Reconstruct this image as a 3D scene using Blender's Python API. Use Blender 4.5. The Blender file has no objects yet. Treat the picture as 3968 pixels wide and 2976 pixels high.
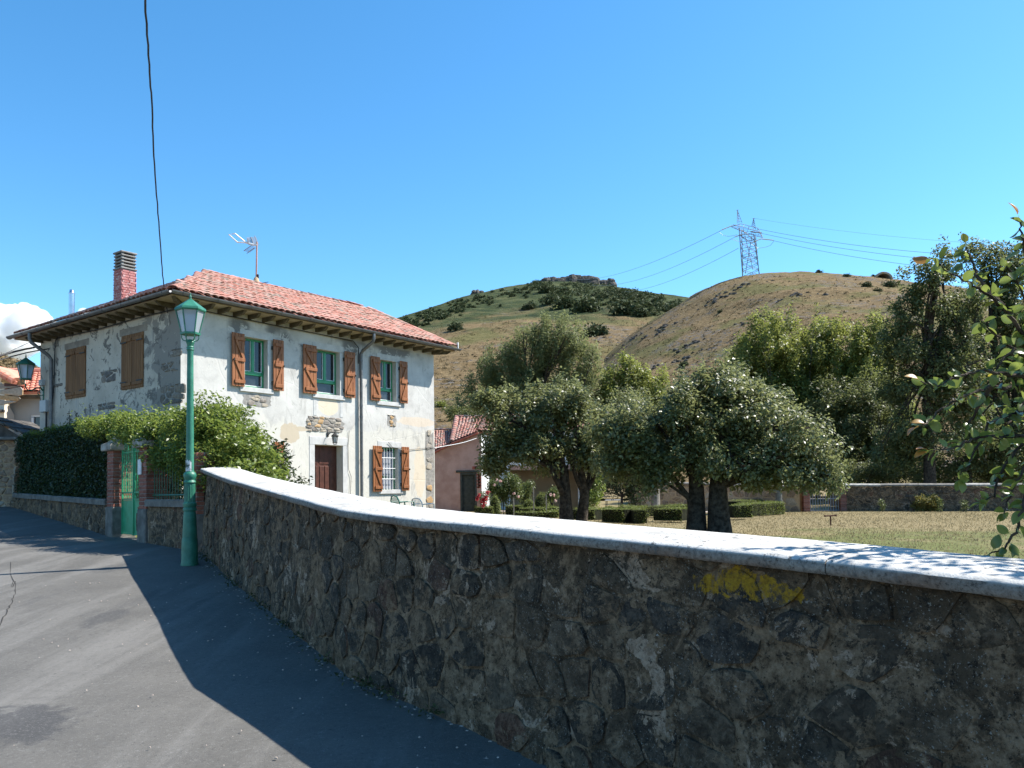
import bpy, math, random
import numpy as np
from mathutils import Vector, Matrix

# ------------------------------------------------------------------ camera, sky, sun, exposure
sc = bpy.context.scene
COL = sc.collection
PITCH, ROLL, EYE = math.radians(2.4), math.radians(-0.8), 1.6
FOC, CX, CY = 3100.0, 1984.0, 1770.0
_u0 = np.array([0, -math.sin(PITCH), math.cos(PITCH)])
FW = np.array([0, math.cos(PITCH), math.sin(PITCH)])
RT = math.cos(ROLL) * np.array([1.0, 0, 0]) + math.sin(ROLL) * _u0
UP = -math.sin(ROLL) * np.array([1.0, 0, 0]) + math.cos(ROLL) * _u0
cam_data = bpy.data.cameras.new("camera")
cam_data.sensor_width = 36.0
cam_data.lens = 36.0 * FOC / 3968.0
cam_data.shift_y = (CY - 1488.0) / 3968.0
cam_data.clip_start, cam_data.clip_end = 0.05, 9000.0
cam = bpy.data.objects.new("camera", cam_data)
COL.objects.link(cam)
_m = Matrix.Identity(4)
for i in range(3):
    _m[i][0], _m[i][1], _m[i][2] = RT[i], UP[i], -FW[i]
_m[2][3] = EYE
cam.matrix_world = _m
sc.camera = cam

SUN_AZ, SUN_EL = math.radians(14.0), math.radians(49.5)      # measured from +X towards +Y
SUN_DIR = Vector((math.cos(SUN_EL) * math.cos(SUN_AZ), math.cos(SUN_EL) * math.sin(SUN_AZ), math.sin(SUN_EL)))
w = bpy.data.worlds.new("World"); sc.world = w; w.use_nodes = True
nt = w.node_tree; nt.nodes.clear()
sky = nt.nodes.new("ShaderNodeTexSky"); sky.sky_type = 'NISHITA'; sky.sun_disc = False
sky.sun_elevation = SUN_EL; sky.sun_rotation = math.pi / 2 - SUN_AZ
sky.altitude = 1100.0; sky.air_density = 1.0; sky.dust_density = 0.5; sky.ozone_density = 3.0
hs = nt.nodes.new("ShaderNodeHueSaturation"); hs.inputs['Saturation'].default_value = 1.25; hs.inputs['Hue'].default_value = 0.491
bg = nt.nodes.new("ShaderNodeBackground"); bg.inputs['Strength'].default_value = 0.128
wo = nt.nodes.new("ShaderNodeOutputWorld")
nt.links.new(sky.outputs[0], hs.inputs['Color']); nt.links.new(hs.outputs[0], bg.inputs[0]); nt.links.new(bg.outputs[0], wo.inputs[0])
sl = bpy.data.lights.new("sun", 'SUN'); sl.energy = 5.0; sl.angle = math.radians(0.53); sl.color = (1.0, 0.955, 0.88)
sun = bpy.data.objects.new("sun", sl); COL.objects.link(sun)
sun.rotation_euler = SUN_DIR.to_track_quat('Z', 'Y').to_euler(); sun.location = (30, 10, 40)
sc.view_settings.view_transform = 'Standard'; sc.view_settings.look = 'None'
sc.view_settings.exposure = 1.1; sc.view_settings.gamma = 1.0
sc.render.engine = 'CYCLES'
sc.cycles.use_denoising = True
sc.cycles.max_bounces = 12; sc.cycles.volume_bounces = 12; sc.cycles.diffuse_bounces = 3; sc.cycles.glossy_bounces = 2
sc.cycles.transmission_bounces = 3; sc.cycles.transparent_max_bounces = 16
sc.cycles.sample_clamp_indirect = 4.0

# ------------------------------------------------------------------ measuring helpers
def ray(x, y):
    return (x - CX) / FOC * RT + (CY - y) / FOC * UP + FW
def at(x, y, Y):
    d = ray(x, y); d = d * (Y / d[1]); return Vector((d[0], d[1], d[2] + EYE))
def on_z(x, y, z):
    d = ray(x, y); d = d * ((z - EYE) / d[2]); return Vector((d[0], d[1], z))

# ------------------------------------------------------------------ objects
def link(o, parent=None):
    COL.objects.link(o)
    if parent is not None: o.parent = parent
    return o
def tag(o, label=None, cat=None, group=None, kind=None):
    if label: o['label'] = label
    if cat: o['category'] = cat
    if group: o['group'] = group
    if kind: o['kind'] = kind
    return o
def empty(name, loc=(0, 0, 0), rz=0.0, parent=None):
    o = bpy.data.objects.new(name, None); o.location = loc; o.rotation_euler = (0, 0, rz)
    o.empty_display_size = 0.2
    return link(o, parent)
def np_mesh(name, V, F, mat=None, smooth=False):
    V = np.asarray(V, dtype=np.float32).reshape(-1, 3); F = np.asarray(F, dtype=np.int32)
    me = bpy.data.meshes.new(name)
    n, k = F.shape
    me.vertices.add(len(V)); me.vertices.foreach_set("co", V.ravel())
    me.loops.add(n * k); me.loops.foreach_set("vertex_index", F.ravel())
    me.polygons.add(n)
    me.polygons.foreach_set("loop_start", np.arange(0, n * k, k, dtype=np.int32))
    me.polygons.foreach_set("loop_total", np.full(n, k, dtype=np.int32))
    if smooth: me.polygons.foreach_set("use_smooth", np.ones(n, dtype=bool))
    me.update(calc_edges=True); me.validate()
    if mat: me.materials.append(mat)
    return me
def np_obj(name, V, F, mat, parent=None, smooth=False):
    return link(bpy.data.objects.new(name, np_mesh(name, V, F, mat, smooth)), parent)

class MB:
    """collects faces, then links them as one mesh object"""
    def __init__(s): s.v = []; s.f = []
    def add(s, vs, fs):
        o = len(s.v); s.v += [tuple(p) for p in vs]; s.f += [tuple(i + o for i in f) for f in fs]; return s
    def quad(s, a, b, c, d): return s.add([a, b, c, d], [(0, 1, 2, 3)])
    def box(s, c, d, M=None, taper=1.0):
        x, y, z = d[0] / 2, d[1] / 2, d[2] / 2; t = taper
        vs = [(-x, -y, -z), (x, -y, -z), (x, y, -z), (-x, y, -z), (-x * t, -y * t, z), (x * t, -y * t, z), (x * t, y * t, z), (-x * t, y * t, z)]
        vs = [Vector(p) for p in vs]
        if M is not None: vs = [M @ p for p in vs]
        c = Vector(c)
        return s.add([p + c for p in vs], [(3, 2, 1, 0), (4, 5, 6, 7), (0, 1, 5, 4), (1, 2, 6, 5), (2, 3, 7, 6), (3, 0, 4, 7)])
    def bev(s, c, d, b=0.01, M=None):
        """box with chamfered edges"""
        X, Y, Z = d[0] / 2, d[1] / 2, d[2] / 2; b = min(b, X * .8, Y * .8, Z * .8)
        pts = []; idx = {}
        for sx in (-1, 1):
            for sy in (-1, 1):
                for sz in (-1, 1):
                    for k, p in enumerate(((X, Y - b, Z - b), (X - b, Y, Z - b), (X - b, Y - b, Z))):
                        idx[sx, sy, sz, k] = len(pts); pts.append(Vector((sx * p[0], sy * p[1], sz * p[2])))
        F = []
        I = lambda *a: idx[a]
        for q in (-1, 1):
            F.append((I(q, -1, -1, 0), I(q, 1, -1, 0), I(q, 1, 1, 0), I(q, -1, 1, 0)))
            F.append((I(-1, q, -1, 1), I(1, q, -1, 1), I(1, q, 1, 1), I(-1, q, 1, 1)))
            F.append((I(-1, -1, q, 2), I(1, -1, q, 2), I(1, 1, q, 2), I(-1, 1, q, 2)))
            for r in (-1, 1):
                F.append((I(q, r, -1, 0), I(q, r, -1, 1), I(q, r, 1, 1), I(q, r, 1, 0)))
                F.append((I(q, -1, r, 0), I(q, -1, r, 2), I(q, 1, r, 2), I(q, 1, r, 0)))
                F.append((I(-1, q, r, 1), I(-1, q, r, 2), I(1, q, r, 2), I(1, q, r, 1)))
                for t in (-1, 1): F.append((I(q, r, t, 0), I(q, r, t, 1), I(q, r, t, 2)))
        if M is not None: pts = [M @ p for p in pts]
        c = Vector(c)
        return s.add([p + c for p in pts], F)
    def tube(s, path, r, n=8, caps=True):
        path = [Vector(p) for p in path]; m = len(path)
        rs = r if hasattr(r, '__len__') else [r] * m
        vs = []; up = Vector((0, 0, 1))
        prev = None
        for i, p in enumerate(path):
            t = (path[min(i + 1, m - 1)] - path[max(i - 1, 0)])
            if t.length < 1e-9: t = Vector((0, 0, 1))
            t.normalize()
            if prev is None:
                a = t.cross(up)
                if a.length < 1e-3: a = t.cross(Vector((1, 0, 0)))
            else:
                a = prev - t * prev.dot(t)
                if a.length < 1e-6: a = t.cross(Vector((1, 0, 0)))
            a.normalize(); prev = a; b = t.cross(a)
            for k in range(n):
                w_ = 2 * math.pi * k / n
                vs.append(p + (a * math.cos(w_) + b * math.sin(w_)) * rs[i])
        fs = [(i * n + k, i * n + (k + 1) % n, (i + 1) * n + (k + 1) % n, (i + 1) * n + k) for i in range(m - 1) for k in range(n)]
        if caps: fs += [tuple(range(n - 1, -1, -1)), tuple((m - 1) * n + k for k in range(n))]
        return s.add(vs, fs)
    def lathe(s, prof, n=16, c=(0, 0, 0), flute=None):
        """prof: (r, z) list; flute: (z0, z1, depth) adds grooves"""
        vs = []
        for r, z in prof:
            for k in range(n):
                a = 2 * math.pi * (k + .5) / n; rr = r
                if flute and flute[0] <= z <= flute[1] and k % 2: rr = r - flute[2]
                vs.append((c[0] + rr * math.cos(a), c[1] + rr * math.sin(a), c[2] + z))
        fs = [(i * n + k, i * n + (k + 1) % n, (i + 1) * n + (k + 1) % n, (i + 1) * n + k) for i in range(len(prof) - 1) for k in range(n)]
        fs += [tuple(range(n - 1, -1, -1)), tuple((len(prof) - 1) * n + k for k in range(n))]
        return s.add(vs, fs)
    def build(s, name, mat, parent=None, smooth=False):
        me = bpy.data.meshes.new(name); me.from_pydata(s.v, [], s.f)
        if smooth:
            me.polygons.foreach_set("use_smooth", np.ones(len(me.polygons), dtype=bool))
            me.set_sharp_from_angle(angle=math.radians(38))
        me.update()
        if mat: me.materials.append(mat)
        return link(bpy.data.objects.new(name, me), parent)

# smooth value noise for shaping geometry
def vnoise(x, y, seed=0):
    x = np.asarray(x, float); y = np.asarray(y, float)
    xi = np.floor(x).astype(np.int64); yi = np.floor(y).astype(np.int64); fx = x - xi; fy = y - yi
    fx = fx * fx * (3 - 2 * fx); fy = fy * fy * (3 - 2 * fy)
    def h(a, b):
        n = (a * 374761393 + b * 668265263 + seed * 974634777) & 0x7fffffff
        n = ((n ^ (n >> 13)) * 1274126177) & 0x7fffffff
        return ((n ^ (n >> 16)) & 0xffff) / 65535.0
    return (h(xi, yi) * (1 - fx) + h(xi + 1, yi) * fx) * (1 - fy) + (h(xi, yi + 1) * (1 - fx) + h(xi + 1, yi + 1) * fx) * fy
def fbm(x, y, seed=0, oct=4):
    v = 0; a = .5
    for k in range(oct): v = v + a * (vnoise(x, y, seed + k) - .5); x = x * 2.03; y = y * 2.03; a *= .5
    return v
def sstep(t): t = np.clip(t, 0, 1); return t * t * (3 - 2 * t)
# ------------------------------------------------------------------ materials
class Mt:
    def __init__(s, name, rough=0.8, spec=0.3):
        s.m = bpy.data.materials.new(name); s.m.use_nodes = True
        s.t = s.m.node_tree; s.b = s.t.nodes['Principled BSDF']; s.out = s.t.nodes['Material Output']
        s.b.inputs['Roughness'].default_value = rough
        s.b.inputs['Specular IOR Level'].default_value = spec
        s.geo = s.t.nodes.new('ShaderNodeNewGeometry'); s.pos = s.geo.outputs['Position']
        s._obj = None
    def n(s, typ): return s.t.nodes.new(typ)
    def put(s, sock, v):
        if hasattr(v, 'is_output'): s.t.links.new(v, sock)
        elif isinstance(v, (tuple, list)): sock.default_value = (*v, 1.0) if (len(v) == 3 and sock.type == 'RGBA') else v
        else: sock.default_value = v
    def objco(s):
        if s._obj is None: s._obj = s.n('ShaderNodeTexCoord').outputs['Object']
        return s._obj
    def scl(s, vec, sc_):
        q = s.n('ShaderNodeMapping'); s.put(q.inputs['Vector'], vec); q.inputs['Scale'].default_value = sc_; return q.outputs[0]
    def noise(s, scale, detail=4, rough=.55, dist=0, vec=None):
        q = s.n('ShaderNodeTexNoise'); s.put(q.inputs['Vector'], vec or s.pos)
        q.inputs['Scale'].default_value = scale; q.inputs['Detail'].default_value = detail
        q.inputs['Roughness'].default_value = rough; q.inputs['Distortion'].default_value = dist; return q.outputs['Fac']
    def voro(s, scale, feat='F1', vec=None, out='Distance', rnd=1.0):
        q = s.n('ShaderNodeTexVoronoi'); q.feature = feat; s.put(q.inputs['Vector'], vec or s.pos)
        q.inputs['Scale'].default_value = scale; q.inputs['Randomness'].default_value = rnd; return q.outputs[out]
    def ramp(s, f, stops, interp='LINEAR'):
        q = s.n('ShaderNodeValToRGB'); q.color_ramp.interpolation = interp; s.put(q.inputs[0], f)
        e = q.color_ramp.elements
        while len(e) < len(stops): e.new(.5)
        for k, (p, c) in enumerate(stops):
            e[k].position = p; e[k].color = (c, c, c, 1) if not hasattr(c, '__len__') else (*c, 1)
        return q.outputs[0]
    def mix(s, f, a, b, mode='MIX'):
        q = s.n('ShaderNodeMix'); q.data_type = 'RGBA'; q.blend_type = mode
        s.put(q.inputs[0], f); s.put(q.inputs[6], a); s.put(q.inputs[7], b); return q.outputs[2]
    def math(s, op, a, b=0.0, c=None, clamp=False):
        q = s.n('ShaderNodeMath'); q.operation = op; q.use_clamp = clamp; s.put(q.inputs[0], a); s.put(q.inputs[1], b)
        if c is not None: s.put(q.inputs[2], c)
        return q.outputs[0]
    def sep(s, vec):
        q = s.n('ShaderNodeSeparateXYZ'); s.put(q.inputs[0], vec); return q.outputs
    def mask(s, f, lo, hi):
        q = s.n('ShaderNodeMapRange'); q.interpolation_type = 'SMOOTHSTEP'; s.put(q.inputs[0], f)
        q.inputs[1].default_value = lo; q.inputs[2].default_value = hi; return q.outputs[0]
    def rnd(s):
        o = s.n('ShaderNodeObjectInfo').outputs['Random']; i = s.geo.outputs['Random Per Island']
        return s.math('FRACT', s.math('ADD', o, i))
    def col(s, c): s.put(s.b.inputs['Base Color'], c); return s
    def bump(s, h, strength=.4, dist=.02):
        q = s.n('ShaderNodeBump'); q.inputs['Strength'].default_value = strength; q.inputs['Distance'].default_value = dist
        s.put(q.inputs['Height'], h); s.t.links.new(q.outputs[0], s.b.inputs['Normal']); return s
    def rough(s, v): s.put(s.b.inputs['Roughness'], v); return s
def simple(name, a, b, scale=6, rough=.75, spec=.3, bump=.25, bscale=60, bd=.006, metal=0):
    m = Mt(name, rough, spec); m.b.inputs['Metallic'].default_value = metal
    m.col(m.mix(m.mask(m.noise(scale, 5, .6), .3, .7), a, b))
    if bump: m.bump(m.noise(bscale, 4, .6), bump, bd)
    return m.m
def leafmat(name, dark, mid, light, trans=.35, rough=.42, spec=.5, hue_noise=.5):
    m = Mt(name, rough, spec)
    c = m.ramp(m.rnd(), [(0, dark), (.55, mid), (1, light)])
    c = m.mix(m.mask(m.noise(hue_noise, 3), .35, .7), c, m.mix(.5, c, mid))
    m.col(c)
    tr = m.n('ShaderNodeBsdfTranslucent'); m.put(tr.inputs[0], m.mix(.45, c, light))
    ms = m.n('ShaderNodeMixShader'); ms.inputs[0].default_value = trans
    m.t.links.new(m.b.outputs[0], ms.inputs[1]); m.t.links.new(tr.outputs[0], ms.inputs[2]); m.t.links.new(ms.outputs[0], m.out.inputs[0])
    return m.m

MAT = {}
def rubble_mats():
    # mortar of the near wall: brown-grey with pale lichen, dark damp stains and old render
    def yellow(m, c):
        p = m.sep(m.pos); nz = m.noise(7, 7, .72, .4)
        # two brush strokes of old yellow paint below the coping
        dx = m.math('SUBTRACT', p[0], 1.07); dz = m.math('SUBTRACT', p[2], 1.15)
        dz = m.math('ADD', dz, m.math('MULTIPLY', m.math('ABSOLUTE', dx), .18))
        e = m.math('ADD', m.math('POWER', m.math('DIVIDE', dx, .17), 2.0), m.math('POWER', m.math('DIVIDE', dz, .07), 2.0))
        e = m.math('ADD', e, m.math('MULTIPLY', m.math('SUBTRACT', nz, .5), 7.5))
        k_ = m.math('MULTIPLY', m.mask(e, 1.0, .80), m.mask(m.noise(16, 7, .78), .60, .48)); return m.mix(m.math('MULTIPLY', k_, .9), c, m.mix(m.mask(m.noise(34, 6, .75), .35, .65), (.26, .15, .018), (.52, .31, .02)))
    def lichen(m, c, amt=1.0):
        sp = m.math('MULTIPLY', m.mask(m.noise(75, 4, .75), .60, .64), m.mask(m.noise(2.6, 5, .7), .47, .56))
        c = m.mix(m.math('MULTIPLY', sp, .8 * amt), c, (.36, .345, .31))
        big = m.math('MULTIPLY', m.mask(m.noise(17, 5, .65, .4), .70, .735), m.mask(m.noise(1.4, 2), .5, .6))
        return m.mix(m.math('MULTIPLY', big, .85 * amt), c, (.46, .45, .42))
    def MORT(m):
        c = m.ramp(m.noise(11, 10, .82), [(.36, (.044, .030, .018)), (.45, (.150, .102, .062)), (.54, (.255, .178, .112)), (.66, (.37, .268, .175))])
        c = m.mix(m.math('MULTIPLY', m.mask(m.noise(2.6, 8, .72, .4), .50, .56), .72), c, (.038, .029, .020))   # black crust
        c = m.mix(m.mask(m.noise(2.1, 9, .68, 1.0), .575, .587), c, m.mix(m.mask(m.noise(26, 7, .8), .38, .62), (.24, .172, .118), (.46, .345, .25)))   # flakes of old lime render
        return m.mix(m.math('MULTIPLY', m.mask(m.noise(27, 7, .82), .545, .59), .85), c, (.020, .015, .011))
    m = Mt('rubble_mortar', .93, .15)
    c = MORT(m)
    m.col(yellow(m, lichen(m, c)))
    h = m.math('ADD', m.noise(14, 8, .7), m.math('MULTIPLY', m.noise(70, 4, .7), .35))
    m.bump(h, 1.0, .045); MAT['mortar'] = m.m
    m = Mt('rubble_stone', .9, .2)
    r = m.rnd()
    base = m.ramp(r, [(0, (.070, .056, .040)), (.16, (.13, .092, .058)), (.30, (.070, .062, .055)), (.44, (.16, .108, .064)), (.56, (.085, .067, .046)), (.68, (.18, .080, .048)), (.76, (.23, .165, .105)), (.9, (.046, .037, .028))], 'CONSTANT')
    st = m.noise(17, 9, .8, .4)
    c = m.mix(m.mask(st, .38, .62), m.mix(1, base, (.38, .38, .38), 'MULTIPLY'), m.mix(.35, base, (.24, .185, .13)))
    c = m.mix(m.math('MULTIPLY', m.mask(m.noise(1.1, 4, .6), .45, .6), .45), c, (.026, .024, .021))
    smear = m.mask(m.noise(5.0, 8, .74, .5), .49, .52)
    c = m.mix(m.math('MULTIPLY', smear, .92), c, MORT(m))                                  # mortar smeared over the stone
    m.col(yellow(m, lichen(m, c, 1.0)))
    h = m.math('ADD', m.noise(20, 8, .7, .5), m.math('MULTIPLY', m.noise(85, 4, .7), .3))
    m.bump(h, 1.0, .04); MAT['stone'] = m.m
    # warm stones of the outer buildings
    for nm, cols in (('warm_stone', ((.30, .19, .11), (.36, .25, .16), (.22, .15, .10), (.40, .33, .25))), ('quoin_stone', ((.33, .30, .26), (.42, .36, .28), (.22, .19, .165), (.46, .28, .12))), ('grey_stone', ((.14, .12, .10), (.19, .16, .13), (.10, .09, .085), (.22, .18, .145)))):
        m = Mt(nm, .9, .2); b = m.ramp(m.rnd(), [(0, cols[0]), (.3, cols[1]), (.6, cols[2]), (.85, cols[3])], 'CONSTANT')
        m.col(m.mix(m.mask(m.noise(11, 6, .65), .3, .75), m.mix(.35, b, (.07, .06, .05)), m.mix(.25, b, (.5, .45, .38))))
        m.bump(m.noise(22, 6, .7), .7, .02); MAT[nm] = m.m
    # coping concrete
    m = Mt('coping_concrete', .9, .2)
    c = m.ramp(m.noise(3.2, 7, .65), [(.32, (.31, .295, .268)), (.45, (.45, .435, .405)), (.65, (.52, .505, .475))])
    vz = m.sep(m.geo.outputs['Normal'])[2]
    side = m.mask(vz, .75, .35)  # upright faces: rough concrete, darkened with their shade put into the colour
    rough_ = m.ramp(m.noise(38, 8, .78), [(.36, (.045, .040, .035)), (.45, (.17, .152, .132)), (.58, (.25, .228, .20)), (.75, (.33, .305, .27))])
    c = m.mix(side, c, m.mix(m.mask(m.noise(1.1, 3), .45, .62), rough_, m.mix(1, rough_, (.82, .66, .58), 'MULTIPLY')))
    sp = m.math('MULTIPLY', m.mask(m.noise(24, 7, .75, .4, m.scl(m.pos, (1, 1, .4))), .545, .60), m.mask(m.noise(1.6, 4, .6), .36, .54))
    c = m.mix(m.math('MULTIPLY', sp, .9), c, (.10, .097, .092))
    m.col(c); m.bump(m.math('ADD', m.noise(30, 7, .7), m.math('MULTIPLY', m.noise(120, 3), .4)), .55, .012); MAT['coping'] = m.m
def ground_mats():
    m = Mt('asphalt', .88, .25)
    p = m.scl(m.pos, (1, 1, 1))
    c = m.ramp(m.noise(1.1, 6, .6), [(.3, (.086, .081, .073)), (.55, (.106, .100, .090)), (.75, (.126, .119, .107))])
    # worn wheel tracks along the lane
    q = m.n('ShaderNodeMapping'); m.put(q.inputs[0], m.pos); q.inputs['Rotation'].default_value = (0, 0, math.radians(-28)); q.inputs['Scale'].default_value = (1.5, .16, 1)
    c = m.mix(m.mask(m.noise(1.0, 6, .65, .3, q.outputs[0]), .46, .66), c, m.mix(.5, c, (.185, .176, .162)))
    c = m.mix(m.math('MULTIPLY', m.mask(m.noise(1.7, 7, .7, .6, q.outputs[0]), .56, .68), .4), c, (.05, .05, .05))
    def blot(cx, cy, rx, ry, k, col):
        nonlocal c
        s_ = m.sep(m.pos)
        e = m.math('ADD', m.math('POWER', m.math('DIVIDE', m.math('SUBTRACT', s_[0], cx), rx), 2.0), m.math('POWER', m.math('DIVIDE', m.math('SUBTRACT', s_[1], cy), ry), 2.0))
        e = m.math('ADD', e, m.math('MULTIPLY', m.math('SUBTRACT', m.noise(5, 5, .65), .5), 3.0))
        c = m.mix(m.math('MULTIPLY', m.mask(e, 1.15, .55), k), c, col)
    b1 = on_z(415, 2440, .15); b2 = on_z(60, 2840, 0); b3 = on_z(430, 2262, .3)
    blot(b1.x, b1.y, .20, .42, .65, (.052, .051, .05)); blot(b2.x - .1, b2.y, .55, .42, .75, (.042, .042, .044)); blot(b3.x, b3.y, .25, .4, .4, (.06, .06, .06))
    ag = m.voro(230, 'F1'); c = m.mix(m.mask(ag, .32, .12), c, m.mix(m.noise(200, 2), (.04, .04, .04), (.20, .197, .19)))
    gr = m.noise(70, 6, .85)
    c = m.mix(m.mask(gr, .42, .30), c, m.mix(.45, c, (.02, .02, .02))); c = m.mix(m.mask(gr, .56, .66), c, m.mix(.6, c, (.27, .26, .245)))
    c = m.mix(m.mask(m.noise(26, 6, .85), .64, .68), c, (.26, .25, .235)); gm = m.noise(24, 5, .85); c = m.mix(m.mask(gm, .45, .3), c, m.mix(.7, c, (.03, .03, .03))); c = m.mix(m.mask(gm, .55, .68), c, m.mix(.55, c, (.20, .195, .185))); c = m.mix(m.math('MULTIPLY', m.mask(m.noise(6, 7, .7), .56, .66), .3), c, (.055, .054, .052))
    m.col(c); m.bump(m.math('ADD', m.noise(140, 4, .7), m.math('MULTIPLY', ag, .5)), .5, .006); MAT['asphalt'] = m.m
    m = Mt('roadside_dirt', .95, .1)
    m.col(m.ramp(m.noise(9, 7, .7), [(.3, (.035, .033, .026)), (.5, (.065, .058, .045)), (.7, (.11, .098, .078))])); m.bump(m.noise(40, 6, .7), .9, .02); MAT['dirt'] = m.m
    m = Mt('dry_lawn', .95, .1)
    n1 = m.noise(.22, 5, .6); n2 = m.noise(3.2, 6, .7, 0, m.scl(m.pos, (.7, 1.6, 1)))
    c = m.ramp(n2, [(.3, (.13, .104, .05)), (.5, (.195, .155, .08)), (.72, (.28, .228, .13))])
    g = m.ramp(n2, [(.3, (.07, .08, .026)), (.55, (.12, .128, .045)), (.75, (.175, .172, .07))])
    yy = m.sep(m.pos)[1]
    c = m.mix(m.mask(m.math('ADD', n1, m.math('MULTIPLY', m.math('SUBTRACT', 22.0, yy), .03)), .42, .60), c, g)
    m.col(c); m.bump(m.noise(25, 5, .7), .6, .03); MAT['lawn'] = m.m
    m = Mt('gravel_path', .95, .1); m.col(m.ramp(m.noise(14, 6, .7), [(.35, (.30, .25, .21)), (.6, (.42, .36, .31))])); m.bump(m.noise(60, 5), .6, .02); MAT['gravel'] = m.m
    m = Mt('valley_ground', .95, .1); m.col(m.ramp(m.noise(.09, 7, .65), [(.35, (.075, .075, .035)), (.5, (.16, .125, .065)), (.7, (.24, .185, .105))])); MAT['valley'] = m.m
    # dry hill: straw grass, heather, scree
    def hill(nm, k, green):
        m = Mt(nm, .97, .05)
        st = m.scl(m.pos, (k, k * 1.0, k * 2.6))
        a = m.noise(.42, 9, .76, .3, st)
        c = m.ramp(a, [(.30, (.070, .050, .026)), (.43, (.150, .105, .054)), (.54, (.205, .147, .078)), (.70, (.275, .205, .112))])
        c = m.mix(m.mask(m.noise(.045, 5, .6, .2, m.scl(m.pos, (k, k, k * 1.5))), .50, .62), c, m.ramp(a, [(.35, (.095, .088, .034)), (.65, (.175, .152, .068))]))
        rk = m.math('MULTIPLY', m.mask(m.noise(.55, 8, .75, .6, st), .50, .57), m.mask(m.noise(.05, 5, .65, .4, m.scl(m.pos, (k * 1.3, k, k * 2.2))), .505, .575))
        c = m.mix(rk, c, m.ramp(m.noise(1.4, 6, .75, 0, st), [(.36, (.035, .032, .03)), (.5, (.135, .125, .118)), (.68, (.27, .255, .24))]))
        tf = m.mask(m.noise(.95, 5, .7, 0, m.scl(m.pos, (k, k, k * 4))), .56, .66)
        c = m.mix(m.math('MULTIPLY', tf, .55), c, (.075, .060, .032))
        if green:
            z = m.sep(m.pos)[2]
            gz = m.math('ADD', m.math('MULTIPLY', z, 1 / 250.0), m.math('MULTIPLY', m.math('SUBTRACT', m.noise(.010, 7, .68), .5), .85))
            gm = m.mask(gz, .29, .45)
            c = m.mix(gm, c, m.ramp(m.noise(.05, 8, .72, .3), [(.36, (.026, .038, .018)), (.5, (.054, .068, .029)), (.64, (.105, .108, .050))]))
        m.col(c); m.bump(m.noise(.9, 7, .72, 0, st), .9, .9 / k); return m.m
    MAT['hill'] = hill('dry_hillside', 1.0, False); MAT['farhill'] = hill('far_hillside', .45, True)
    MAT['rock'] = simple('crag_rock', (.035, .031, .027), (.135, .122, .108), .5, .95, .1, .8, .6, .6)
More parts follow.
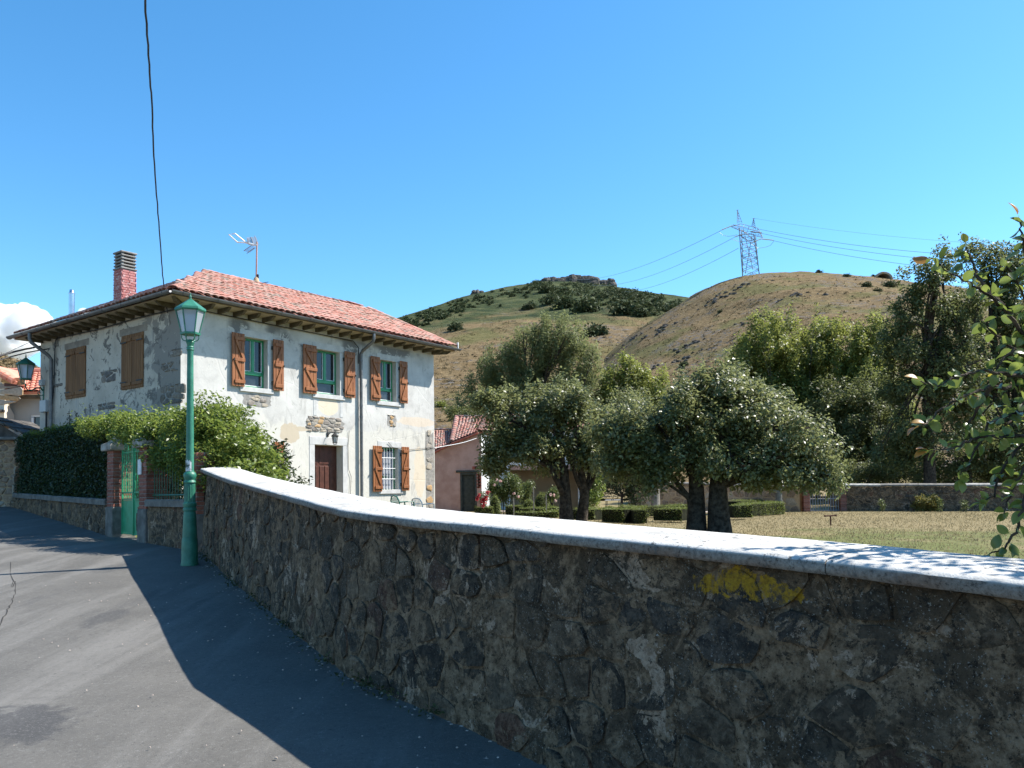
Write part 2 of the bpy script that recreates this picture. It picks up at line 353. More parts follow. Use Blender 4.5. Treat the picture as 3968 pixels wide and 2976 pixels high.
def house_mats():
    def plaster(nm, worn):
        m = Mt(nm, .92, .15); o = m.objco(); p = m.sep(o)
        c = m.ramp(m.noise(1.3, 6, .6, .3, o), [(.3, (.40, .385, .36)), (.5, (.50, .483, .452)), (.7, (.57, .552, .515))])
        if worn: c = m.mix(1, c, (.98, .90, .79), 'MULTIPLY')
        # warmer limewash low on the wall
        low = m.math('ADD', p[2], m.math('MULTIPLY', m.math('SUBTRACT', m.noise(1.5, 4, .6, 0, o), .5), 1.2))
        if not worn: c = m.mix(m.mask(low, 3.75, 3.6), c, m.mix(m.noise(2.2, 5, .6, 0, o), (.50, .475, .42), (.58, .56, .505)))
        c = m.mix(m.math('MULTIPLY', m.mask(m.noise(2.3, 6, .65, 1.2, m.scl(o, (1, 1, .45))), .57, .64), .5), c, (.33, .32, .30))
        strk = m.math('MULTIPLY', m.mask(m.noise(5, 6, .7, .3, m.scl(o, (1, 1, .10))), .54, .68), m.mask(m.noise(.9, 4, .6, 0, o), .42, .6))
        c = m.mix(m.math('MULTIPLY', strk, .55), c, (.20, .185, .165))                   # rain streaks
        c = m.mix(m.math('MULTIPLY', m.mask(m.noise(9, 7, .75, .5, o), .57, .66), .35), c, (.24, .225, .20))
        if not worn:
            hi = m.math('ADD', p[2], m.math('MULTIPLY', m.math('SUBTRACT', m.noise(4.2, 7, .72, .6, o), .5), 2.6))
            gap = m.mask(m.noise(.75, 3, .5, 0, o), .40, .50)
            c = m.mix(m.math('MULTIPLY', m.math('MULTIPLY', m.mask(hi, 5.95, 6.0), m.mask(p[2], 6.42, 6.25)), gap), c, (.185, .182, .18))   # paint peeled from the band below the eaves
            def blob(cx, cz, rx, rz, col, k=.9, w_=2.0):
                nonlocal c
                e = m.math('ADD', m.math('POWER', m.math('DIVIDE', m.math('SUBTRACT', p[0], cx), rx), 2.0), m.math('POWER', m.math('DIVIDE', m.math('SUBTRACT', p[2], cz), rz), 2.0))
                e = m.math('ADD', e, m.math('MULTIPLY', m.math('SUBTRACT', m.noise(3.2, 5, .6, .4, o), .5), w_))
                c = m.mix(m.math('MULTIPLY', m.mask(e, 1.0, .9), k), c, col)
            blob(3.36, 3.3, .34, .30, (.46, .385, .285)); blob(3.75, 3.45, .25, .07, (.46, .385, .285))
            blob(4.76, 4.2, .40, .30, (.64, .53, .39), .8, .6); blob(8.6, 3.95, 1.0, .16, (.63, .50, .36), .55); blob(8.7, 2.2, .28, .9, (.62, .50, .35), .55)
            blob(.6, 1.0, .5, .5, (.4, .38, .35))
        else:
            c = m.mix(m.mask(m.math('ADD', m.noise(1.35, 7, .68, .5, o), m.math('MULTIPLY', m.math('SUBTRACT', 1.6, p[1]), .11)), .50, .535), c, (.25, .228, .20))
            c = m.mix(m.mask(m.noise(2.6, 7, .7, .8, o), .56, .585), c, (.165, .15, .132))
            c = m.mix(m.mask(p[2], 4.05, 3.9), c, m.mix(.45, c, (.33, .31, .29)))
        m.col(c)
        crk = m.mask(m.voro(.75, 'DISTANCE_TO_EDGE', m.mix(.35, o, m.n('ShaderNodeTexNoise').outputs['Color'])), .010, .003)
        m.bump(m.math('SUBTRACT', m.math('ADD', m.noise(3, 6, .6, .4, o), m.math('MULTIPLY', m.noise(26, 6, .7, 0, o), .35)), m.math('MULTIPLY', crk, .25)), .45, .02)
        return m.m
    MAT['plaster'] = plaster('house_plaster', False); MAT['plaster_worn'] = plaster('house_plaster_worn', True)
    MAT['dress'] = simple('dressed_stone', (.43, .425, .41), (.54, .53, .51), 5, .9, .15, .4, 30)
    m = Mt('barrel_tile', .85, .2)
    r = m.rnd()
    c = m.ramp(r, [(0, (.40, .165, .12)), (.3, (.47, .22, .17)), (.55, (.39, .18, .145)), (.75, (.52, .285, .23)), (.9, (.36, .25, .205)), (1, (.27, .235, .195))])
    c = m.mix(m.math('MULTIPLY', m.mask(m.noise(2.6, 6, .7), .46, .62), .7), c, (.30, .235, .19))
    c = m.mix(m.math('MULTIPLY', m.mask(m.noise(13, 5, .7), .6, .68), .6), c, (.14, .12, .10))
    m.col(c); m.bump(m.noise(40, 5, .7), .4, .008); MAT['tile'] = m.m
    MAT['newtile'] = simple('new_clay_tile', (.55, .20, .13), (.62, .27, .19), 3, .75, .25, .1)
    m = Mt('varnished_pine', .55, .35); o = m.pos
    c = m.ramp(m.noise(9, 6, .6, .4, m.scl(o, (1, 1, .12))), [(.3, (.165, .056, .019)), (.5, (.26, .092, .031)), (.72, (.34, .135, .050))])
    c = m.mix(m.math('MULTIPLY', m.rnd(), .35), c, (.20, .072, .022)); m.col(c); m.bump(m.noise(30, 5, .6, 0, m.scl(o, (1, 1, .1))), .25, .005); MAT['pine'] = m.m
    m = Mt('weathered_pine', .75, .2); c = m.ramp(m.noise(9, 6, .6, .4, m.scl(o, (1, 1, .12))) if False else m.noise(9, 6, .6, .4, m.scl(m.pos, (1, 1, .12))), [(.3, (.125, .060, .026)), (.5, (.20, .098, .042)), (.72, (.26, .135, .062))])
    m.col(m.mix(m.math('MULTIPLY', m.rnd(), .4), c, (.13, .062, .028))); m.bump(m.noise(30, 5, .6, 0, m.scl(m.pos, (1, 1, .1))), .25, .005); MAT['pine_old'] = m.m
    MAT['green_paint'] = simple('green_gloss_paint', (.008, .17, .065), (.014, .235, .095), 8, .38, .5, .1, 60)
    MAT['lamp_green'] = simple('lamp_green_paint', (.012, .115, .068), (.030, .175, .112), 7, .48, .5, .35, 40)
    MAT['gate_green'] = simple('gate_green_paint', (.016, .25, .11), (.03, .34, .165), 6, .45, .5, .15, 40)  # green brightened so the colour carries the sun from behind the gate
    MAT['door_wood'] = simple('dark_door_wood', (.055, .018, .011), (.095, .032, .02), 7, .5, .35, .2, 40)
    MAT['dull_green'] = simple('faded_dark_paint', (.026, .032, .028), (.05, .056, .048), 7, .7, .3, .3, 40)
    MAT['zinc'] = simple('zinc_gutter', (.13, .132, .137), (.20, .203, .21), 5, .5, .4, .1, 30, .004, .55)
    MAT['steel'] = simple('stainless_steel', (.55, .56, .58), (.65, .66, .68), 4, .25, .5, 0, metal=1.0)
    MAT['iron'] = simple('black_iron', (.012, .012, .012), (.03, .029, .028), 20, .6, .4, .2, 80)
    MAT['white'] = simple('white_paint', (.62, .62, .61), (.74, .74, .73), 8, .6, .3, .15, 40)
    MAT['rafter'] = simple('rafter_wood', (.07, .058, .038), (.14, .115, .078), 5, .85, .15, .3, 30)
    MAT['soffit'] = simple('soffit_board', (.34, .28, .20), (.46, .39, .29), 3, .85, .15, .2, 30)
    MAT['brick'] = simple('red_brick', (.24, .062, .042), (.36, .11, .075), 9, .85, .2, .4, 60)
    m = Mt('pillar_brick', .85, .2); c = m.ramp(m.rnd(), [(0, (.165, .058, .04)), (.5, (.225, .082, .058)), (1, (.28, .115, .082))]); m.col(m.mix(m.mask(m.noise(20, 5, .7), .5, .7), c, m.mix(.4, c, (.45, .3, .24)))); m.bump(m.noise(60, 5), .4, .006); MAT['pbrick'] = m.m
    m = Mt('chimney_red', .85, .2); c = m.ramp(m.rnd(), [(0, (.38, .135, .125)), (1, (.47, .20, .185))]); m.col(m.mix(m.mask(m.noise(14, 6, .7), .53, .62), c, (.58, .47, .44))); m.bump(m.noise(50, 5), .4, .006); MAT['chbrick'] = m.m
    MAT['mort'] = simple('grey_mortar', (.20, .19, .175), (.33, .31, .285), 12, .95, .1, .5, 50)
    MAT['capstone'] = simple('carved_limestone', (.20, .19, .17), (.40, .385, .355), 6, .9, .15, .5, 30)
    MAT['sil'] = simple('rough_sill_stone', (.11, .105, .095), (.21, .195, .175), 5, .95, .1, .7, 24, .015)
    MAT['pink'] = simple('pink_render', (.34, .205, .165), (.44, .285, .235), 2.2, .95, .1, .6, 18, .02)
    MAT['limewash'] = simple('white_limewash', (.60, .60, .59), (.70, .70, .69), 1.5, .92, .15, .4, 16, .012)
    MAT['greywall'] = simple('grey_render', (.30, .295, .275), (.36, .355, .335), .8, .95, .1, .3, 20)
    MAT['cream'] = simple('cream_render', (.58, .53, .43), (.66, .61, .50), .8, .95, .1, .3, 20)
    MAT['tan'] = simple('tan_render', (.34, .245, .15), (.42, .31, .20), 1.2, .95, .1, .4, 14, .02)
    MAT['slate'] = simple('old_slate', (.055, .05, .045), (.12, .11, .10), 4, .9, .2, .6, 20, .015)
    MAT['cement'] = simple('cement_slat', (.19, .185, .17), (.28, .27, .25), 6, .9, .2, .4, 40)
    MAT['bark'] = simple('tree_bark', (.022, .017, .013), (.080, .064, .049), 9, .95, .1, 1.0, 22, .03)
    MAT['bark_pale'] = simple('pale_bark', (.13, .12, .10), (.22, .205, .175), 8, .9, .1, .6, 20, .02)
    MAT['cable'] = simple('black_cable', (.015, .015, .017), (.03, .03, .033), 8, .6, .3, 0)
    MAT['wire'] = simple('aluminium_wire', (.20, .21, .23), (.26, .27, .29), 8, .5, .4, 0, metal=.4)
    MAT['galv'] = simple('galvanised_steel', (.16, .17, .19), (.24, .25, .28), 2, .65, .3, 0)
    MAT['insul'] = simple('glass_insulator', (.40, .46, .45), (.52, .57, .56), 2, .3, .5, 0)
    MAT['plastic_green'] = simple('green_plastic', (.01, .10, .075), (.015, .13, .10), 4, .4, .4, 0)
    MAT['plastic_white'] = simple('white_plastic', (.62, .62, .60), (.7, .7, .68), 4, .4, .4, 0)
    MAT['meter'] = simple('grey_box', (.40, .40, .39), (.46, .46, .45), 4, .6, .3, 0)
    m = Mt('window_glass', .04, .5); m.col(m.mix(m.mask(m.noise(1.2, 3), .4, .65), (.010, .013, .018), (.030, .036, .044))); MAT['glass'] = m.m
    m = Mt('lace_curtain', .8, .2); m.col(m.mix(m.mask(m.voro(38), .25, .4), (.42, .43, .47), (.25, .27, .32))); MAT['lace'] = m.m
    m = Mt('frosted_lamp_glass', .35, .5); m.col((.50, .53, .55)); m.b.inputs['Transmission Weight'].default_value = .5; MAT['frost'] = m.m
    m = Mt('paper_notice', .8, .2); m.col(m.mix(m.mask(m.noise(14, 5, .7), .47, .56), (.62, .62, .60), (.06, .10, .09))); MAT['paper'] = m.m
def leaf_mats():
    MAT['pear'] = leafmat('pear_leaf', (.050, .062, .027), (.128, .148, .056), (.30, .315, .13), .48, .42, .65)
    MAT['willow'] = leafmat('willow_leaf', (.095, .115, .046), (.165, .190, .074), (.25, .27, .112), .52, .55, .3)
    MAT['poplar'] = leafmat('poplar_leaf', (.090, .112, .026), (.185, .215, .048), (.29, .31, .08), .55, .45, .4)
    MAT['darkleaf'] = leafmat('dark_tree_leaf', (.046, .058, .020), (.105, .126, .042), (.19, .21, .078), .5, .5, .4)
    MAT['hedge'] = leafmat('hedge_leaf', (.012, .024, .008), (.028, .046, .014), (.06, .085, .024), .25, .5, .3)
    MAT['creeper'] = leafmat('creeper_leaf', (.065, .105, .02), (.145, .20, .036), (.25, .30, .065), .5, .4, .5)
    MAT['box'] = leafmat('box_leaf', (.060, .085, .018), (.13, .165, .034), (.22, .245, .058), .4, .5, .3)
    MAT['rose'] = leafmat('rose_leaf', (.045, .068, .02), (.095, .130, .036), (.17, .20, .062), .4, .45, .4)
    MAT['petal'] = leafmat('red_petal', (.38, .012, .02), (.52, .03, .05), (.62, .22, .20), .3, .5, .3)
    MAT['petal_pale'] = leafmat('pale_petal', (.62, .30, .28), (.70, .48, .42), (.72, .62, .56), .3, .5, .3)
    MAT['whiteflower'] = leafmat('white_flower', (.5, .5, .47), (.62, .62, .6), (.7, .7, .68), .3, .5, .3)
    MAT['broom'] = leafmat('broom_stem', (.085, .085, .025), (.15, .14, .04), (.23, .20, .06), .3, .6, .2)
    MAT['bush'] = leafmat('hill_bush', (.028, .042, .020), (.056, .074, .032), (.09, .108, .05), .15, .7, .15, .06)
    MAT['blade'] = leafmat('grass_blade', (.11, .105, .038), (.20, .162, .082), (.31, .255, .15), .3, .7, .15, .3)
    MAT['weed'] = leafmat('weed_leaf', (.03, .04, .014), (.06, .07, .026), (.10, .105, .045), .3, .6, .2)
    MAT['apple'] = leafmat('apple_leaf', (.060, .098, .022), (.125, .178, .036), (.21, .245, .055), .52, .27, .7)
    MAT['apple_red'] = leafmat('reddened_apple_leaf', (.30, .10, .03), (.38, .17, .04), (.42, .26, .05), .4, .35, .5)
    MAT['apple_yel'] = leafmat('yellowing_apple_leaf', (.22, .20, .02), (.32, .27, .03), (.38, .33, .05), .45, .35, .5)
rubble_mats(); ground_mats(); house_mats(); leaf_mats()
# ------------------------------------------------------------------ terrain
_gy = [-30, 0, 4.0, 4.75, 5.5, 6.8, 8.8, 11.3, 13.3, 17.0, 24.5, 40, 70]
_gz = [-1.2, -.16, -.05, -.01, .05, .12, .29, .46, .66, .75, 1.30, 1.75, 1.9]
def road_z(Y): return np.interp(Y, _gy, _gz)
def garden_z(X): return .28 + .42 * sstep((8.0 - np.asarray(X, float)) / 14.0)

# line of the near wall (front foot) with the height of its coping
_wx = [-5.17, -3.93, -2.69, -2.14, -1.37, -.70, -.16, .31, .82, 1.46, 1.83, 2.9, 4.2, 5.2]
_wy = [13.33, 11.13, 8.94, 7.96, 6.60, 5.82, 5.19, 4.64, 4.05, 3.30, 2.87, 1.6, .1, -1.1]
_wz = [2.037, 1.807, 1.637, 1.559, 1.455, 1.408, 1.379, 1.345, 1.317, 1.277, 1.247, 1.17, 1.09, 1.02]
def _resample():
    P = np.array([_wx, _wy, _wz]).T
    for _ in range(1):     # soften the measured polyline a little
        Q = P.copy(); Q[1:-1] = .06 * P[:-2] + .88 * P[1:-1] + .06 * P[2:]; P = Q
    d = np.r_[0, np.cumsum(np.hypot(np.diff(P[:, 0]), np.diff(P[:, 1])))]
    s = np.arange(0, d[-1], .05)
    return s, np.array([np.interp(s, d, P[:, k]) for k in range(3)]).T
WS, WP = _resample(); WLEN = WS[-1]
_t = np.gradient(WP[:, :2], axis=0); _t /= np.linalg.norm(_t, axis=1)[:, None]
_k = np.ones(9) / 9; _t = np.stack([np.convolve(np.pad(_t[:, i], 4, 'edge'), _k, 'valid') for i in (0, 1)], 1); _t /= np.linalg.norm(_t, axis=1)[:, None]
WN = np.stack([_t[:, 1], -_t[:, 0]], 1)                 # towards the lane
def wall_at(s):
    s = float(np.clip(s, 0, WLEN)); return [np.interp(s, WS, WP[:, k]) for k in range(3)], [np.interp(s, WS, WN[:, k]) for k in (0, 1)]
def wall_map(s, h, d):
    """point on the near wall: s along, h above its foot, d proud of the face"""
    p, n = wall_at(s); ext = min(s, 0) + max(s - WLEN, 0)
    zb = float(road_z(p[1])); d = d - .05 * h            # slight batter
    return Vector((p[0] + n[0] * d, p[1] + n[1] * d, zb - .05 + h))
def wall_h(s):
    p, n = wall_at(s); return p[2] - .055 - float(road_z(p[1])) + .05

FDIR = np.array([.67, -.742]); FDIR /= np.linalg.norm(FDIR); FOUT = np.array([FDIR[1], -FDIR[0]])    # fence line, side of the lane
FA = np.array([-8.41, 17.2])
def fence_pt(t, d=0.0): return FA + FDIR * t + FOUT * d
FL_T = -9.9; FE_T = 4.6

def right_edge(Y):
    """boundary between lane and garden"""
    if Y <= 13.3: return float(np.interp(Y, WP[::-1, 1], WP[::-1, 0])) + .2
    t = (Y - FA[1]) / FDIR[1]; return float(FA[0] + FDIR[0] * t) + .15
def sheet(name, rows, mat, smooth=True):
    n = len(rows[0]); V = [p for r in rows for p in r]
    F = [(i * n + k, i * n + k + 1, (i + 1) * n + k + 1, (i + 1) * n + k) for i in range(len(rows) - 1) for k in range(n - 1)]
    return np_obj(name, V, F, mat, None, smooth)
def build_ground():
    rows = []
    for Y in np.r_[np.arange(-9, 3, .5), np.arange(3, 16, .16), np.arange(16, 45, .5)]:
        xr = right_edge(Y) if Y < 26 else -16.0 + (Y - 26) * -.9
        xs = xr - np.r_[np.linspace(0, 9, 60), np.linspace(9.6, 34, 24)]
        z = road_z(Y) + .018 * fbm(xs * .35, np.full_like(xs, Y * .35), 3, 3) + .018 * sstep((xr - .2 - xs) / 1.2) - .018
        rows.append([(x, Y, q) for x, q in zip(xs, z)])
    road = tag(sheet('road', rows, MAT['asphalt']), 'worn grey asphalt lane climbing past the stone wall', kind='structure')
    cm = simple('crack_tar', (.018, .017, .016), (.04, .038, .035), 30, .95, .1, 0); r_ = random.Random(6)
    for path in (((40, 2160), (62, 2240), (55, 2300), (40, 2345), (10, 2400), (-40, 2480)),):      # thin settled cracks
        P = []
        for a, b in zip(path[:-1], path[1:]):
            for k in range(6): t = k / 6; P.append((a[0] + (b[0] - a[0]) * t + r_.gauss(0, 4), a[1] + (b[1] - a[1]) * t + r_.gauss(0, 2)))
        vs = []
        for x, y in P:
            z = .3
            for _ in range(12): q = on_z(x, y, z); z = float(road_z(q.y)) + .004
            w_ = r_.uniform(.002, .006); vs += [(q.x - w_, q.y, z), (q.x + w_, q.y, z)]
        np_obj('crack', vs, [(2 * k, 2 * k + 1, 2 * k + 3, 2 * k + 2) for k in range(len(P) - 1)], cm, road)
    rows = []
    for Y in np.r_[np.arange(-9, 12, .8), np.arange(12, 66, .8)]:
        xl = right_edge(Y) if Y < 26 else -16.0 + (Y - 26) * -.9
        xs = xl + np.r_[np.linspace(0, 30, 60), np.linspace(31, 75, 20)]
        z = garden_z(xs) + .05 * fbm(xs * .3, np.full_like(xs, Y * .3), 8, 3)
        z = z + np.clip((Y - 46) * .02, 0, 9)
        rows.append([(x, Y, q) for x, q in zip(xs, z)])
    tag(sheet('lawn', rows, MAT['lawn']), 'dry straw-coloured garden lawn with greener patches', kind='structure')
    # gravel walk between the box edgings and a strip along the far wall
    rows = []
    for k in range(30):
        X = -1.0 + k * .52; Y = 39.0 + .55 * math.sin(k * .3) + k * .16
        rows.append([(X, Y + d, float(garden_z(X)) + .035) for d in (-.9, -.3, .3, .9)])
    tag(sheet('garden_path', rows, MAT['gravel']), 'pale gravel garden path between clipped box edgings', kind='structure')
    # wide sheet out to the horizon
    xs = np.linspace(-4000, 4000, 41); rows = [[(x, y, -2.0) for x in xs] for y in np.linspace(-1500, 6000, 41)]
    tag(sheet('ground', rows, MAT['valley']), 'dry valley floor running to the horizon', kind='structure')
    rows = []
    for Y in np.r_[np.arange(64, 140, 4.0)]:
        xs = np.linspace(-190, 190, 96); z = .9 + .01 * (Y - 64) + .8 * fbm(xs * .05, np.full_like(xs, Y * .05), 21, 4)
        rows.append([(x, Y, q) for x, q in zip(xs, z)])
    tag(sheet('meadow', rows, MAT['valley']), 'rough dry meadow behind the garden', kind='structure')
    # ---- hills: ridge line measured from the skyline, real slopes in front and behind
    def hillmesh(name, ridge, sky, foot, back, x0, x1, nx, ny, mat, seed, rough, label, expo=.25):
        px = [s_[0] for s_ in sky]; H = []
        pts = [at(a, b, ridge) for a, b in sky]
        hx = np.array([p.x for p in pts]); hz = np.array([p.z for p in pts])
        xs = np.linspace(x0, x1, nx); hh = np.interp(xs, hx, hz)
        kern = np.hanning(9); kern /= kern.sum(); hh = np.convolve(np.pad(hh, 4, 'edge'), kern, 'valid')
        ys = np.r_[np.linspace(foot, ridge, ny), ridge + (back - ridge) * (np.linspace(0, 1, ny // 3 + 1)[1:])]
        rows = []
        for Y in ys:
            if Y <= ridge:
                t = (Y - foot) / (ridge - foot); f = t + expo * t * (1 - t)
            else:
                t = (Y - ridge) / (back - ridge); f = 1 - .9 * t ** 1.5
            k = math.sin(min(1, t) * math.pi) if Y < ridge else .0
            nz = fbm(xs / (rough * 9), np.full_like(xs, Y / (rough * 9)), seed, 5) * rough * 1.7 * (k * .8 + .01) + fbm(xs / (rough * 1.3), np.full_like(xs, Y / (rough * 1.3)), seed + 9, 4) * rough * .30
            z = hh * f + nz - (1 - min(1, t * 4 if Y < ridge else 1)) * 2.5
            rows.append([(x, Y, q) for x, q in zip(xs, z)])
        o = sheet(name, rows, mat); tag(o, label, kind='structure'); return (xs, ys, np.array([[p[2] for p in r] for r in rows]))
    near = [(900, 1890), (1500, 1850), (1900, 1700), (2150, 1540), (2320, 1405), (2400, 1328), (2520, 1242), (2640, 1174), (2720, 1122), (2800, 1086), (2870, 1069), (2950, 1057), (3050, 1052), (3200, 1058), (3330, 1066), (3400, 1074), (3480, 1085), (3600, 1105), (3800, 1170), (3968, 1230), (4600, 1420), (5200, 1600)]
    N_ = hillmesh('hill', 280.0, near, 100.0, 520.0, -110, 290, 240, 100, MAT['hill'], 4, 5.0, 'brown dry grass hill carrying the pylon')
    far = [(-1500, 1800), (-300, 1700), (600, 1560), (1000, 1440), (1300, 1335), (1535, 1246), (1620, 1214), (1700, 1181), (1800, 1151), (1900, 1126), (2000, 1108), (2080, 1092), (2160, 1089), (2240, 1091), (2330, 1104), (2400, 1124), (2480, 1138), (2560, 1149), (2640, 1170), (2800, 1222), (3000, 1300), (3400, 1430), (4200, 1600), (5200, 1750)]
    F_ = hillmesh('far_hill', 900.0, far, 130.0, 1700.0, -900, 900, 260, 130, MAT['farhill'], 11, 16.0, 'distant green topped hill with a rocky crest', .1)
    left = [(-2200, 1150), (-1200, 1210), (-500, 1290), (-150, 1335), (0, 1367), (40, 1378), (80, 1396), (130, 1420), (170, 1440), (260, 1500), (400, 1600), (600, 1750), (900, 1880)]
    L_ = hillmesh('left_hill', 420.0, left, 150.0, 800.0, -720, -110, 90, 60, MAT['hill'], 31, 7.0, 'brown hillside beyond the red roofs')
    return N_, F_, L_
HN, HF, HL = build_ground()
def hz(H, X, Y):
    xs, ys, Z = H; i = int(np.clip(np.searchsorted(ys, Y) - 1, 0, len(ys) - 2)); t = (Y - ys[i]) / (ys[i + 1] - ys[i])
    return float(np.interp(X, xs, Z[i]) * (1 - t) + np.interp(X, xs, Z[i + 1]) * t)
def hill_hit(H, x, y, back_ok=False):
    """first point of a hill along a line of sight"""
    d = ray(x, y); prev = None
    for Y in np.linspace(H[1][0], H[1][-1], 420):
        p = d * (Y / d[1])
        if hz(H, p[0], Y) >= p[2] + EYE: return Vector((p[0], Y, hz(H, p[0], Y)))
    return None

# ------------------------------------------------------------------ rubble walling
def clip(poly, px, py, nx, ny):
    out = []
    for i in range(len(poly)):
        a, b = poly[i], poly[(i + 1) % len(poly)]
        da = (a[0] - px) * nx + (a[1] - py) * ny; db = (b[0] - px) * nx + (b[1] - py) * ny
        if da <= 0: out.append(a)
        if da * db < 0:
            t = da / (da - db); out.append((a[0] + (b[0] - a[0]) * t, a[1] + (b[1] - a[1]) * t))
    return out
def stone_cells(L, H, cw, ch, rng, s0=0.0):
    pts = []; h = 0.0; r = 0
    while h < H:
        rh = ch * rng.uniform(.55, 1.7); s = s0 + rng.uniform(-.5, 0) * cw
        while s < s0 + L + cw:
            w_ = cw * rng.choice((.45, .7, .9, 1.1, 1.3, 1.9)) * rng.uniform(.85, 1.15)
            pts.append((s + w_ / 2, h + rh * rng.uniform(.1, .9))); s += w_
        h += rh; r += 1
    A = np.array(pts); K = cw / ch * .85; cells = []
    for i, (s, h) in enumerate(pts):
        d = (A[:, 0] - s) ** 2 + ((A[:, 1] - h) * K) ** 2; nb = np.argsort(d)[1:18]
        poly = [(s - 2 * cw, max(0, h - 2 * ch)), (s + 2 * cw, max(0, h - 2 * ch)), (s + 2 * cw, min(H, h + 2 * ch)), (s - 2 * cw, min(H, h + 2 * ch))]
        for j in nb:
            mx, my = (A[j, 0] + s) / 2, (A[j, 1] + h) / 2; poly = clip(poly, mx, my, A[j, 0] - s, (A[j, 1] - h) * K * K)
            if len(poly) < 3: break
        if len(poly) >= 3 and s0 <= s <= s0 + L: cells.append((s, h, poly))
    return cells
def stone_mesh_pts(poly, rng, joint, n=12):
    """outline of one stone: the cell shrunk by the joint, rounded and made uneven"""
    c = np.mean(poly, axis=0); P = np.array(poly + [poly[0]])
    d = np.r_[0, np.cumsum(np.hypot(*np.diff(P, axis=0).T))]
    if d[-1] < .12: return None
    u = np.linspace(0, d[-1], n * 3, endpoint=False); Q = np.stack([np.interp(u, d, P[:, 0]), np.interp(u, d, P[:, 1])], 1)
    for _ in range(2): Q = .25 * np.roll(Q, 1, 0) + .5 * Q + .25 * np.roll(Q, -1, 0)
    Q = Q[::3]; v = Q - c; ln = np.linalg.norm(v, axis=1)[:, None]
    k = np.array([rng.uniform(.55, 1.6) for _ in range(len(Q))])[:, None]
    Q = c + v * np.clip((ln - joint * k) / np.maximum(ln, 1e-6), .35, 1)
    return c, Q
def rubble(parent, cells, mapfn, mat, rng, joint=.014, proud=(.0, .022), limit=300, hmax=None, name='stone', ang=.05):
    cells = sorted(cells, key=lambda c: -max(p[0] for p in c[2]))[:9999]
    made = 0; rest = MB()
    for s, h, poly in cells:
        if hmax is not None:
            poly = [(a, min(b, hmax(a) - .004)) for a, b in poly]
            if max(b for a, b in poly) - min(b for a, b in poly) < .035: continue
        r = stone_mesh_pts(poly, rng, joint)
        if r is None: continue
        c, Q = r; n = len(Q); pr = rng.uniform(*proud); tx, ty = rng.uniform(-ang, ang), rng.uniform(-ang, ang)
        vs = []
        for k, (f, dd) in enumerate(((1.0, -.03), (.97, pr * .35), (.80, pr * .95), (.42, pr * 1.12))):
            for a, b in Q:
                ss, hh = c[0] + (a - c[0]) * f, c[1] + (b - c[1]) * f
                vs.append(mapfn(ss, hh, dd + (ss - c[0]) * tx + (hh - c[1]) * ty + (rng.uniform(-.004, .005) if k else 0)))
        vs.append(mapfn(c[0], c[1], pr * 1.12 + rng.uniform(-.004, .006)))
        fs = [(j * n + i, j * n + (i + 1) % n, (j + 1) * n + (i + 1) % n, (j + 1) * n + i) for j in range(3) for i in range(n)] + [(3 * n + i, 3 * n + (i + 1) % n, 4 * n) for i in range(n)]
        if made < limit:
            MB().add(vs, fs).build(name, mat, parent, True); made += 1
        else: rest.add(vs, fs)
    if rest.v: tag(rest.build('distant_stones', mat, parent, True), kind='stuff')

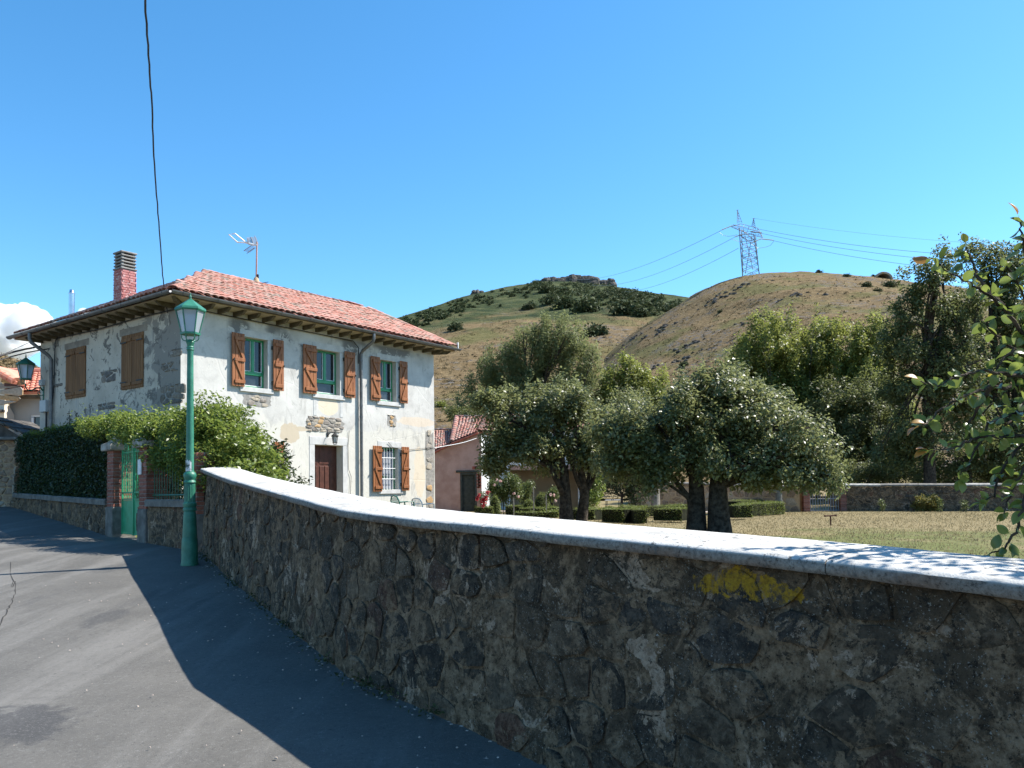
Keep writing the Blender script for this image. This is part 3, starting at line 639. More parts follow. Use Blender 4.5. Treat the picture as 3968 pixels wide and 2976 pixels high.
def build_near_wall():
    rng = random.Random(12)
    W = empty('garden_wall', (0, 0, 0)); tag(W, 'long rubble stone wall with concrete coping curving along the lane', 'wall')
    # mortar body: uneven front face, top and back
    ss = np.arange(0, WLEN, .045); nh = 30; V = []
    for s in ss:
        H = wall_h(s)
        for k in range(nh):
            h = H * k / (nh - 1)
            d = .045 * float(fbm(s * 2.2, h * 2.2, 41, 4)) + .03 * float(fbm(s * 9, h * 9, 45, 3)) - .008
            V.append(wall_map(s, h, d))
        p, n = wall_at(s)
        V.append(Vector((p[0] - n[0] * .5, p[1] - n[1] * .5, p[2] - .055))); V.append(Vector((p[0] - n[0] * .5, p[1] - n[1] * .5, -.3)))
    m = nh + 2; F = [(i * m + k, i * m + k + 1, (i + 1) * m + k + 1, (i + 1) * m + k) for i in range(len(ss) - 1) for k in range(m - 1)]
    core = np_obj('mortar', V, F, MAT['mortar'], W, True)
    for s in (0.0,):      # end face by the lamp post
        p, n = wall_at(s); a = wall_map(0, 0, -.02); b = wall_map(0, wall_h(0), -.02)
        MB().quad(a, b, (p[0] - n[0] * .5, p[1] - n[1] * .5, b.z), (p[0] - n[0] * .5, p[1] - n[1] * .5, a.z)).build('end_face', MAT['mortar'], W)
    cells = stone_cells(WLEN - 5.2, 1.48, .27, .175, rng)
    big = [c for c in cells if rng.random() < .93]
    rubble(W, big, wall_map, MAT['stone'], rng, .009, (-.009, .016), 300, wall_h)
    # coping cast in lengths with thin joints
    cuts = [-.04, 2.7, 5.3, 7.68, 9.55, 11.9, 13.6, 16.0, WLEN]
    for a, b in zip(cuts[:-1], cuts[1:]):
        st = np.arange(a + .003, b - .003, .07); st = np.r_[st, b - .003]; V = []; prof = None
        for s in st:
            p, n = wall_at(s); q = float(fbm(s * 1.7, 3.3, 51, 4)); e = .5 * float(fbm(s * 9, 1.1, 52, 3)); g = .5 * float(fbm(s * 14, 7.7, 53, 3))
            t_ = np.array([-n[1], n[0]]); p = [p[0] + t_[0] * min(s, 0) * -1, p[1] + t_[1] * min(s, 0) * -1, p[2]]
            zt = p[2] + .014 * q; zb = zt - .064 + .012 * g
            # (offset to lane, z): underside front, front face, rounded arris, top, back
            for d, z in ((-.03, zb + .003), (.022 + .012 * g, zb), (.032 + .016 * e, zb + .010), (.036 + .016 * e, zb + .028), (.030 + .018 * g, zt - .012 + .008 * e), (.018 + .014 * g, zt - .002 + .006 * e), (-.02, zt + .004 + .004 * g), (-.16, zt + .016 + .008 * q), (-.34, zt + .026), (-.50, zt + .030), (-.545, zt + .015), (-.55, zt - .05)):
                V.append((p[0] + n[0] * d, p[1] + n[1] * d, z))
        m = 12; k0 = len(st); F = [(i * m + k, i * m + (k + 1) % m, (i + 1) * m + (k + 1) % m, (i + 1) * m + k) for i in range(k0 - 1) for k in range(m)]
        o = MB(); o.add(V, F + [tuple(range(m - 1, -1, -1)), tuple((k0 - 1) * m + k for k in range(m))]); o.build('coping_slab', MAT['coping'], W, True)
    return W
build_near_wall()
def build_litter():
    rng = random.Random(5); b = MB()
    for k in range(170):
        x, y = rng.uniform(-6, .5), rng.uniform(2.6, 11); xr = right_edge(y) - .25
        x = xr - abs(rng.gauss(0, 1.6)) if k % 3 else xr - rng.uniform(0, 5)
        z = float(road_z(y)) + .012; r = rng.uniform(.003, .009); a = rng.uniform(0, 6)
        M = Matrix.Rotation(a, 3, 'Z'); b.box((x, y, z + r * .3), (r * 2, r * 1.4, r), M, .6)
    for k in range(160):      # dead leaves and chips caught at the wall foot
        s_ = rng.uniform(.2, 10.5); p, n = wall_at(s_); d = .03 + abs(rng.gauss(0, .12)); r = rng.uniform(.006, .016); M = Matrix.Rotation(rng.uniform(0, 6), 3, 'Z') @ Matrix.Rotation(rng.uniform(-.5, .5), 3, 'X'); b.box((p[0] + n[0] * d, p[1] + n[1] * d, float(road_z(p[1])) + .006), (r * 2, r * 1.2, .003), M, .5)
    tag(b.build('road_grit', MAT['gravel']), 'pale grit and small stones strewn on the asphalt', 'grit', kind='stuff')
build_litter()
# ------------------------------------------------------------------ the house (local x along the sunny front, y into the house)
HC = at(700, 1400, 20.0); HU = np.array([.595, .804]); HU /= np.linalg.norm(HU); HV = np.array([-HU[1], HU[0]])
HROT = math.atan2(HU[1], HU[0])
HL_, HD = 9.46, 7.8
def h_world(x, y, z): return Vector((HC.x + HU[0] * x + HV[0] * y, HC.y + HU[1] * x + HV[1] * y, z))
def h_hit(px, py, axis, val):
    """line of sight against a house plane x=val or y=val -> local point"""
    d = ray(px, py); dl = np.array([d[0] * HU[0] + d[1] * HU[1], d[0] * HV[0] + d[1] * HV[1], d[2]])
    o = np.array([-(HC.x * HU[0] + HC.y * HU[1]), -(HC.x * HV[0] + HC.y * HV[1]), EYE]); t = (val - o[axis]) / dl[axis]
    return Vector(o + dl * t)
def panel(A0, A1, Z0, Z1, ops, depth, fn, mat, parent, name='wall'):
    """wall face with real openings and reveals"""
    b = MB(); As = sorted({A0, A1, *[o[0] for o in ops], *[o[1] for o in ops]}); Zs = sorted({Z0, Z1, *[o[2] for o in ops], *[o[3] for o in ops]})
    for i in range(len(As) - 1):
        for j in range(len(Zs) - 1):
            ca, cz = (As[i] + As[i + 1]) / 2, (Zs[j] + Zs[j + 1]) / 2
            if any(o[0] < ca < o[1] and o[2] < cz < o[3] for o in ops): continue
            b.quad(fn(As[i], Zs[j], 0), fn(As[i + 1], Zs[j], 0), fn(As[i + 1], Zs[j + 1], 0), fn(As[i], Zs[j + 1], 0))
    for a0, a1, z0, z1 in ops:
        for p, q in (((a0, z0), (a0, z1)), ((a0, z1), (a1, z1)), ((a1, z1), (a1, z0)), ((a1, z0), (a0, z0))):
            b.quad(fn(*p, 0), fn(*q, 0), fn(*q, depth), fn(*p, depth))
    return b.build(name, mat, parent)
def barrel(len_=.44, w0=.105, w1=.085, rise=.062, n=6):
    """one curved clay tile, x across, y up the slope"""
    vs = []
    for y, w_ in ((0, w0), (len_, w1)):
        for th in (0.0, .014):
            for k in range(n + 1):
                a = math.pi * k / n; vs.append((-math.cos(a) * (w_ - th), y, math.sin(a) * (rise * w_ / w0 - th)))
    m = n + 1; F = []
    for k in range(n):
        F += [(k, k + 1, 2 * m + k + 1, 2 * m + k), (m + k, 3 * m + k, 3 * m + k + 1, m + k + 1), (k, m + k, m + k + 1, k + 1)]
    F += [(0, 2 * m, 3 * m, m), (n, m + n, 3 * m + n, 2 * m + n)]
    return np.array(vs), np.array(F)
BT_V, BT_F = barrel()
TILE_ME = np_mesh('tile', BT_V, BT_F, MAT['tile'], True)
def lay_tiles(frames, parent, limit=300, near=None, name='tile'):
    """frames: list of 4x4 in the parent's space; the nearest ones become tiles of their own"""
    if near is not None: frames = sorted(frames, key=near)
    for M in frames[:limit]:
        o = bpy.data.objects.new(name, TILE_ME); link(o, parent); o.matrix_local = M
    rest = frames[limit:]
    if rest:
        n = len(BT_V); A = np.array([np.array(M) for M in rest]); H = np.c_[BT_V, np.ones(n)]
        V = np.einsum('kij,nj->kni', A, H)[:, :, :3].reshape(-1, 3)
        F = (BT_F[None] + (np.arange(len(rest)) * n)[:, None, None]).reshape(-1, 4)
        tag(np_obj('upper_tiles', V, F, MAT['tile'], parent, True), kind='stuff')
def tile_frames(o, ex, ey, cols, rows, inside, rng, dx=.205, dy=.335, jit=1.0):
    ex, ey = Vector(ex).normalized(), Vector(ey).normalized(); ez = ex.cross(ey).normalized(); out = []
    cj = [rng.gauss(0, .007) * jit for _ in range(cols)]
    for c in range(cols):
        for r in range(rows):
            a, b = c * dx + dx / 2 + cj[c] + rng.gauss(0, .006) * jit, r * dy + rng.gauss(0, .014) * jit
            if not inside(c * dx + dx / 2, r * dy + .17): continue
            M = Matrix.Identity(4); t = rng.gauss(0, .03) * jit; k = 1 + rng.gauss(0, .03); lift = .012 + rng.uniform(0, .012) * jit
            X = (ex * math.cos(t) + ey * math.sin(t)); Y = (ey * math.cos(t) - ex * math.sin(t)); Y = (Y - ez * (.045 + rng.gauss(0, .008) * jit)).normalized()
            Z = X.cross(Y); p = Vector(o) + ex * a + ey * b + ez * (lift + .022)
            for i in range(3): M[i][0], M[i][1], M[i][2], M[i][3] = X[i] * k, Y[i], Z[i] * k, p[i]
            out.append(M)
    return out
def box_part(name, x0, x1, y0, y1, z0, z1, mat, parent, b=.006):
    return MB().bev(((x0 + x1) / 2, (y0 + y1) / 2, (z0 + z1) / 2), (abs(x1 - x0), abs(y1 - y0), abs(z1 - z0)), b).build(name, mat, parent)

def build_house():
    rng = random.Random(3)
    Hs = empty('stone_house', (HC.x, HC.y, 0), HROT)
    tag(Hs, 'two storey plastered house with red tiled hip roof and wooden shutters', 'house')
    ZB, ZT = -.2, 6.46
    W = {'w1': (1.87, 2.60, 4.50, 5.86), 'w2': (4.32, 5.21, 4.54, 5.86), 'w3': (6.90, 7.62, 4.53, 5.86), 'w4': (6.93, 7.69, 1.68, 3.04), 'w5': (1.87, 2.60, 1.66, 3.03)}
    DOOR = (4.24, 5.31, .68, 3.02)
    panel(0, HL_, ZB, ZT, list(W.values()) + [DOOR], .32, lambda a, z, d: (a, d, z), MAT['plaster'], Hs, 'front_wall')
    panel(0, HD, ZB, ZT, [], .3, lambda a, z, d: (d, a, z), MAT['plaster_worn'], Hs, 'side_wall')
    b = MB(); b.add([(HL_, 0, ZB), (HL_, HD, ZB), (HL_, HD, ZT), (HL_, 3.9, 8.3), (HL_, 0, ZT)], [(0, 1, 2, 3, 4)]); b.build('gable_wall', MAT['plaster'], Hs)
    MB().quad((0, HD, ZB), (HL_, HD, ZB), (HL_, HD, ZT), (0, HD, ZT)).build('rear_wall', MAT['plaster'], Hs)
    # lintels, jambs, sills of dressed stone
    for k, (x0, x1, z0, z1) in W.items():
        if k != 'w5':
            box_part('lintel', x0 - .16, x1 + .15, -.012, .10, z1 + .002, z1 + .19, MAT['dress'], Hs)
            box_part('sill', x0 - .17, x1 + .17, -.05, .16, z0 - .135, z0 - .004, MAT['dress'], Hs)
            jz = 3.88 if k == 'w2' else z0 - .002
            box_part('jamb', x0 - .13, x0 - .002, -.009, .06, jz, z1, MAT['dress'], Hs); box_part('jamb', x1 + .002, x1 + .12, -.009, .06, jz, z1, MAT['dress'], Hs)
        window(Hs, k, x0, x1, z0, z1)
    box_part('lintel', DOOR[0] - .2, DOOR[1] + .2, -.014, .1, 3.024, 3.26, MAT['dress'], Hs)
    box_part('jamb', DOOR[0] - .2, DOOR[0] - .002, -.011, .08, .7, 3.02, MAT['dress'], Hs); box_part('jamb', DOOR[1] + .002, DOOR[1] + .2, -.011, .08, .7, 3.02, MAT['dress'], Hs)
    # door: two panelled leaves set deep in the wall
    x0, x1, z0, z1 = DOOR; mid = x0 + .36
    D = MB().box(((x0 + x1) / 2, .30, (z0 + z1) / 2), (x1 - x0, .05, z1 - z0)).build('door', MAT['door_wood'], Hs)
    for a, c in ((x0 + .05, mid - .03), (mid + .03, x1 - .10)):
        box_part('door_panel', a, c, .262, .272, z1 - .55, z1 - .07, MAT['door_wood'], D, .004)
        for k in range(3):
            w_ = (c - a) / 3; box_part('door_panel', a + k * w_ + .012, a + (k + 1) * w_ - .012, .258, .272, z1 - 1.42, z1 - .62, MAT['door_wood'], D, .006)
        box_part('door_panel', a, c, .262, .272, z1 - 1.72, z1 - 1.48, MAT['door_wood'], D, .004); box_part('door_panel', a, c, .262, .272, z0 + .1, z1 - 1.78, MAT['door_wood'], D, .004)
    box_part('door_handle', mid + .05, mid + .10, .235, .262, z1 - 1.45, z1 - 1.33, MAT['steel'], D, .004)
    box_part('doorstep', DOOR[0] - .3, DOOR[1] + .3, -.35, .3, .6, .70, MAT['dress'], Hs)
    # open shutters on the front, closed pairs on the shaded side
    for x0, x1, z0, z1, sd in ((1.42, 1.81, 4.48, 5.91, 1), (2.73, 3.09, 4.48, 5.91, -1), (3.77, 4.26, 4.50, 5.92, 1), (5.34, 5.77, 4.51, 5.92, -1), (6.42, 6.83, 4.51, 5.91, 1), (7.72, 8.08, 4.52, 5.91, -1), (6.49, 6.88, 1.62, 3.07, 1), (7.77, 8.12, 1.64, 3.08, -1), (2.74, 3.10, 1.62, 3.04, -1)):
        shutter(Hs, x0, x1, z0, z1, sd)
    for y0, y1 in ((4.88, 6.07), (1.74, 2.86)):
        ym = (y0 + y1) / 2
        box_part('lintel', -.006, .06, y0 - .16, y1 + .15, 5.95, 6.14, MAT['old_lintel'], Hs)
        for a, c in ((y0, ym - .006), (ym + .006, y1)):
            S = MB().bev((-.045, (a + c) / 2, 4.60), (.022, c - a - .04, .09), .004).build('shutter', MAT['pine_old'], Hs)
            MB().bev((-.045, (a + c) / 2, 5.80), (.022, c - a - .04, .09), .004).build('ledge', MAT['pine_old'], S)
            for k in range(5):
                w_ = (c - a) / 5; box_part('plank', -.034, -.006, a + k * w_ + .003, a + (k + 1) * w_ - .003, 4.47, 5.94, MAT['pine_old'], S, .005)
            for z in (4.66, 5.74): box_part('hinge', -.063, -.057, a if a == y0 else c - .3, a + .3 if a == y0 else c + .02, z - .018, z + .018, MAT['iron'], S, .002)
    roof(Hs, rng)
    stone_patches(Hs)
    # small fittings
    MB().tube([(7.2, -.04, 3.2), (7.4, -.03, 3.05), (8.2, -.03, 3.0), (9.4, -.03, 3.12)], .008, 5).build('cable', MAT['cable'], Hs)
    MB().tube([(.05, -.05, 6.34), (2.5, -.06, 6.31), (5.7, -.06, 6.28), (5.93, -.06, 6.1), (5.93, -.05, 5.6)], .014, 5).build('cable', MAT['cable'], Hs)
    MB().tube([(-.05, .05, 6.30), (-.05, 2.0, 6.33), (-.06, 4.0, 6.30), (-.05, 6.6, 6.36), (-.05, 6.72, 6.28), (-.05, 6.75, 5.2), (-.05, 6.85, 4.4), (-.05, 7.1, 4.2)], .016, 5).build('cable', MAT['cable'], Hs)
    MB().tube([(5.55, -.03, 3.5), (5.5, -.03, 3.0), (5.52, -.03, 2.3), (5.62, -.03, 2.1), (5.58, -.03, 1.5)], .007, 5).build('cable', MAT['cable'], Hs)
    MB().bev((-.07, 7.33, 4.36), (.13, .40, .36), .012).build('meter_box', MAT['meter'], Hs)
    MB().tube([(-.05, 7.25, 4.18), (-.05, 7.25, 3.2)], .03, 8).build('conduit', MAT['cable'], Hs)
    MB().bev((-.06, 7.55, 5.1), (.12, .2, .18), .01).build('junction_box', MAT['meter'], Hs)
    return Hs
def window(Hs, key, x0, x1, z0, z1):
    y = .20; f = .055; b = MB(); t = z0 + .30 * (z1 - z0); xm = (x0 + x1) / 2
    for c, d in ((((x0 + f / 2), y, (z0 + z1) / 2), (f, .06, z1 - z0)), ((x1 - f / 2, y, (z0 + z1) / 2), (f, .06, z1 - z0)), ((xm, y, z1 - f / 2), (x1 - x0 - 2 * f, .06, f)), ((xm, y, z0 + f / 2), (x1 - x0 - 2 * f, .06, f)), ((xm, y - .012, t), (x1 - x0 - 2 * f, .07, .10)), ((xm, y - .014, (t + .05 + z1 - f) / 2), (.10, .06, z1 - f - t - .05))):
        b.bev(c, d, .008)
    Wn = b.build('window', MAT['green_paint'], Hs)
    g = MAT['glass']
    for a, c, e, h in ((x0 + f, xm - .05, t + .05, z1 - f), (xm + .05, x1 - f, t + .05, z1 - f), (x0 + f, x1 - f, z0 + f, t - .05)):
        MB().box(((a + c) / 2, y + .01, (e + h) / 2), (c - a, .008, h - e)).build('pane', g, Wn)
        q = MB()
        for cc, dd in (((a + .012, y, (e + h) / 2), (.018, .03, h - e)), ((c - .012, y, (e + h) / 2), (.018, .03, h - e)), (((a + c) / 2, y, e + .012), (c - a - .05, .03, .018))): q.box(cc, dd)
        q.build('glazing_bead', MAT['white'], Wn)
    if key == 'w4':
        MB().box((xm, y - .045, (z0 + z1) / 2 - .05), (x1 - x0 - .22, .004, z1 - z0 - .15)).build('lace_curtain', MAT['lace'], Wn)
        G = MB().tube([(x0 - .01, .05, z0 + .34), (x1 - .1, .05, z0 + .34)], .014, 6).build('window_bars', MAT['white'], Hs)
        for k in (2, 3): MB().tube([(x0 - .01, .05, z0 + .34 * k), (x1 - .1, .05, z0 + .34 * k)], .014, 6).build('bar', MAT['white'], G)
        for k in range(5): MB().tube([(x0 + .06 + k * .125, .062, z0), (x0 + .06 + k * .125, .062, z1)], .013, 6).build('bar', MAT['white'], G)
def shutter(Hs, x0, x1, z0, z1, sd):
    w_ = x1 - x0; y = -.075; b = MB(); zm = (z0 + z1) / 2; l = .095
    inx0, inx1 = (x0 + .07, x1 - .004) if sd > 0 else (x0 + .05, x1 - .03)
    zs = (z0 + .13, zm, z1 - .15)
    for z in zs: b.bev(((inx0 + inx1) / 2, y - .031, z), (inx1 - inx0, .03, l), .005)
    for za, zb in ((zs[0], zs[1]), (zs[1], zs[2])):
        xa, xb = (inx1 - .04, inx0 + .04) if sd > 0 else (inx0 + .04, inx1 - .04)
        dx, dz = xb - xa, (zb - l / 2) - (za + l / 2); L = math.hypot(dx, dz); M = Matrix.Rotation(math.atan2(dx, dz), 3, 'Y')
        b.bev(((xa + xb) / 2, y - .029, (za + zb) / 2), (.075, .026, L), .004, M)
    S = b.build('shutter', MAT['pine'], Hs); n = 4
    for k in range(n):
        a = x0 + w_ * k / n; box_part('plank', a + .003, a + w_ / n - .003, y - .014, y + .016, z0, z1, MAT['pine'], S, .006)
    xe = x1 - .002 if sd > 0 else x0 + .002
    for z in (z0 + .2, z1 - .25): MB().box((xe, y + .03, z), (.03, .06, .10)).build('hinge', MAT['iron'], S)
    xo = x0 + .03 if sd > 0 else x1 - .03
    MB().box((xo, y - .05, zm - .02), (.02, .05, .05)).build('latch', MAT['iron'], S)
def roof(Hs, rng):
    ex0, ex1, ey0, ey1, ze = -.58, 10.02, -.58, 8.38, 6.56
    R1, R2 = (3.2, 3.9, 8.50), (9.98, 3.9, 8.62)
    A, B, Cc, Dd = (ex0, ey0, ze), (ex1, ey0, ze), (ex1, ey1, ze), (ex0, ey1, ze)
    b = MB(); b.add([A, B, R2, R1, Cc, Dd], [(0, 1, 2, 3), (0, 3, 5), (5, 3, 2, 4)])
    lo = [(p[0], p[1], p[2] - .06) for p in (A, B, R2, R1, Cc, Dd)]; b.add(lo, [(3, 2, 1, 0), (5, 3, 0), (4, 2, 3, 5), (1, 2, 4)])
    Rf = b.build('roof', MAT['tile'], Hs)
    # front slope
    ey = Vector((0, R1[1] - ey0, 8.56 - ze)); L = ey.length; ex = Vector((1, 0, .002))
    hipx = lambda v: (R1[0] - ex0) * v / L
    fr = tile_frames((ex0, ey0 - .04, ze + .005), ex, ey, 51, 15, lambda a, v: a > hipx(v) - .02 and v < L, rng)
    # side slope (hip)
    ey2 = Vector((R1[0] - ex0, 0, R1[2] - ze)); L2 = ey2.length
    def ins(a, v):
        half0, half1 = (ey1 - R1[1]), (R1[1] - ey0); d = a - half0
        return (-half0 * (1 - v / L2) - .02 < d < half1 * (1 - v / L2) + .02) and v < L2
    fs = tile_frames((ex0 - .04, ey1, ze + .005), Vector((0, -1, 0)), ey2, 43, 13, ins, rng)
    inv = Matrix.Rotation(-HROT, 4, 'Z') @ Matrix.Translation((-HC.x, -HC.y, 0)); camL = inv @ Vector((0, 0, EYE))
    lay_tiles(fr + fs, Rf, 300, lambda M: (M.translation - camL).length)
    # capping tiles on hip, ridge and verge
    def caps(p, q, step=.36, sc_=1.25, nm='ridge_tile'):
        p, q = Vector(p), Vector(q); n = int((q - p).length / step); d = (q - p).normalized(); x = d.cross(Vector((0, 0, 1))).normalized(); z = x.cross(d)
        for k in range(n):
            M = Matrix.Identity(4); c = p + d * (k * step) + z * (.05 + rng.uniform(0, .02)); t = rng.gauss(0, .05); X = x * math.cos(t) + z * math.sin(t); Z = z * math.cos(t) - x * math.sin(t)
            for i in range(3): M[i][0], M[i][1], M[i][2], M[i][3] = X[i] * sc_, d[i], Z[i] * sc_, c[i]
            o = bpy.data.objects.new(nm, TILE_ME); link(o, Rf); o.matrix_local = M
    caps((ex0 + .05, ey0 + .05, ze), R1); caps(R1, R2); caps((ex1 - .06, ey0, ze + .02), (R2[0] - .06, R2[1], R2[2] + .0))
    # slipped glass tile patch
    # flat soffit boards and rafter tails
    MB().box(((ex0 + ex1) / 2, ey0 / 2 + .03, 6.47), (ex1 - ex0 - .04, -ey0 - .03, .024)).build('soffit', MAT['soffit'], Hs)
    MB().box((ex0 / 2 + .03, (ey1) / 2, 6.473), (-ex0 - .03, ey1 - .06, .024)).build('soffit', MAT['soffit'], Hs)
    MB().box(((ex1 + HL_) / 2, 3.9, 6.474), (ex1 - HL_ - .04, 8.3, .02)).build('soffit', MAT['soffit'], Hs)
    def rafter(px, py, dx, dy, L):
        M = Matrix.Rotation(math.atan2(dy, dx), 3, 'Z'); c = Vector((px, py, 0))
        vs = [Vector(p) for p in ((0, -.04, 6.457), (0, .04, 6.457), (0, .04, 6.34), (0, -.04, 6.34), (L, -.04, 6.457), (L, .04, 6.457), (L, .04, 6.425), (L, -.04, 6.425), (L - .12, -.04, 6.35), (L - .12, .04, 6.35))]
        vs = [M @ p + c for p in vs]
        MB().add(vs, [(0, 1, 2, 3), (0, 4, 5, 1), (4, 7, 6, 5), (7, 8, 9, 6), (8, 3, 2, 9), (0, 3, 8, 7, 4), (1, 5, 6, 9, 2)]).build('rafter', MAT['rafter'], Hs)
    for k in range(21): rafter(.15 + k * .462, .02, 0, -1, .52)
    for k in range(16): rafter(.02, .30 + k * .49, -1, 0, .52)
    rafter(.02, .02, -.707, -.707, .72); rafter(9.44, .02, .6, -.8, .62)
    # half round gutter
    def gutter(p, q, out):
        p, q, out = Vector(p), Vector(q), Vector(out); b = MB(); n = 8; vs = []
        for e in (p, q):
            for rr in (.075, .068):
                for k in range(n + 1):
                    a = math.pi * k / n; vs.append(e + out * (-math.cos(a) * rr) + Vector((0, 0, -math.sin(a) * rr)))
        m = n + 1; F = []
        for k in range(n): F += [(k, k + 1, 2 * m + k + 1, 2 * m + k), (m + k, 3 * m + k, 3 * m + k + 1, m + k + 1), (k, m + k, m + k + 1, k + 1), (2 * m + k, 2 * m + k + 1, 3 * m + k + 1, 3 * m + k)]
        F += [(0, 2 * m, 3 * m, m), (n, m + n, 3 * m + n, 2 * m + n)]
        G = b.add(vs, F).build('gutter', MAT['zinc'], Hs, True)
        L = (q - p).length
        for k in range(int(L / 1.0) + 1):
            c = p + (q - p) * ((k + .3) / (L / 1.0 + .3)); r = MB()
            pts = [c + out * (-math.cos(math.pi * j / 8) * .08) + Vector((0, 0, -math.sin(math.pi * j / 8) * .08)) for j in range(9)]
            r.tube(pts, .011, 5).build('bracket', MAT['zinc'], G)
    gutter((ex0 - .08, ey0 - .085, ze - .02), (ex1 + .06, ey0 - .085, ze - .02), (0, -1, 0)); gutter((ex0 - .085, ey0 - .08, ze - .022), (ex0 - .085, ey1 + .05, ze - .022), (-1, 0, 0))
    MB().box((ex1 + .02, ey0 - .03, ze + .10), (.03, .06, .24)).build('gutter_end', MAT['white'], Hs)
    P = MB().tube([(6.0, ey0 - .085, ze - .09), (6.0, ey0 - .085, ze - .24), (6.0, ey0 - .05, ze - .33), (6.0, -.16, 6.0), (6.0, -.085, 5.9), (6.0, -.085, .7)], .05, 10).build('downpipe', MAT['zinc'], Hs, True)
    for z in (5.7, 4.3, 3.95, 2.6): MB().lathe([(.056, -.03), (.056, .03)], 10, (6.0, -.085, z)).build('pipe_clip', MAT['zinc'], P)
    P = MB().tube([(ex0 - .085, 6.95, ze - .09), (ex0 - .085, 6.95, ze - .26), (ex0 - .05, 6.94, ze - .36), (-.16, 6.9, 5.86), (-.085, 6.88, 5.74), (-.085, 6.86, 1.0)], .052, 10).build('downpipe', MAT['zinc'], Hs, True)
    for z in (5.2, 4.2): MB().lathe([(.058, -.03), (.058, .03)], 10, (-.085, 6.87, z)).build('pipe_clip', MAT['zinc'], P)
    # brick chimney with slatted cement cowl
    c = h_hit(470, 1175, 0, .12); cx, cy = .12 + .21, c.y + .21; zt = h_hit(470, 1040, 0, .12).z
    Ch = MB().box((cx, cy, (6.5 + zt) / 2), (.40, .40, zt - 6.5)).build('chimney', MAT['chbrick'], Hs)
    nb = int((zt - 6.75) / .072)
    for k in range(nb):
        z = 6.75 + (k + .5) * .072; o_ = .055 if k % 2 else -.055
        for sx, sy in ((-1, 0), (1, 0), (0, -1), (0, 1)):
            for j in (-1, 1):
                if sx: MB().bev((cx + sx * .203, cy + j * .1035 + o_ * .4, z), (.02, .195, .062), .006).build('brick', MAT['chbrick'], Ch)
                else: MB().bev((cx + j * .1035 + o_ * .4, cy + sy * .203, z), (.195, .02, .062), .006).build('brick', MAT['chbrick'], Ch)
    z = zt
    for k in range(6):
        s_ = .47 if k in (0, 5) else .44
        MB().bev((cx, cy, z + .03), (s_, s_, .05 if k in (0, 5) else .042), .012).build('cowl_slat', MAT['cement'], Ch)
        if k < 5:
            q = MB()
            for sx in (-1, 1):
                for sy in (-1, 1): q.box((cx + sx * .16, cy + sy * .16, z + .072), (.06, .06, .042))
            q.build('cowl_post', MAT['cement'], Ch)
        z += .092
    # steel flue
    f = h_hit(277, 1222, 0, .9); ft = h_hit(277, 1123, 0, .9).z
    MB().lathe([(.085, 6.6), (.085, ft - .14), (.092, ft - .135), (.092, ft - .11), (.068, ft - .08), (.062, ft)], 16, (.9, f.y, 0)).build('flue', MAT['steel'], Hs, True)
def stone_patches(Hs):
    """places where the render has fallen away"""
    rng = random.Random(8)
    def patch(x0, x1, z0, z1, cw, ch, mat='quoin_stone', dens=1.0):
        c = MB(); n = 22; cx, cz = (x0 + x1) / 2, (z0 + z1) / 2
        pts = []
        for k in range(n):
            a = 2 * math.pi * k / n; s_ = 1 / max(abs(math.cos(a)), abs(math.sin(a))) ** .75 * rng.uniform(.86, 1.05)
            pts.append((cx + math.cos(a) * s_ * (x1 - x0) / 2, -.004, cz + math.sin(a) * s_ * (z1 - z0) / 2))
        P = c.add(pts + [(cx, -.005, cz)], [(k, (k + 1) % n, n) for k in range(n)]).build('bare_masonry', MAT['mort'], Hs)
        cells = [q for q in stone_cells(x1 - x0, z1 - z0, cw, ch, rng, x0) if rng.random() < dens and x0 + cw * .4 < q[0] < x1 - cw * .4]
        cells = [(s, h, [(min(max(a, x0), x1), b) for a, b in p]) for s, h, p in cells]
        rubble(P, cells, lambda s, h, d: Vector((s, -.006 - d, z0 + h)), MAT[mat], rng, .008, (.006, .022), 300, None, 'stone')
    patch(3.88, 5.40, 3.40, 3.86, .21, .085); patch(1.78, 2.74, 3.98, 4.34, .24, .10, dens=.7); patch(7.18, 7.62, 3.72, 4.10, .17, .10, dens=.9)
    patch(8.98, 9.44, .75, 3.72, .30, .17)
    # holes on the shaded side
    def hole(y0, y1, z0, z1):
        n = 14; cy, cz = (y0 + y1) / 2, (z0 + z1) / 2
        pts = [(-.004, cy + math.cos(6.283 * k / n) * (y1 - y0) / 2 * rng.uniform(.7, 1.1), cz + math.sin(6.283 * k / n) * (z1 - z0) / 2 * rng.uniform(.7, 1.1)) for k in range(n)]
        P = MB().add(pts + [(-.005, cy, cz)], [(k, (k + 1) % n, n) for k in range(n)]).build('bare_masonry', MAT['mort'], Hs)
        cells = stone_cells(y1 - y0, z1 - z0, .2, .12, rng, y0)
        rubble(P, cells, lambda s, h, d: Vector((-.006 - d, s, z0 + h)), MAT['grey_stone'], rng, .014, (.004, .016), 300, None, 'stone')
    for y0, y1, z0, z1 in ((3.5, 3.95, 4.75, 5.1), (.15, .95, 3.9, 4.4), (3.6, 4.1, 4.0, 4.2), (.3, .9, 4.75, 5.0), (.2, .5, 5.1, 5.3), (6.6, 6.8, 4.9, 5.0)): hole(y0, y1, z0, z1)
MAT['old_lintel'] = simple('old_lintel_stone', (.20, .17, .14), (.30, .26, .215), 4, .95, .1, .5, 24)
build_house()

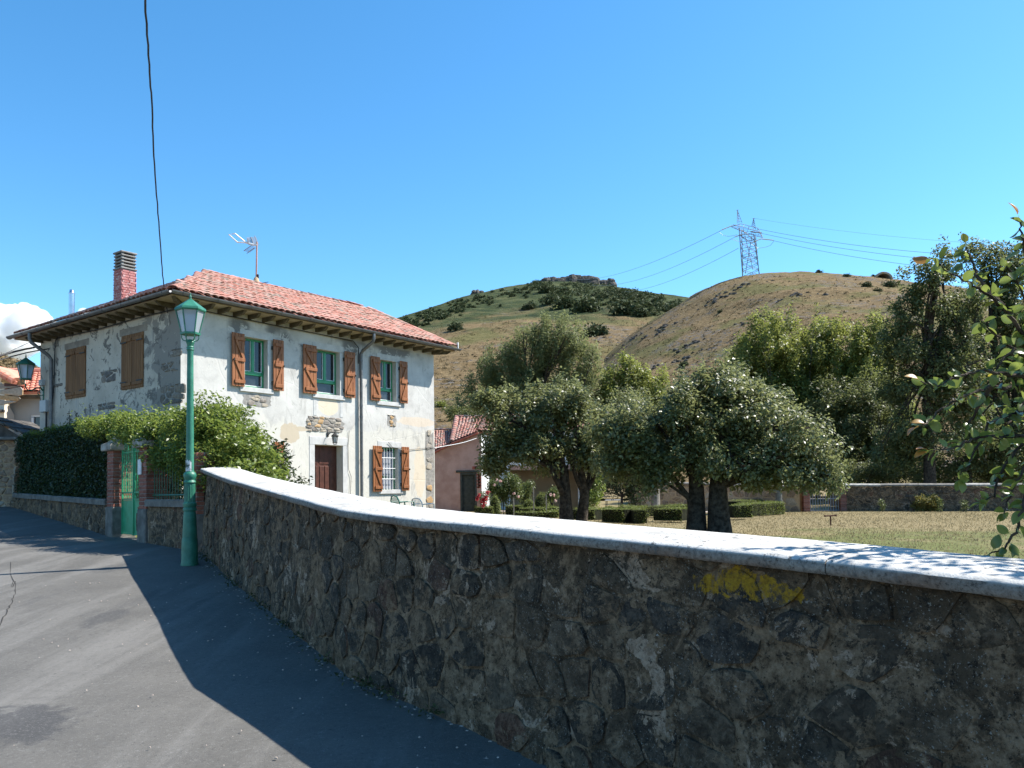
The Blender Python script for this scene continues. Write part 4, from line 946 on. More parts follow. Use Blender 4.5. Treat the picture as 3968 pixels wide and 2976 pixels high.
# ------------------------------------------------------------------ lanterns
def lantern(parent, c, h=.33, rt=.205, rb=.128, mat='lamp_green', cap=.23, glass='frost'):
    """six sided street lantern; c is the centre of its lower ring"""
    c = Vector(c); hx = lambda r, k: Vector((r * math.cos(math.pi / 3 * k + .35), r * math.sin(math.pi / 3 * k + .35), 0))
    b = MB(); ring = lambda r0, z0, r1, z1: b.add([c + hx(r0, k) + Vector((0, 0, z0)) for k in range(6)] + [c + hx(r1, k) + Vector((0, 0, z1)) for k in range(6)], [(k, (k + 1) % 6, 6 + (k + 1) % 6, 6 + k) for k in range(6)] + [tuple(range(5, -1, -1)), tuple(range(6, 12))])
    s_ = h / .33
    ring(cap * .95, h, cap, h + .02 * s_); ring(cap, h + .02 * s_, cap * .96, h + .05 * s_); ring(cap * .96, h + .05 * s_, .03, h + .19 * s_)
    b.lathe([(.022, h + .18 * s_), (.016, h + .22 * s_), (.024, h + .23 * s_), (.01, h + .25 * s_), (.008, h + .29 * s_)], 8, c)
    b.build('lantern_roof', MAT[mat], parent)
    b = MB(); ring(rb + .02, -.03 * s_, rb + .022, 0); b.build('lantern_base', MAT[mat], parent)
    for k in range(6):
        a0, a1 = c + hx(rb, k), c + hx(rt, k) + Vector((0, 0, h)); MB().tube([a0, a1], .011, 6).build('lantern_bar', MAT[mat], parent)
        n0, n1 = c + hx(rb, k + 1), c + hx(rt, k + 1) + Vector((0, 0, h)); e = .004
        MB().quad(a0 * .97 + c * .03, n0 * .97 + c * .03, n1 * .97 + (c + Vector((0, 0, h))) * .03, a1 * .97 + (c + Vector((0, 0, h))) * .03).build('lantern_pane', MAT[glass], parent)
    b = MB()
    for k in range(0, 6):
        p = hx(rb * .95, k); q = hx(rb * .55, k)
        b.tube([c + p + Vector((0, 0, -.03 * s_)), c + p * 1.02 + Vector((0, 0, -.08 * s_)), c + p * .85 + Vector((0, 0, -.115 * s_)), c + q + Vector((0, 0, -.125 * s_)), c + q * .5 + Vector((0, 0, -.135 * s_))], .008, 5)
    b.build('lantern_cradle', MAT[mat], parent, True)
def build_lamps():
    base = at(735, 2150, 12.2); zg = float(road_z(12.2)) - .02; bx, by = base.x, base.y
    zz = lambda y: at(745, y, 12.2).z
    L = empty('street_lamp', (bx, by, zg)); tag(L, 'tall green cast iron street lamp at the end of the garden wall', 'street lamp')
    z = lambda y: zz(y) - zg
    g = MAT['lamp_green']
    MB().lathe([(.128, 0), (.128, .03), (.122, .05), (.118, z(2095) - .06), (.112, z(2090)), (.1, z(2080))], 20).build('lamp_base', g, L, True)
    MB().lathe([(.106, z(2080)), (.09, z(1990)), (.083, z(1981)), (.098, z(1978)), (.098, z(1970)), (.088, z(1966)), (.1, z(1958)), (.1, z(1950)), (.084, z(1946))], 24).build('lower_shaft', g, L, True)
    MB().lathe([(.084, z(1946)), (.078, z(1880)), (.076, z(1872))], 32, flute=(z(1950), z(1870), .008)).build('fluted_shaft', g, L)
    MB().lathe([(.078, z(1873)), (.09, z(1869)), (.075, z(1860)), (.085, z(1852)), (.096, z(1842)), (.084, z(1833)), (.062, z(1828)), (.058, z(1822))], 20).build('shaft_collar', g, L, True)
    MB().lathe([(.058, z(1822)), (.055, z(1700)), (.046, z(1360))], 18).build('pole', g, L, True)
    MB().lathe([(.046, z(1360)), (.056, z(1355)), (.05, z(1351)), (.056, z(1346)), (.046, z(1342)), (.05, z(1335)), (.062, z(1327)), (.05, z(1322)), (.03, z(1316))], 18).build('pole_capital', g, L, True)
    lantern(L, (0, 0, z(1290)))
    # torn notice wrapped round the pole
    vs = []; 
    for zq in (z(1827), z(1800), z(1784)):
        for k in range(9):
            a = -2.6 + k * .22; vs.append((.0605 * math.cos(a), .0605 * math.sin(a), zq + .02 * math.sin(k * 2.3)))
    MB().add(vs, [(r * 9 + k, r * 9 + k + 1, (r + 1) * 9 + k + 1, (r + 1) * 9 + k) for r in range(2) for k in range(8)]).build('notice', MAT['paper'], L)
    # bracket lamp on the far corner of the house
    e = .52; c = h_world(-e, 7.55, 0); zc = at(93, 1467, c.y).z
    B = empty('bracket_lamp', h_world(0, 7.55, zc - .28)); B.rotation_euler = (0, 0, HROT)
    tag(B, 'dark green lantern on a scrolled bracket at the house corner', 'wall lamp')
    lantern(B, (-e, 0, .28), .40, .235, .15, 'shaded_green', .27)
    MB().tube([(-.015, 0, -.05), (-.10, 0, .04), (-.22, 0, .02), (-.34, 0, -.06), (-.46, 0, -.06), (-e, 0, .02), (-e, 0, .12)], [.022, .03, .024, .022, .02, .02, .025], 8).build('scroll_arm', MAT['shaded_green'], B, True)
    MB().tube([(-.02, 0, -.18), (-.12, 0, -.2), (-.18, 0, -.14), (-.14, 0, -.08), (-.09, 0, -.12)], .014, 6).build('scroll', MAT['shaded_green'], B, True)
    MB().bev((-.012, 0, -.12), (.03, .07, .42), .008).build('back_plate', MAT['shaded_green'], B)
    # little porch lantern beside the door head
    D = empty('porch_lantern', h_world(4.72, -.02, 3.34)); D.rotation_euler = (0, 0, HROT); tag(D, 'small black porch lantern above the brown door', 'wall lamp')
    MB().bev((0, .005, .0), (.07, .03, .14), .008).build('back_plate', MAT['iron'], D)
    MB().tube([(0, 0, -.03), (.02, -.10, .05), (.06, -.2, .05), (.08, -.22, .0)], .011, 6).build('arm', MAT['iron'], D, True)
    lantern(D, (.08, -.22, -.24), .17, .085, .055, 'iron', .11)
MAT['shaded_green'] = simple('shaded_lamp_green', (.010, .085, .045), (.018, .12, .068), 6, .45, .45, .1, 50)  # darker copy of the lamp green, shade put into the colour
build_lamps()
# ------------------------------------------------------------------ roof aerial and overhead wires
def build_aerial():
    p = h_hit(993, 1093, 1, 3.9); b = h_world(p.x, 3.9, 8.55); A = empty('tv_antenna', b, 0); tag(A, 'television aerial on a rusty mast on the roof ridge', 'antenna')
    m = at(997, 951, b.y).z - b.z; s = b.y / FOC
    MB().lathe([(.13, 0), (.12, .04), (.075, .22), (.05, .26)], 12).build('mast_foot', MAT['tan'], A, True)
    MB().tube([(0, 0, .2), (.01, 0, m * .5), (.02, 0, m + .12)], .028, 8).build('mast', MAT['pink'], A)
    q = lambda x, y, d=0: Vector(((x - 1070) * .1808 * s, d, m + (600 - y) * .1808 * s))
    MB().tube([q(1090, 590), q(1010, 585), q(930, 560), q(840, 525)], .035, 8).build('boom', MAT['plastic_white'], A)
    MB().tube([q(840, 525, -.05), q(655, 375, -.2), q(510, 382, -.15), q(640, 505, .1), q(840, 525, .05)], .022, 6).build('loop_dipole', MAT['plastic_white'], A)
    g = MB()
    for k in range(9):
        t = k / 8; g.tube([q(870 + 30 * t, 440 + 130 * t, -.05 - .3 * t * 0), q(1030 + 60 * t, 380 + 170 * t, .2)], .009, 5)
    for x0, y0, x1, y1 in ((870, 440, 905, 580), (945, 400, 1000, 570), (1025, 375, 1090, 550)): g.tube([q(x0, y0, .05), q(x1, y1, .05)], .014, 5)
    g.build('upper_reflector', MAT['wire'], A); g = MB()
    for k in range(7):
        t = k / 6; g.tube([q(985 - 160 * t, 620 + 110 * t, -.1), q(1010 - 110 * t, 620 + 85 * t, .2)], .008, 5)
    for d in (-.1, .2): g.tube([q(990, 615, d), q(820, 735, d)], .012, 5)
    g.build('lower_reflector', MAT['wire'], A)
    MB().bev((.05, 0, m * .22), (.07, .05, .13), .01).build('amplifier', MAT['iron'], A)
    MB().tube([(.04, 0, m * .2), (.06, .02, .05), (.4, .02, .1)], .012, 5).build('lead', MAT['cable'], A)
def wire(name, pts, r, mat, label, sub=5, wob=0, group=None):
    P = [Vector(p) for p in pts]; out = []; rng = random.Random(len(pts) * 7 + int(r * 1e4))
    for i in range(len(P) - 1):
        p0, p1, p2, p3 = P[max(i - 1, 0)], P[i], P[i + 1], P[min(i + 2, len(P) - 1)]
        for k in range(sub):
            t = k / sub; q = .5 * ((2 * p1) + (p2 - p0) * t + (2 * p0 - 5 * p1 + 4 * p2 - p3) * t * t + (3 * p1 - p0 - 3 * p2 + p3) * t ** 3)
            out.append(q + Vector((rng.uniform(-wob, wob), 0, rng.uniform(-wob, wob))))
    out.append(P[-1]); o = MB().tube(out, r, 6).build(name, MAT[mat], None, True); tag(o, label, 'cable', group); return o
def build_wires():
    e = h_hit(649, 1212, 0, -.08); e = h_world(e.x, e.y, e.z)
    wire('service_cable', [at(545, -300, 7.4), at(562, 0, 8.8), at(578, 250, 10.4), at(589, 420, 11.8), at(598, 640, 13.6), at(615, 860, 16), at(628, 1040, 18.2), at(640, 1150, 19.9), e], .0125, 'cable', 'black twisted cable hanging from above down to the house eaves', 6, .006)
    a = h_world(-.05, 7.72, 6.25); 
    wire('phone_cable', [at(-400, 1515, 19.5), at(-60, 1398, 22), at(60, 1362, 23.2), a], .028, 'cable', 'thick black cable running left from the house corner', 6, .004)
    wire('power_cable', [at(-400, 1560, 19.5), at(-60, 1416, 22), at(90, 1370, 23.4), h_world(-.06, 7.1, 6.1)], .018, 'cable', 'thinner black cable sagging left below the thick one', 6)
    wire('tie_wire', [at(-400, 1560, 26), at(20, 1370, 25.5), at(131, 1316, 25), h_world(-.3, 7.9, 6.5)], .008, 'wire', 'fine grey wire highest of the three at the left eaves', 6)
    p0 = h_world(9.42, -.03, 3.1); wire('clothes_wire', [p0, at(1790, 1716, 33), at(1850, 1697, 38.2)], .012, 'plastic_white', 'pale wire strung from the house corner to the pink shed', 6)
build_aerial(); build_wires()

# ------------------------------------------------------------------ leaves
def leaf_arrays(P, size, rng, up=.4, aspect=.5, fold=.25, out=None, tip=None):
    n = len(P); size = size * rng.uniform(.65, 1.3, n)[:, None]
    nrm = rng.normal(size=(n, 3)); nrm[:, 2] = np.abs(nrm[:, 2]) + up
    if out is not None: nrm += out * 1.2
    nrm /= np.linalg.norm(nrm, axis=1)[:, None]
    t = rng.normal(size=(n, 3))
    if tip is not None: t += np.asarray(tip)
    t -= nrm * np.sum(t * nrm, 1)[:, None]; t /= np.linalg.norm(t, axis=1)[:, None] + 1e-9; b = np.cross(nrm, t)
    m = P + t * size * .5
    V = np.stack([P, m + b * size * aspect * .5 + nrm * size * fold * .4, P + t * size - nrm * size * .08, m - b * size * aspect * .5 + nrm * size * fold * .4], 1)
    return V.reshape(-1, 3)
def leaf_obj(name, P, size, mat, parent, seed, **kw):
    rng = np.random.default_rng(seed); V = leaf_arrays(np.asarray(P), size, rng, **kw)
    return np_obj(name, V, np.arange(len(V)).reshape(-1, 4), MAT[mat], parent)
def clump_points(ells, n_cl, per, cr, rng, shell=.55, stretch=(1, 1, 1), core=None):
    """leaf positions gathered in clumps inside a union of ellipsoids; returns points, outward directions, clump centres"""
    vol = np.array([(e[3] * e[4] * e[5]) ** .8 for e in ells]); k = rng.choice(len(ells), n_cl, p=vol / vol.sum()); E = np.array(ells)[k]
    d = rng.normal(size=(n_cl, 3)); d /= np.linalg.norm(d, axis=1)[:, None]
    r = rng.uniform(shell ** 3, 1, n_cl) ** (1 / 3); C = E[:, :3] + d * r[:, None] * E[:, 3:6]
    R = cr * rng.uniform(.55, 1.5, n_cl)
    idx = np.repeat(np.arange(n_cl), np.maximum(3, (per * (R / cr) ** 2).astype(int))); m = len(idx)
    q = rng.normal(size=(m, 3)); q /= np.linalg.norm(q, axis=1)[:, None]; q *= (rng.uniform(0, 1, m) ** .45)[:, None] * R[idx][:, None] * np.array(stretch)
    return C[idx] + q, d[idx], C
def bend(p, q, rng, w_=.12, n=5):
    p, q = Vector(p), Vector(q); L = (q - p).length; out = []
    o = Vector((rng.uniform(-1, 1), rng.uniform(-1, 1), rng.uniform(-.3, .6))) * L * w_
    for k in range(n + 1): t = k / n; out.append(p.lerp(q, t) + o * math.sin(t * math.pi) * (1 - .3 * t))
    return out
def make_tree(name, label, base, trunks, ells, n_cl, per, cr, leaf, mat, seed, bark='bark', limbs=14, group=None, shell=.55, stretch=(1, 1, 1), up=.4, cat='tree', sprigs=0, aspect=.5, tip=None, twig_r=.02):
    """base on the ground; ells and trunks are in metres from the base"""
    T = empty(name, base); tag(T, label, cat, group); r_ = random.Random(seed); rng = np.random.default_rng(seed)
    if name == 'apple_tree':      # uneven outline: knots of growth standing out of the dome
        ells = list(ells)
        for e in ells[:]:
            for _ in range(5):
                d = rng.normal(size=3); d[2] = abs(d[2]) * .8 - .15; d /= np.linalg.norm(d); f = rng.uniform(.75, 1.12); q = rng.uniform(.22, .42)
                ells.append((e[0] + d[0] * e[3] * f, e[1] + d[1] * e[4] * f, e[2] + d[2] * e[5] * f, q, q, q * 1.1))
    P, O, C = clump_points(ells, n_cl, per, cr, rng, shell, stretch)
    if sprigs:       # upright shoots poking out of the outline
        top = C[np.argsort(-C[:, 2])[:max(6, n_cl // 2)]]; s_ = top[rng.integers(0, len(top), sprigs)] + rng.normal(size=(sprigs, 3)) * cr * .5
        L = rng.uniform(.25, 1.0, sprigs) * cr * 2.0; m = 16; t = rng.uniform(0, 1, (sprigs, m))
        q = s_[:, None, :] + np.stack([rng.normal(size=(sprigs, 1)) * .12 * t * L[:, None], rng.normal(size=(sprigs, 1)) * .12 * t * L[:, None], cr * .5 + t * L[:, None]], 2) + rng.normal(size=(sprigs, m, 3)) * leaf * .4
        P = np.r_[P, q.reshape(-1, 3)]; O = np.r_[O, np.repeat(np.array([[0, 0, .6]]), sprigs * m, 0)]
    keep = P[:, 2] > .15; P, O = P[keep], O[keep]
    b = MB(); tops = []
    for (x0, y0), pts, r0 in trunks:
        path = [(x0, y0, -.15), (x0, y0, 0)] + list(pts); n = len(path); rs = [r0 * 1.25, r0 * 1.08] + [r0 * (1 - .55 * (k + 1) / len(pts)) for k in range(len(pts))]
        sm = [Vector(p) for p in path]; b.tube(sm, rs, 10); tops.append((sm, rs))
    sel = C[rng.permutation(len(C))[:limbs]]
    for c in sel:
        sm, rs = min(tops, key=lambda t: (t[0][-1] - Vector(c)).length); k = r_.randint(max(1, len(sm) // 2), len(sm) - 1)
        p0 = sm[k]; path = bend(p0, Vector(c), r_, .12); r1 = rs[k] * .5
        b.tube(path, [r1 * (1 - .8 * i / 5) + twig_r * .3 for i in range(6)], 6)
        for j in range(3):
            c2 = C[np.argsort(np.linalg.norm(C - np.array(c), axis=1))[min(len(C) - 1, 1 + r_.randint(0, 5))]]; q0 = path[r_.randint(2, 4)]
            b.tube(bend(q0, Vector(c2), r_, .1, 4), [r1 * .4, r1 * .32, r1 * .24, r1 * .16, twig_r * .3], 5)
    b.build('trunk', MAT[bark], T, True)
    leaf_obj('crown', P, leaf, mat, T, seed + 1, up=up, out=O * .8, aspect=aspect, tip=tip)
    return T

# ------------------------------------------------------------------ street front: low wall, railings, gate, hedge
def rot_z_m(): return math.atan2(FDIR[1], FDIR[0])
def pillar(t, label, zb, h_base, h_brick, wd=.44, cap=True, d0=0.0, seed=1):
    p = fence_pt(t, d0); rng = random.Random(seed); Pl = empty('brick_pillar', (p[0], p[1], zb), rot_z_m()); tag(Pl, label, 'pillar')
    MB().bev((0, 0, h_base / 2 - .1), (wd + .04, wd + .04, h_base + .2), .015).build('plinth', MAT['sil'], Pl)
    MB().box((0, 0, h_base + h_brick / 2), (wd - .03, wd - .03, h_brick)).build('core', MAT['mort'], Pl)
    n = int(h_brick / .072); bw = wd
    me = {}
    for k in range(n):
        z = h_base + (k + .5) * h_brick / n; a, s_ = wd * .64, wd * .34
        for j in range(4):
            M = Matrix.Rotation(math.pi / 2 * j + (math.pi if k % 2 else 0), 3, 'Z'); c = Vector(((wd - a) / 2 * (1 if k % 2 else -1), -(wd - s_) / 2, 0))
            o = MB().bev((M @ c) + Vector((rng.gauss(0, .001), rng.gauss(0, .001), z)), (a - .008 if j % 2 == 0 else a - .008, s_ - .004, h_brick / n - .012), .006, M).build('brick', MAT['pbrick'], Pl)
    if cap:
        z = h_base + h_brick
        MB().bev((0, 0, z + .075), (wd + .20, wd + .20, .15), .02).build('cap_slab', MAT['capstone'], Pl)
        c = MB(); prof = [(.5 * (wd + .16), z + .152), (.40 * (wd + .1), z + .19), (.33 * wd, z + .26), (.31 * wd, z + .34), (.30 * wd, z + .355)]
        vs = []
        for r, zz_ in prof: vs += [(-r, -r, zz_), (r, -r, zz_), (r, r, zz_), (-r, r, zz_)]
        F = [(i * 4 + k, i * 4 + (k + 1) % 4, i * 4 + 4 + (k + 1) % 4, i * 4 + 4 + k) for i in range(len(prof) - 1) for k in range(4)] + [(3, 2, 1, 0), (16, 17, 18, 19)]
        c.add(vs, F).build('cap_top', MAT['capstone'], Pl)
    return Pl
def low_wall(t0, t1, ztop, label, seed):
    """knee-high rubble wall under the railings; ztop(t) gives the coping height"""
    rng = random.Random(seed); p0 = fence_pt(t0); W = empty('fence_wall', (0, 0, 0)); tag(W, label, 'wall')
    L = t1 - t0; zg = lambda t: float(road_z(fence_pt(t)[1])) - .06
    mp = lambda s, h, d: Vector((*fence_pt(t0 + s, .19 + d), zg(t0 + s) + h))
    V = []; st = np.linspace(0, L, int(L / .12) + 2)
    for s in st:
        H = ztop(t0 + s) - .13 - zg(t0 + s)
        for k in range(8): V.append(mp(s, H * k / 7, .03 * float(fbm(s * 3, k * .5, seed, 3))))
        q = fence_pt(t0 + s, -.18); V += [(q[0], q[1], ztop(t0 + s) - .13), (q[0], q[1], zg(t0 + s))]
    m = 10; np_obj('mortar', V, [(i * m + k, i * m + k + 1, (i + 1) * m + k + 1, (i + 1) * m + k) for i in range(len(st) - 1) for k in range(m - 1)], MAT['mortar'], W, True)
    rubble(W, [c for c in stone_cells(L, 1.0, .34, .2, rng) if rng.random() < .9], mp, MAT['stone'], rng, .02, (-.002, .022), 300, lambda s: ztop(t0 + min(max(s, 0), L)) - .13 - zg(t0 + min(max(s, 0), L)))
    n = max(2, int(L / 1.3)); e = np.linspace(t0, t1, n + 1)
    for a, b in zip(e[:-1], e[1:]):
        q = MB(); v = []
        for t in (a + .004, b - .004):
            for d, z in ((.25, -.13), (.255, -.02), (.23, 0), (-.21, .0), (-.23, -.13)):
                w_ = fence_pt(t, d); v.append((w_[0], w_[1], ztop(t) + z + rng.uniform(-.006, .006)))
        q.add(v, [(k, (k + 1) % 5, 5 + (k + 1) % 5, 5 + k) for k in range(5)] + [(4, 3, 2, 1, 0), (5, 6, 7, 8, 9)]).build('coping_stone', MAT['sil'], W)
def build_front():
    zL = lambda t: float(np.interp(t, [FL_T, -.4], [1.73, 1.53])); zR = lambda t: 1.52
    low_wall(FL_T, -.27, zL, 'low stone wall below the long dark hedge', 71)
    low_wall(2.34, FE_T - .2, zR, 'short low stone wall between gate and street lamp', 72)
    zg = float(road_z(17.2)) - .02
    pillar(-.03, 'red brick gate pillar with a carved stone cap', zg, .62, 1.20, seed=4)
    R = pillar(2.10, 'red brick gate pillar half hidden under the creeper', zg - .03, .62, 1.20, seed=5, cap=True)
    pillar(FE_T + .02, 'brick end pillar between street lamp and garden wall', zg - .08, .60, 1.05, .40, False, .0, 6)
    q = MB().bev((-.1, -.235, 1.44), (.18, .03, .30), .006); q.build('letter_plate', MAT['white'], R)
    # iron gate
    g0 = fence_pt(.215, .04); G = empty('iron_gate', (g0[0], g0[1], zg + .04), rot_z_m()); tag(G, 'bright green double iron gate with spear bars', 'gate')
    gm = MAT['gate_green']; w_ = 1.64
    for k, (a, b) in enumerate(((0, w_ * .5 - .012), (w_ * .5 + .012, w_))):
        F = MB()
        for x in (a + .02, b - .02): F.bev((x, 0, .92), (.035, .035, 1.84), .004)
        for z in (.03, .74, .88, 1.72): F.bev(((a + b) / 2, 0, z), (b - a, .03, .035), .004)
        L_ = F.build('gate_leaf', gm, G)
        MB().bev(((a + b) / 2, 0, .385), (b - a - .07, .012, .67), .004).build('kick_panel', gm, L_)
        n = 7
        for j in range(n):
            x = a + .06 + (b - a - .12) * j / (n - 1); top = 1.95 + .10 * (j if k == 0 else n - 1 - j) / (n - 1)
            MB().tube([(x, 0, .90), (x, 0, top)], .010, 6).tube([(x, 0, top), (x, 0, top + .03), (x, 0, top + .11)], [.011, .022, .002], 6).build('bar', gm, L_)
            MB().tube([(x + .05, 0, .77), (x + .02, 0, .82), (x + .05, 0, .86)], .008, 5).build('scroll', gm, L_)
    MB().bev((w_ * .5, -.02, 1.05), (.05, .03, 2.1), .004).tube([(w_ * .5, -.02, 2.1), (w_ * .5, -.02, 2.16), (w_ * .5, -.02, 2.26)], [.02, .04, .003], 6).build('meeting_post', gm, G)
    # railings on the low walls
    for t0, t1, zf, lab in ((2.36, FE_T - .24, zR, 'green iron railing on the short wall behind the lamp'), (FL_T + .1, -.5, zL, 'green iron railing grown through by the long hedge')):
        p = fence_pt(t0, .1 if t0 > 0 else -.06); A = empty('iron_railing', (p[0], p[1], zf(t0)), rot_z_m()); tag(A, lab, 'railing'); L = t1 - t0; dz = (zf(t1) - zf(t0)) / L
        b = MB()
        for z in (.08, .95): b.tube([(0, 0, z), (L, 0, z + dz * L)], .016, 6)
        b.build('rail', MAT['shaded_green'], A)
        for k in range(int(L / .14)):
            x = .08 + k * .14; MB().tube([(x, 0, .0 + dz * x), (x, 0, 1.1 + dz * x)], .009, 5).tube([(x, 0, 1.1 + dz * x), (x, 0, 1.14 + dz * x), (x, 0, 1.22 + dz * x)], [.009, .018, .002], 5).build('bar', MAT['shaded_green'], A)
    # long clipped hedge
    rng = np.random.default_rng(20)
    def hedge(name, label, t0, t1, depth, z0, z1, n, mat, seed, d0, lit_topmat=None):
        rng = np.random.default_rng(seed); L = t1 - t0
        o = empty(name, (*fence_pt((t0 + t1) / 2, d0 - depth / 2), z0(t0))); tag(o, label, 'hedge')
        t = rng.uniform(t0, t1, n); f = rng.uniform(0, 1, n)
        d = np.where(f < .55, rng.normal(0, .05, n), rng.uniform(-depth, 0, n)); top = f >= .72
        zt = z1(t) + .10 * fbm(t * 1.3, d * 1.3, seed, 3) * 2; zb = np.array([z0(q) for q in t])
        z = np.where(top, zt + rng.normal(0, .06, n), zb + (zt - zb) * rng.uniform(0, 1, n))
        d = d + .16 * fbm(t * 1.6, z * 1.6, seed + 3, 3) * 2 + d0
        x = FA[0] + FDIR[0] * t + FOUT[0] * d; y = FA[1] + FDIR[1] * t + FOUT[1] * d
        P = np.stack([x, y, z], 1) - np.array(o.location); out = np.zeros_like(P); out[:, :2] = np.where(top[:, None], 0, FOUT); out[:, 2] = np.where(top, .8, 0)
        leaf_obj('foliage', P[~top], .075, mat, o, seed, up=.2, out=out[~top] * .7); leaf_obj('hedge_top', P[top], .085, lit_topmat or mat, o, seed + 2, up=.5, out=out[top])
        b = MB(); q0, q1 = fence_pt(t0 + .15, d0 - .12), fence_pt(t1 - .15, d0 - .12); r0, r1 = fence_pt(t0 + .15, d0 - depth + .1), fence_pt(t1 - .15, d0 - depth + .1); l = np.array(o.location)
        V = [np.array((*a, zz_)) - l for a, zz_ in ((q0, z0(t0)), (q1, z0(t1)), (r1, z0(t1)), (r0, z0(t0)), (q0, float(z1(t0)) - .13), (q1, float(z1(t1)) - .13), (r1, float(z1(t1)) - .13), (r0, float(z1(t0)) - .13))]
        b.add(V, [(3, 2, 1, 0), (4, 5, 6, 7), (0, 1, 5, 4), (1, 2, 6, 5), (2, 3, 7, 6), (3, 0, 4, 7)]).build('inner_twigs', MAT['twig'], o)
        return o
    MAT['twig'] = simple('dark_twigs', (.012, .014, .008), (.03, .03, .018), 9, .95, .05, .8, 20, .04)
    z1 = lambda t: np.interp(t, [FL_T, -6, -3, -.5, 2.2, 4.2], [3.42, 3.40, 3.38, 3.28, 3.30, 3.2])
    hedge('hedge', 'long tall dark green hedge behind the low wall', FL_T + .1, -.25, 1.0, lambda t: zL(t) - .1, z1, 34000, 'hedge', 33, .08, 'creeper')  # top leaves take the brighter creeper green: sunlight painted into the hedge top
    # creeper: arch over the gate, mound beside the lamp, all one plant
    p = fence_pt(2.6, -.9); Cr = empty('creeper', (p[0], p[1], .8)); tag(Cr, 'bright green creeper arching over the gate and spilling onto the wall', 'shrub')
    E = []; l = np.array(Cr.location)
    def el(px, py, Y, rx, ry, rz): c = at(px, py, Y); E.append((c.x - l[0], c.y - l[1], c.z - l[2], rx, ry, rz))
    el(430, 1650, 17.6, .65, .6, .22); el(520, 1655, 16.9, .6, .6, .25); el(590, 1660, 16.3, .65, .55, .32); el(650, 1690, 15.6, .6, .5, .40); el(690, 1660, 15.6, .6, .6, .35)
    el(790, 1690, 14.6, .70, .7, .62); el(860, 1640, 14.6, .55, .6, .42); el(870, 1750, 14.2, .75, .6, .6); el(950, 1750, 14.0, .60, .6, .5); el(1010, 1800, 13.8, .45, .5, .35); el(760, 1790, 14.3, .45, .5, .45); el(900, 1830, 13.7, .6, .4, .3); el(830, 1800, 13.9, .5, .4, .4); el(1000, 1840, 13.3, .4, .3, .2); el(575, 1690, 16.0, .35, .35, .25); el(625, 1720, 15.5, .45, .4, .42); el(690, 1760, 14.9, .42, .4, .5); el(650, 1780, 15.2, .3, .3, .3)
    rng = np.random.default_rng(77); P, O, C = clump_points(E, 450, 85, .20, rng, .35, (1.15, 1.15, .8)); P = P[P[:, 2] > .1]; O = O[:len(P)] * 0
    rr = np.random.default_rng(5); top = C[rr.integers(0, len(C), 60)]; sh = top[:, None, :] + np.cumsum(rr.normal(size=(60, 9, 3)) * .03 + np.concatenate([rr.normal(size=(60, 1, 2)) * .035, np.full((60, 1, 1), .03)], 2), 1)
    leaf_obj('foliage', np.r_[P, sh.reshape(-1, 3)], .075, 'creeper', Cr, 78, up=.5)
    b = MB(); r_ = random.Random(9)
    for k in range(18):
        Cs = C[C[:, 0] > -.2]; c = Vector(Cs[int(r_.random() * len(Cs))]); x = min(max(c.x, -2.2), 2.2); b.tube(bend((x * .6, c.y * .4, -.2), c, r_, .15), [.03, .026, .02, .016, .012, .008], 5)
    b.build('stems', MAT['bark'], Cr, True)
    # dark fill growth behind the short railing
    p = fence_pt(3.0, -1.0); Bk = empty('laurel_bush', (p[0], p[1], .75)); tag(Bk, 'dark bush filling the space behind the short railing', 'shrub'); E = [(-.3, .3, 1.2, .9, .7, 1.0), (.6, -.6, 1.1, .8, .7, .9), (1.3, -1.2, 1.0, .6, .5, .8), (-1.0, 1.0, 1.1, .5, .5, 1.0)]
    P, O, C = clump_points(E, 150, 60, .24, np.random.default_rng(4), .3); leaf_obj('foliage', P, .085, 'hedge', Bk, 41, up=.3); b = MB()
    for k in range(10): b.tube(bend((C[k][0] * .3, C[k][1] * .3, -.1), Vector(C[k]), r_, .1), .015, 5)
    b.build('stems', MAT['bark'], Bk)
    # seedling sprigs rising above the hedge
    s0 = at(283, 1668, 20.6); Sp = empty('seedling', (s0.x, s0.y, s0.z - .1)); tag(Sp, 'small dark seedling poking up from the hedge against the house', 'plant'); pts = []
    for cx, h in ((-.10, .42), (.09, .40)):
        for k in range(9):
            z = h * k / 8; w_ = .13 * (1 - k / 9)
            for j in (-1, 1):
                for i in range(6): pts.append((cx + j * w_ * i / 5, (k % 2 - .5) * .06, z + .1 + .02 * i / 5))
    leaf_obj('foliage', np.array(pts), .05, 'hedge', Sp, 3, up=.8); MB().tube([(-.1, 0, 0), (-.1, 0, .5)], .008, 5).tube([(.09, 0, 0), (.09, 0, .5)], .008, 5).build('stems', MAT['bark'], Sp)
build_front()
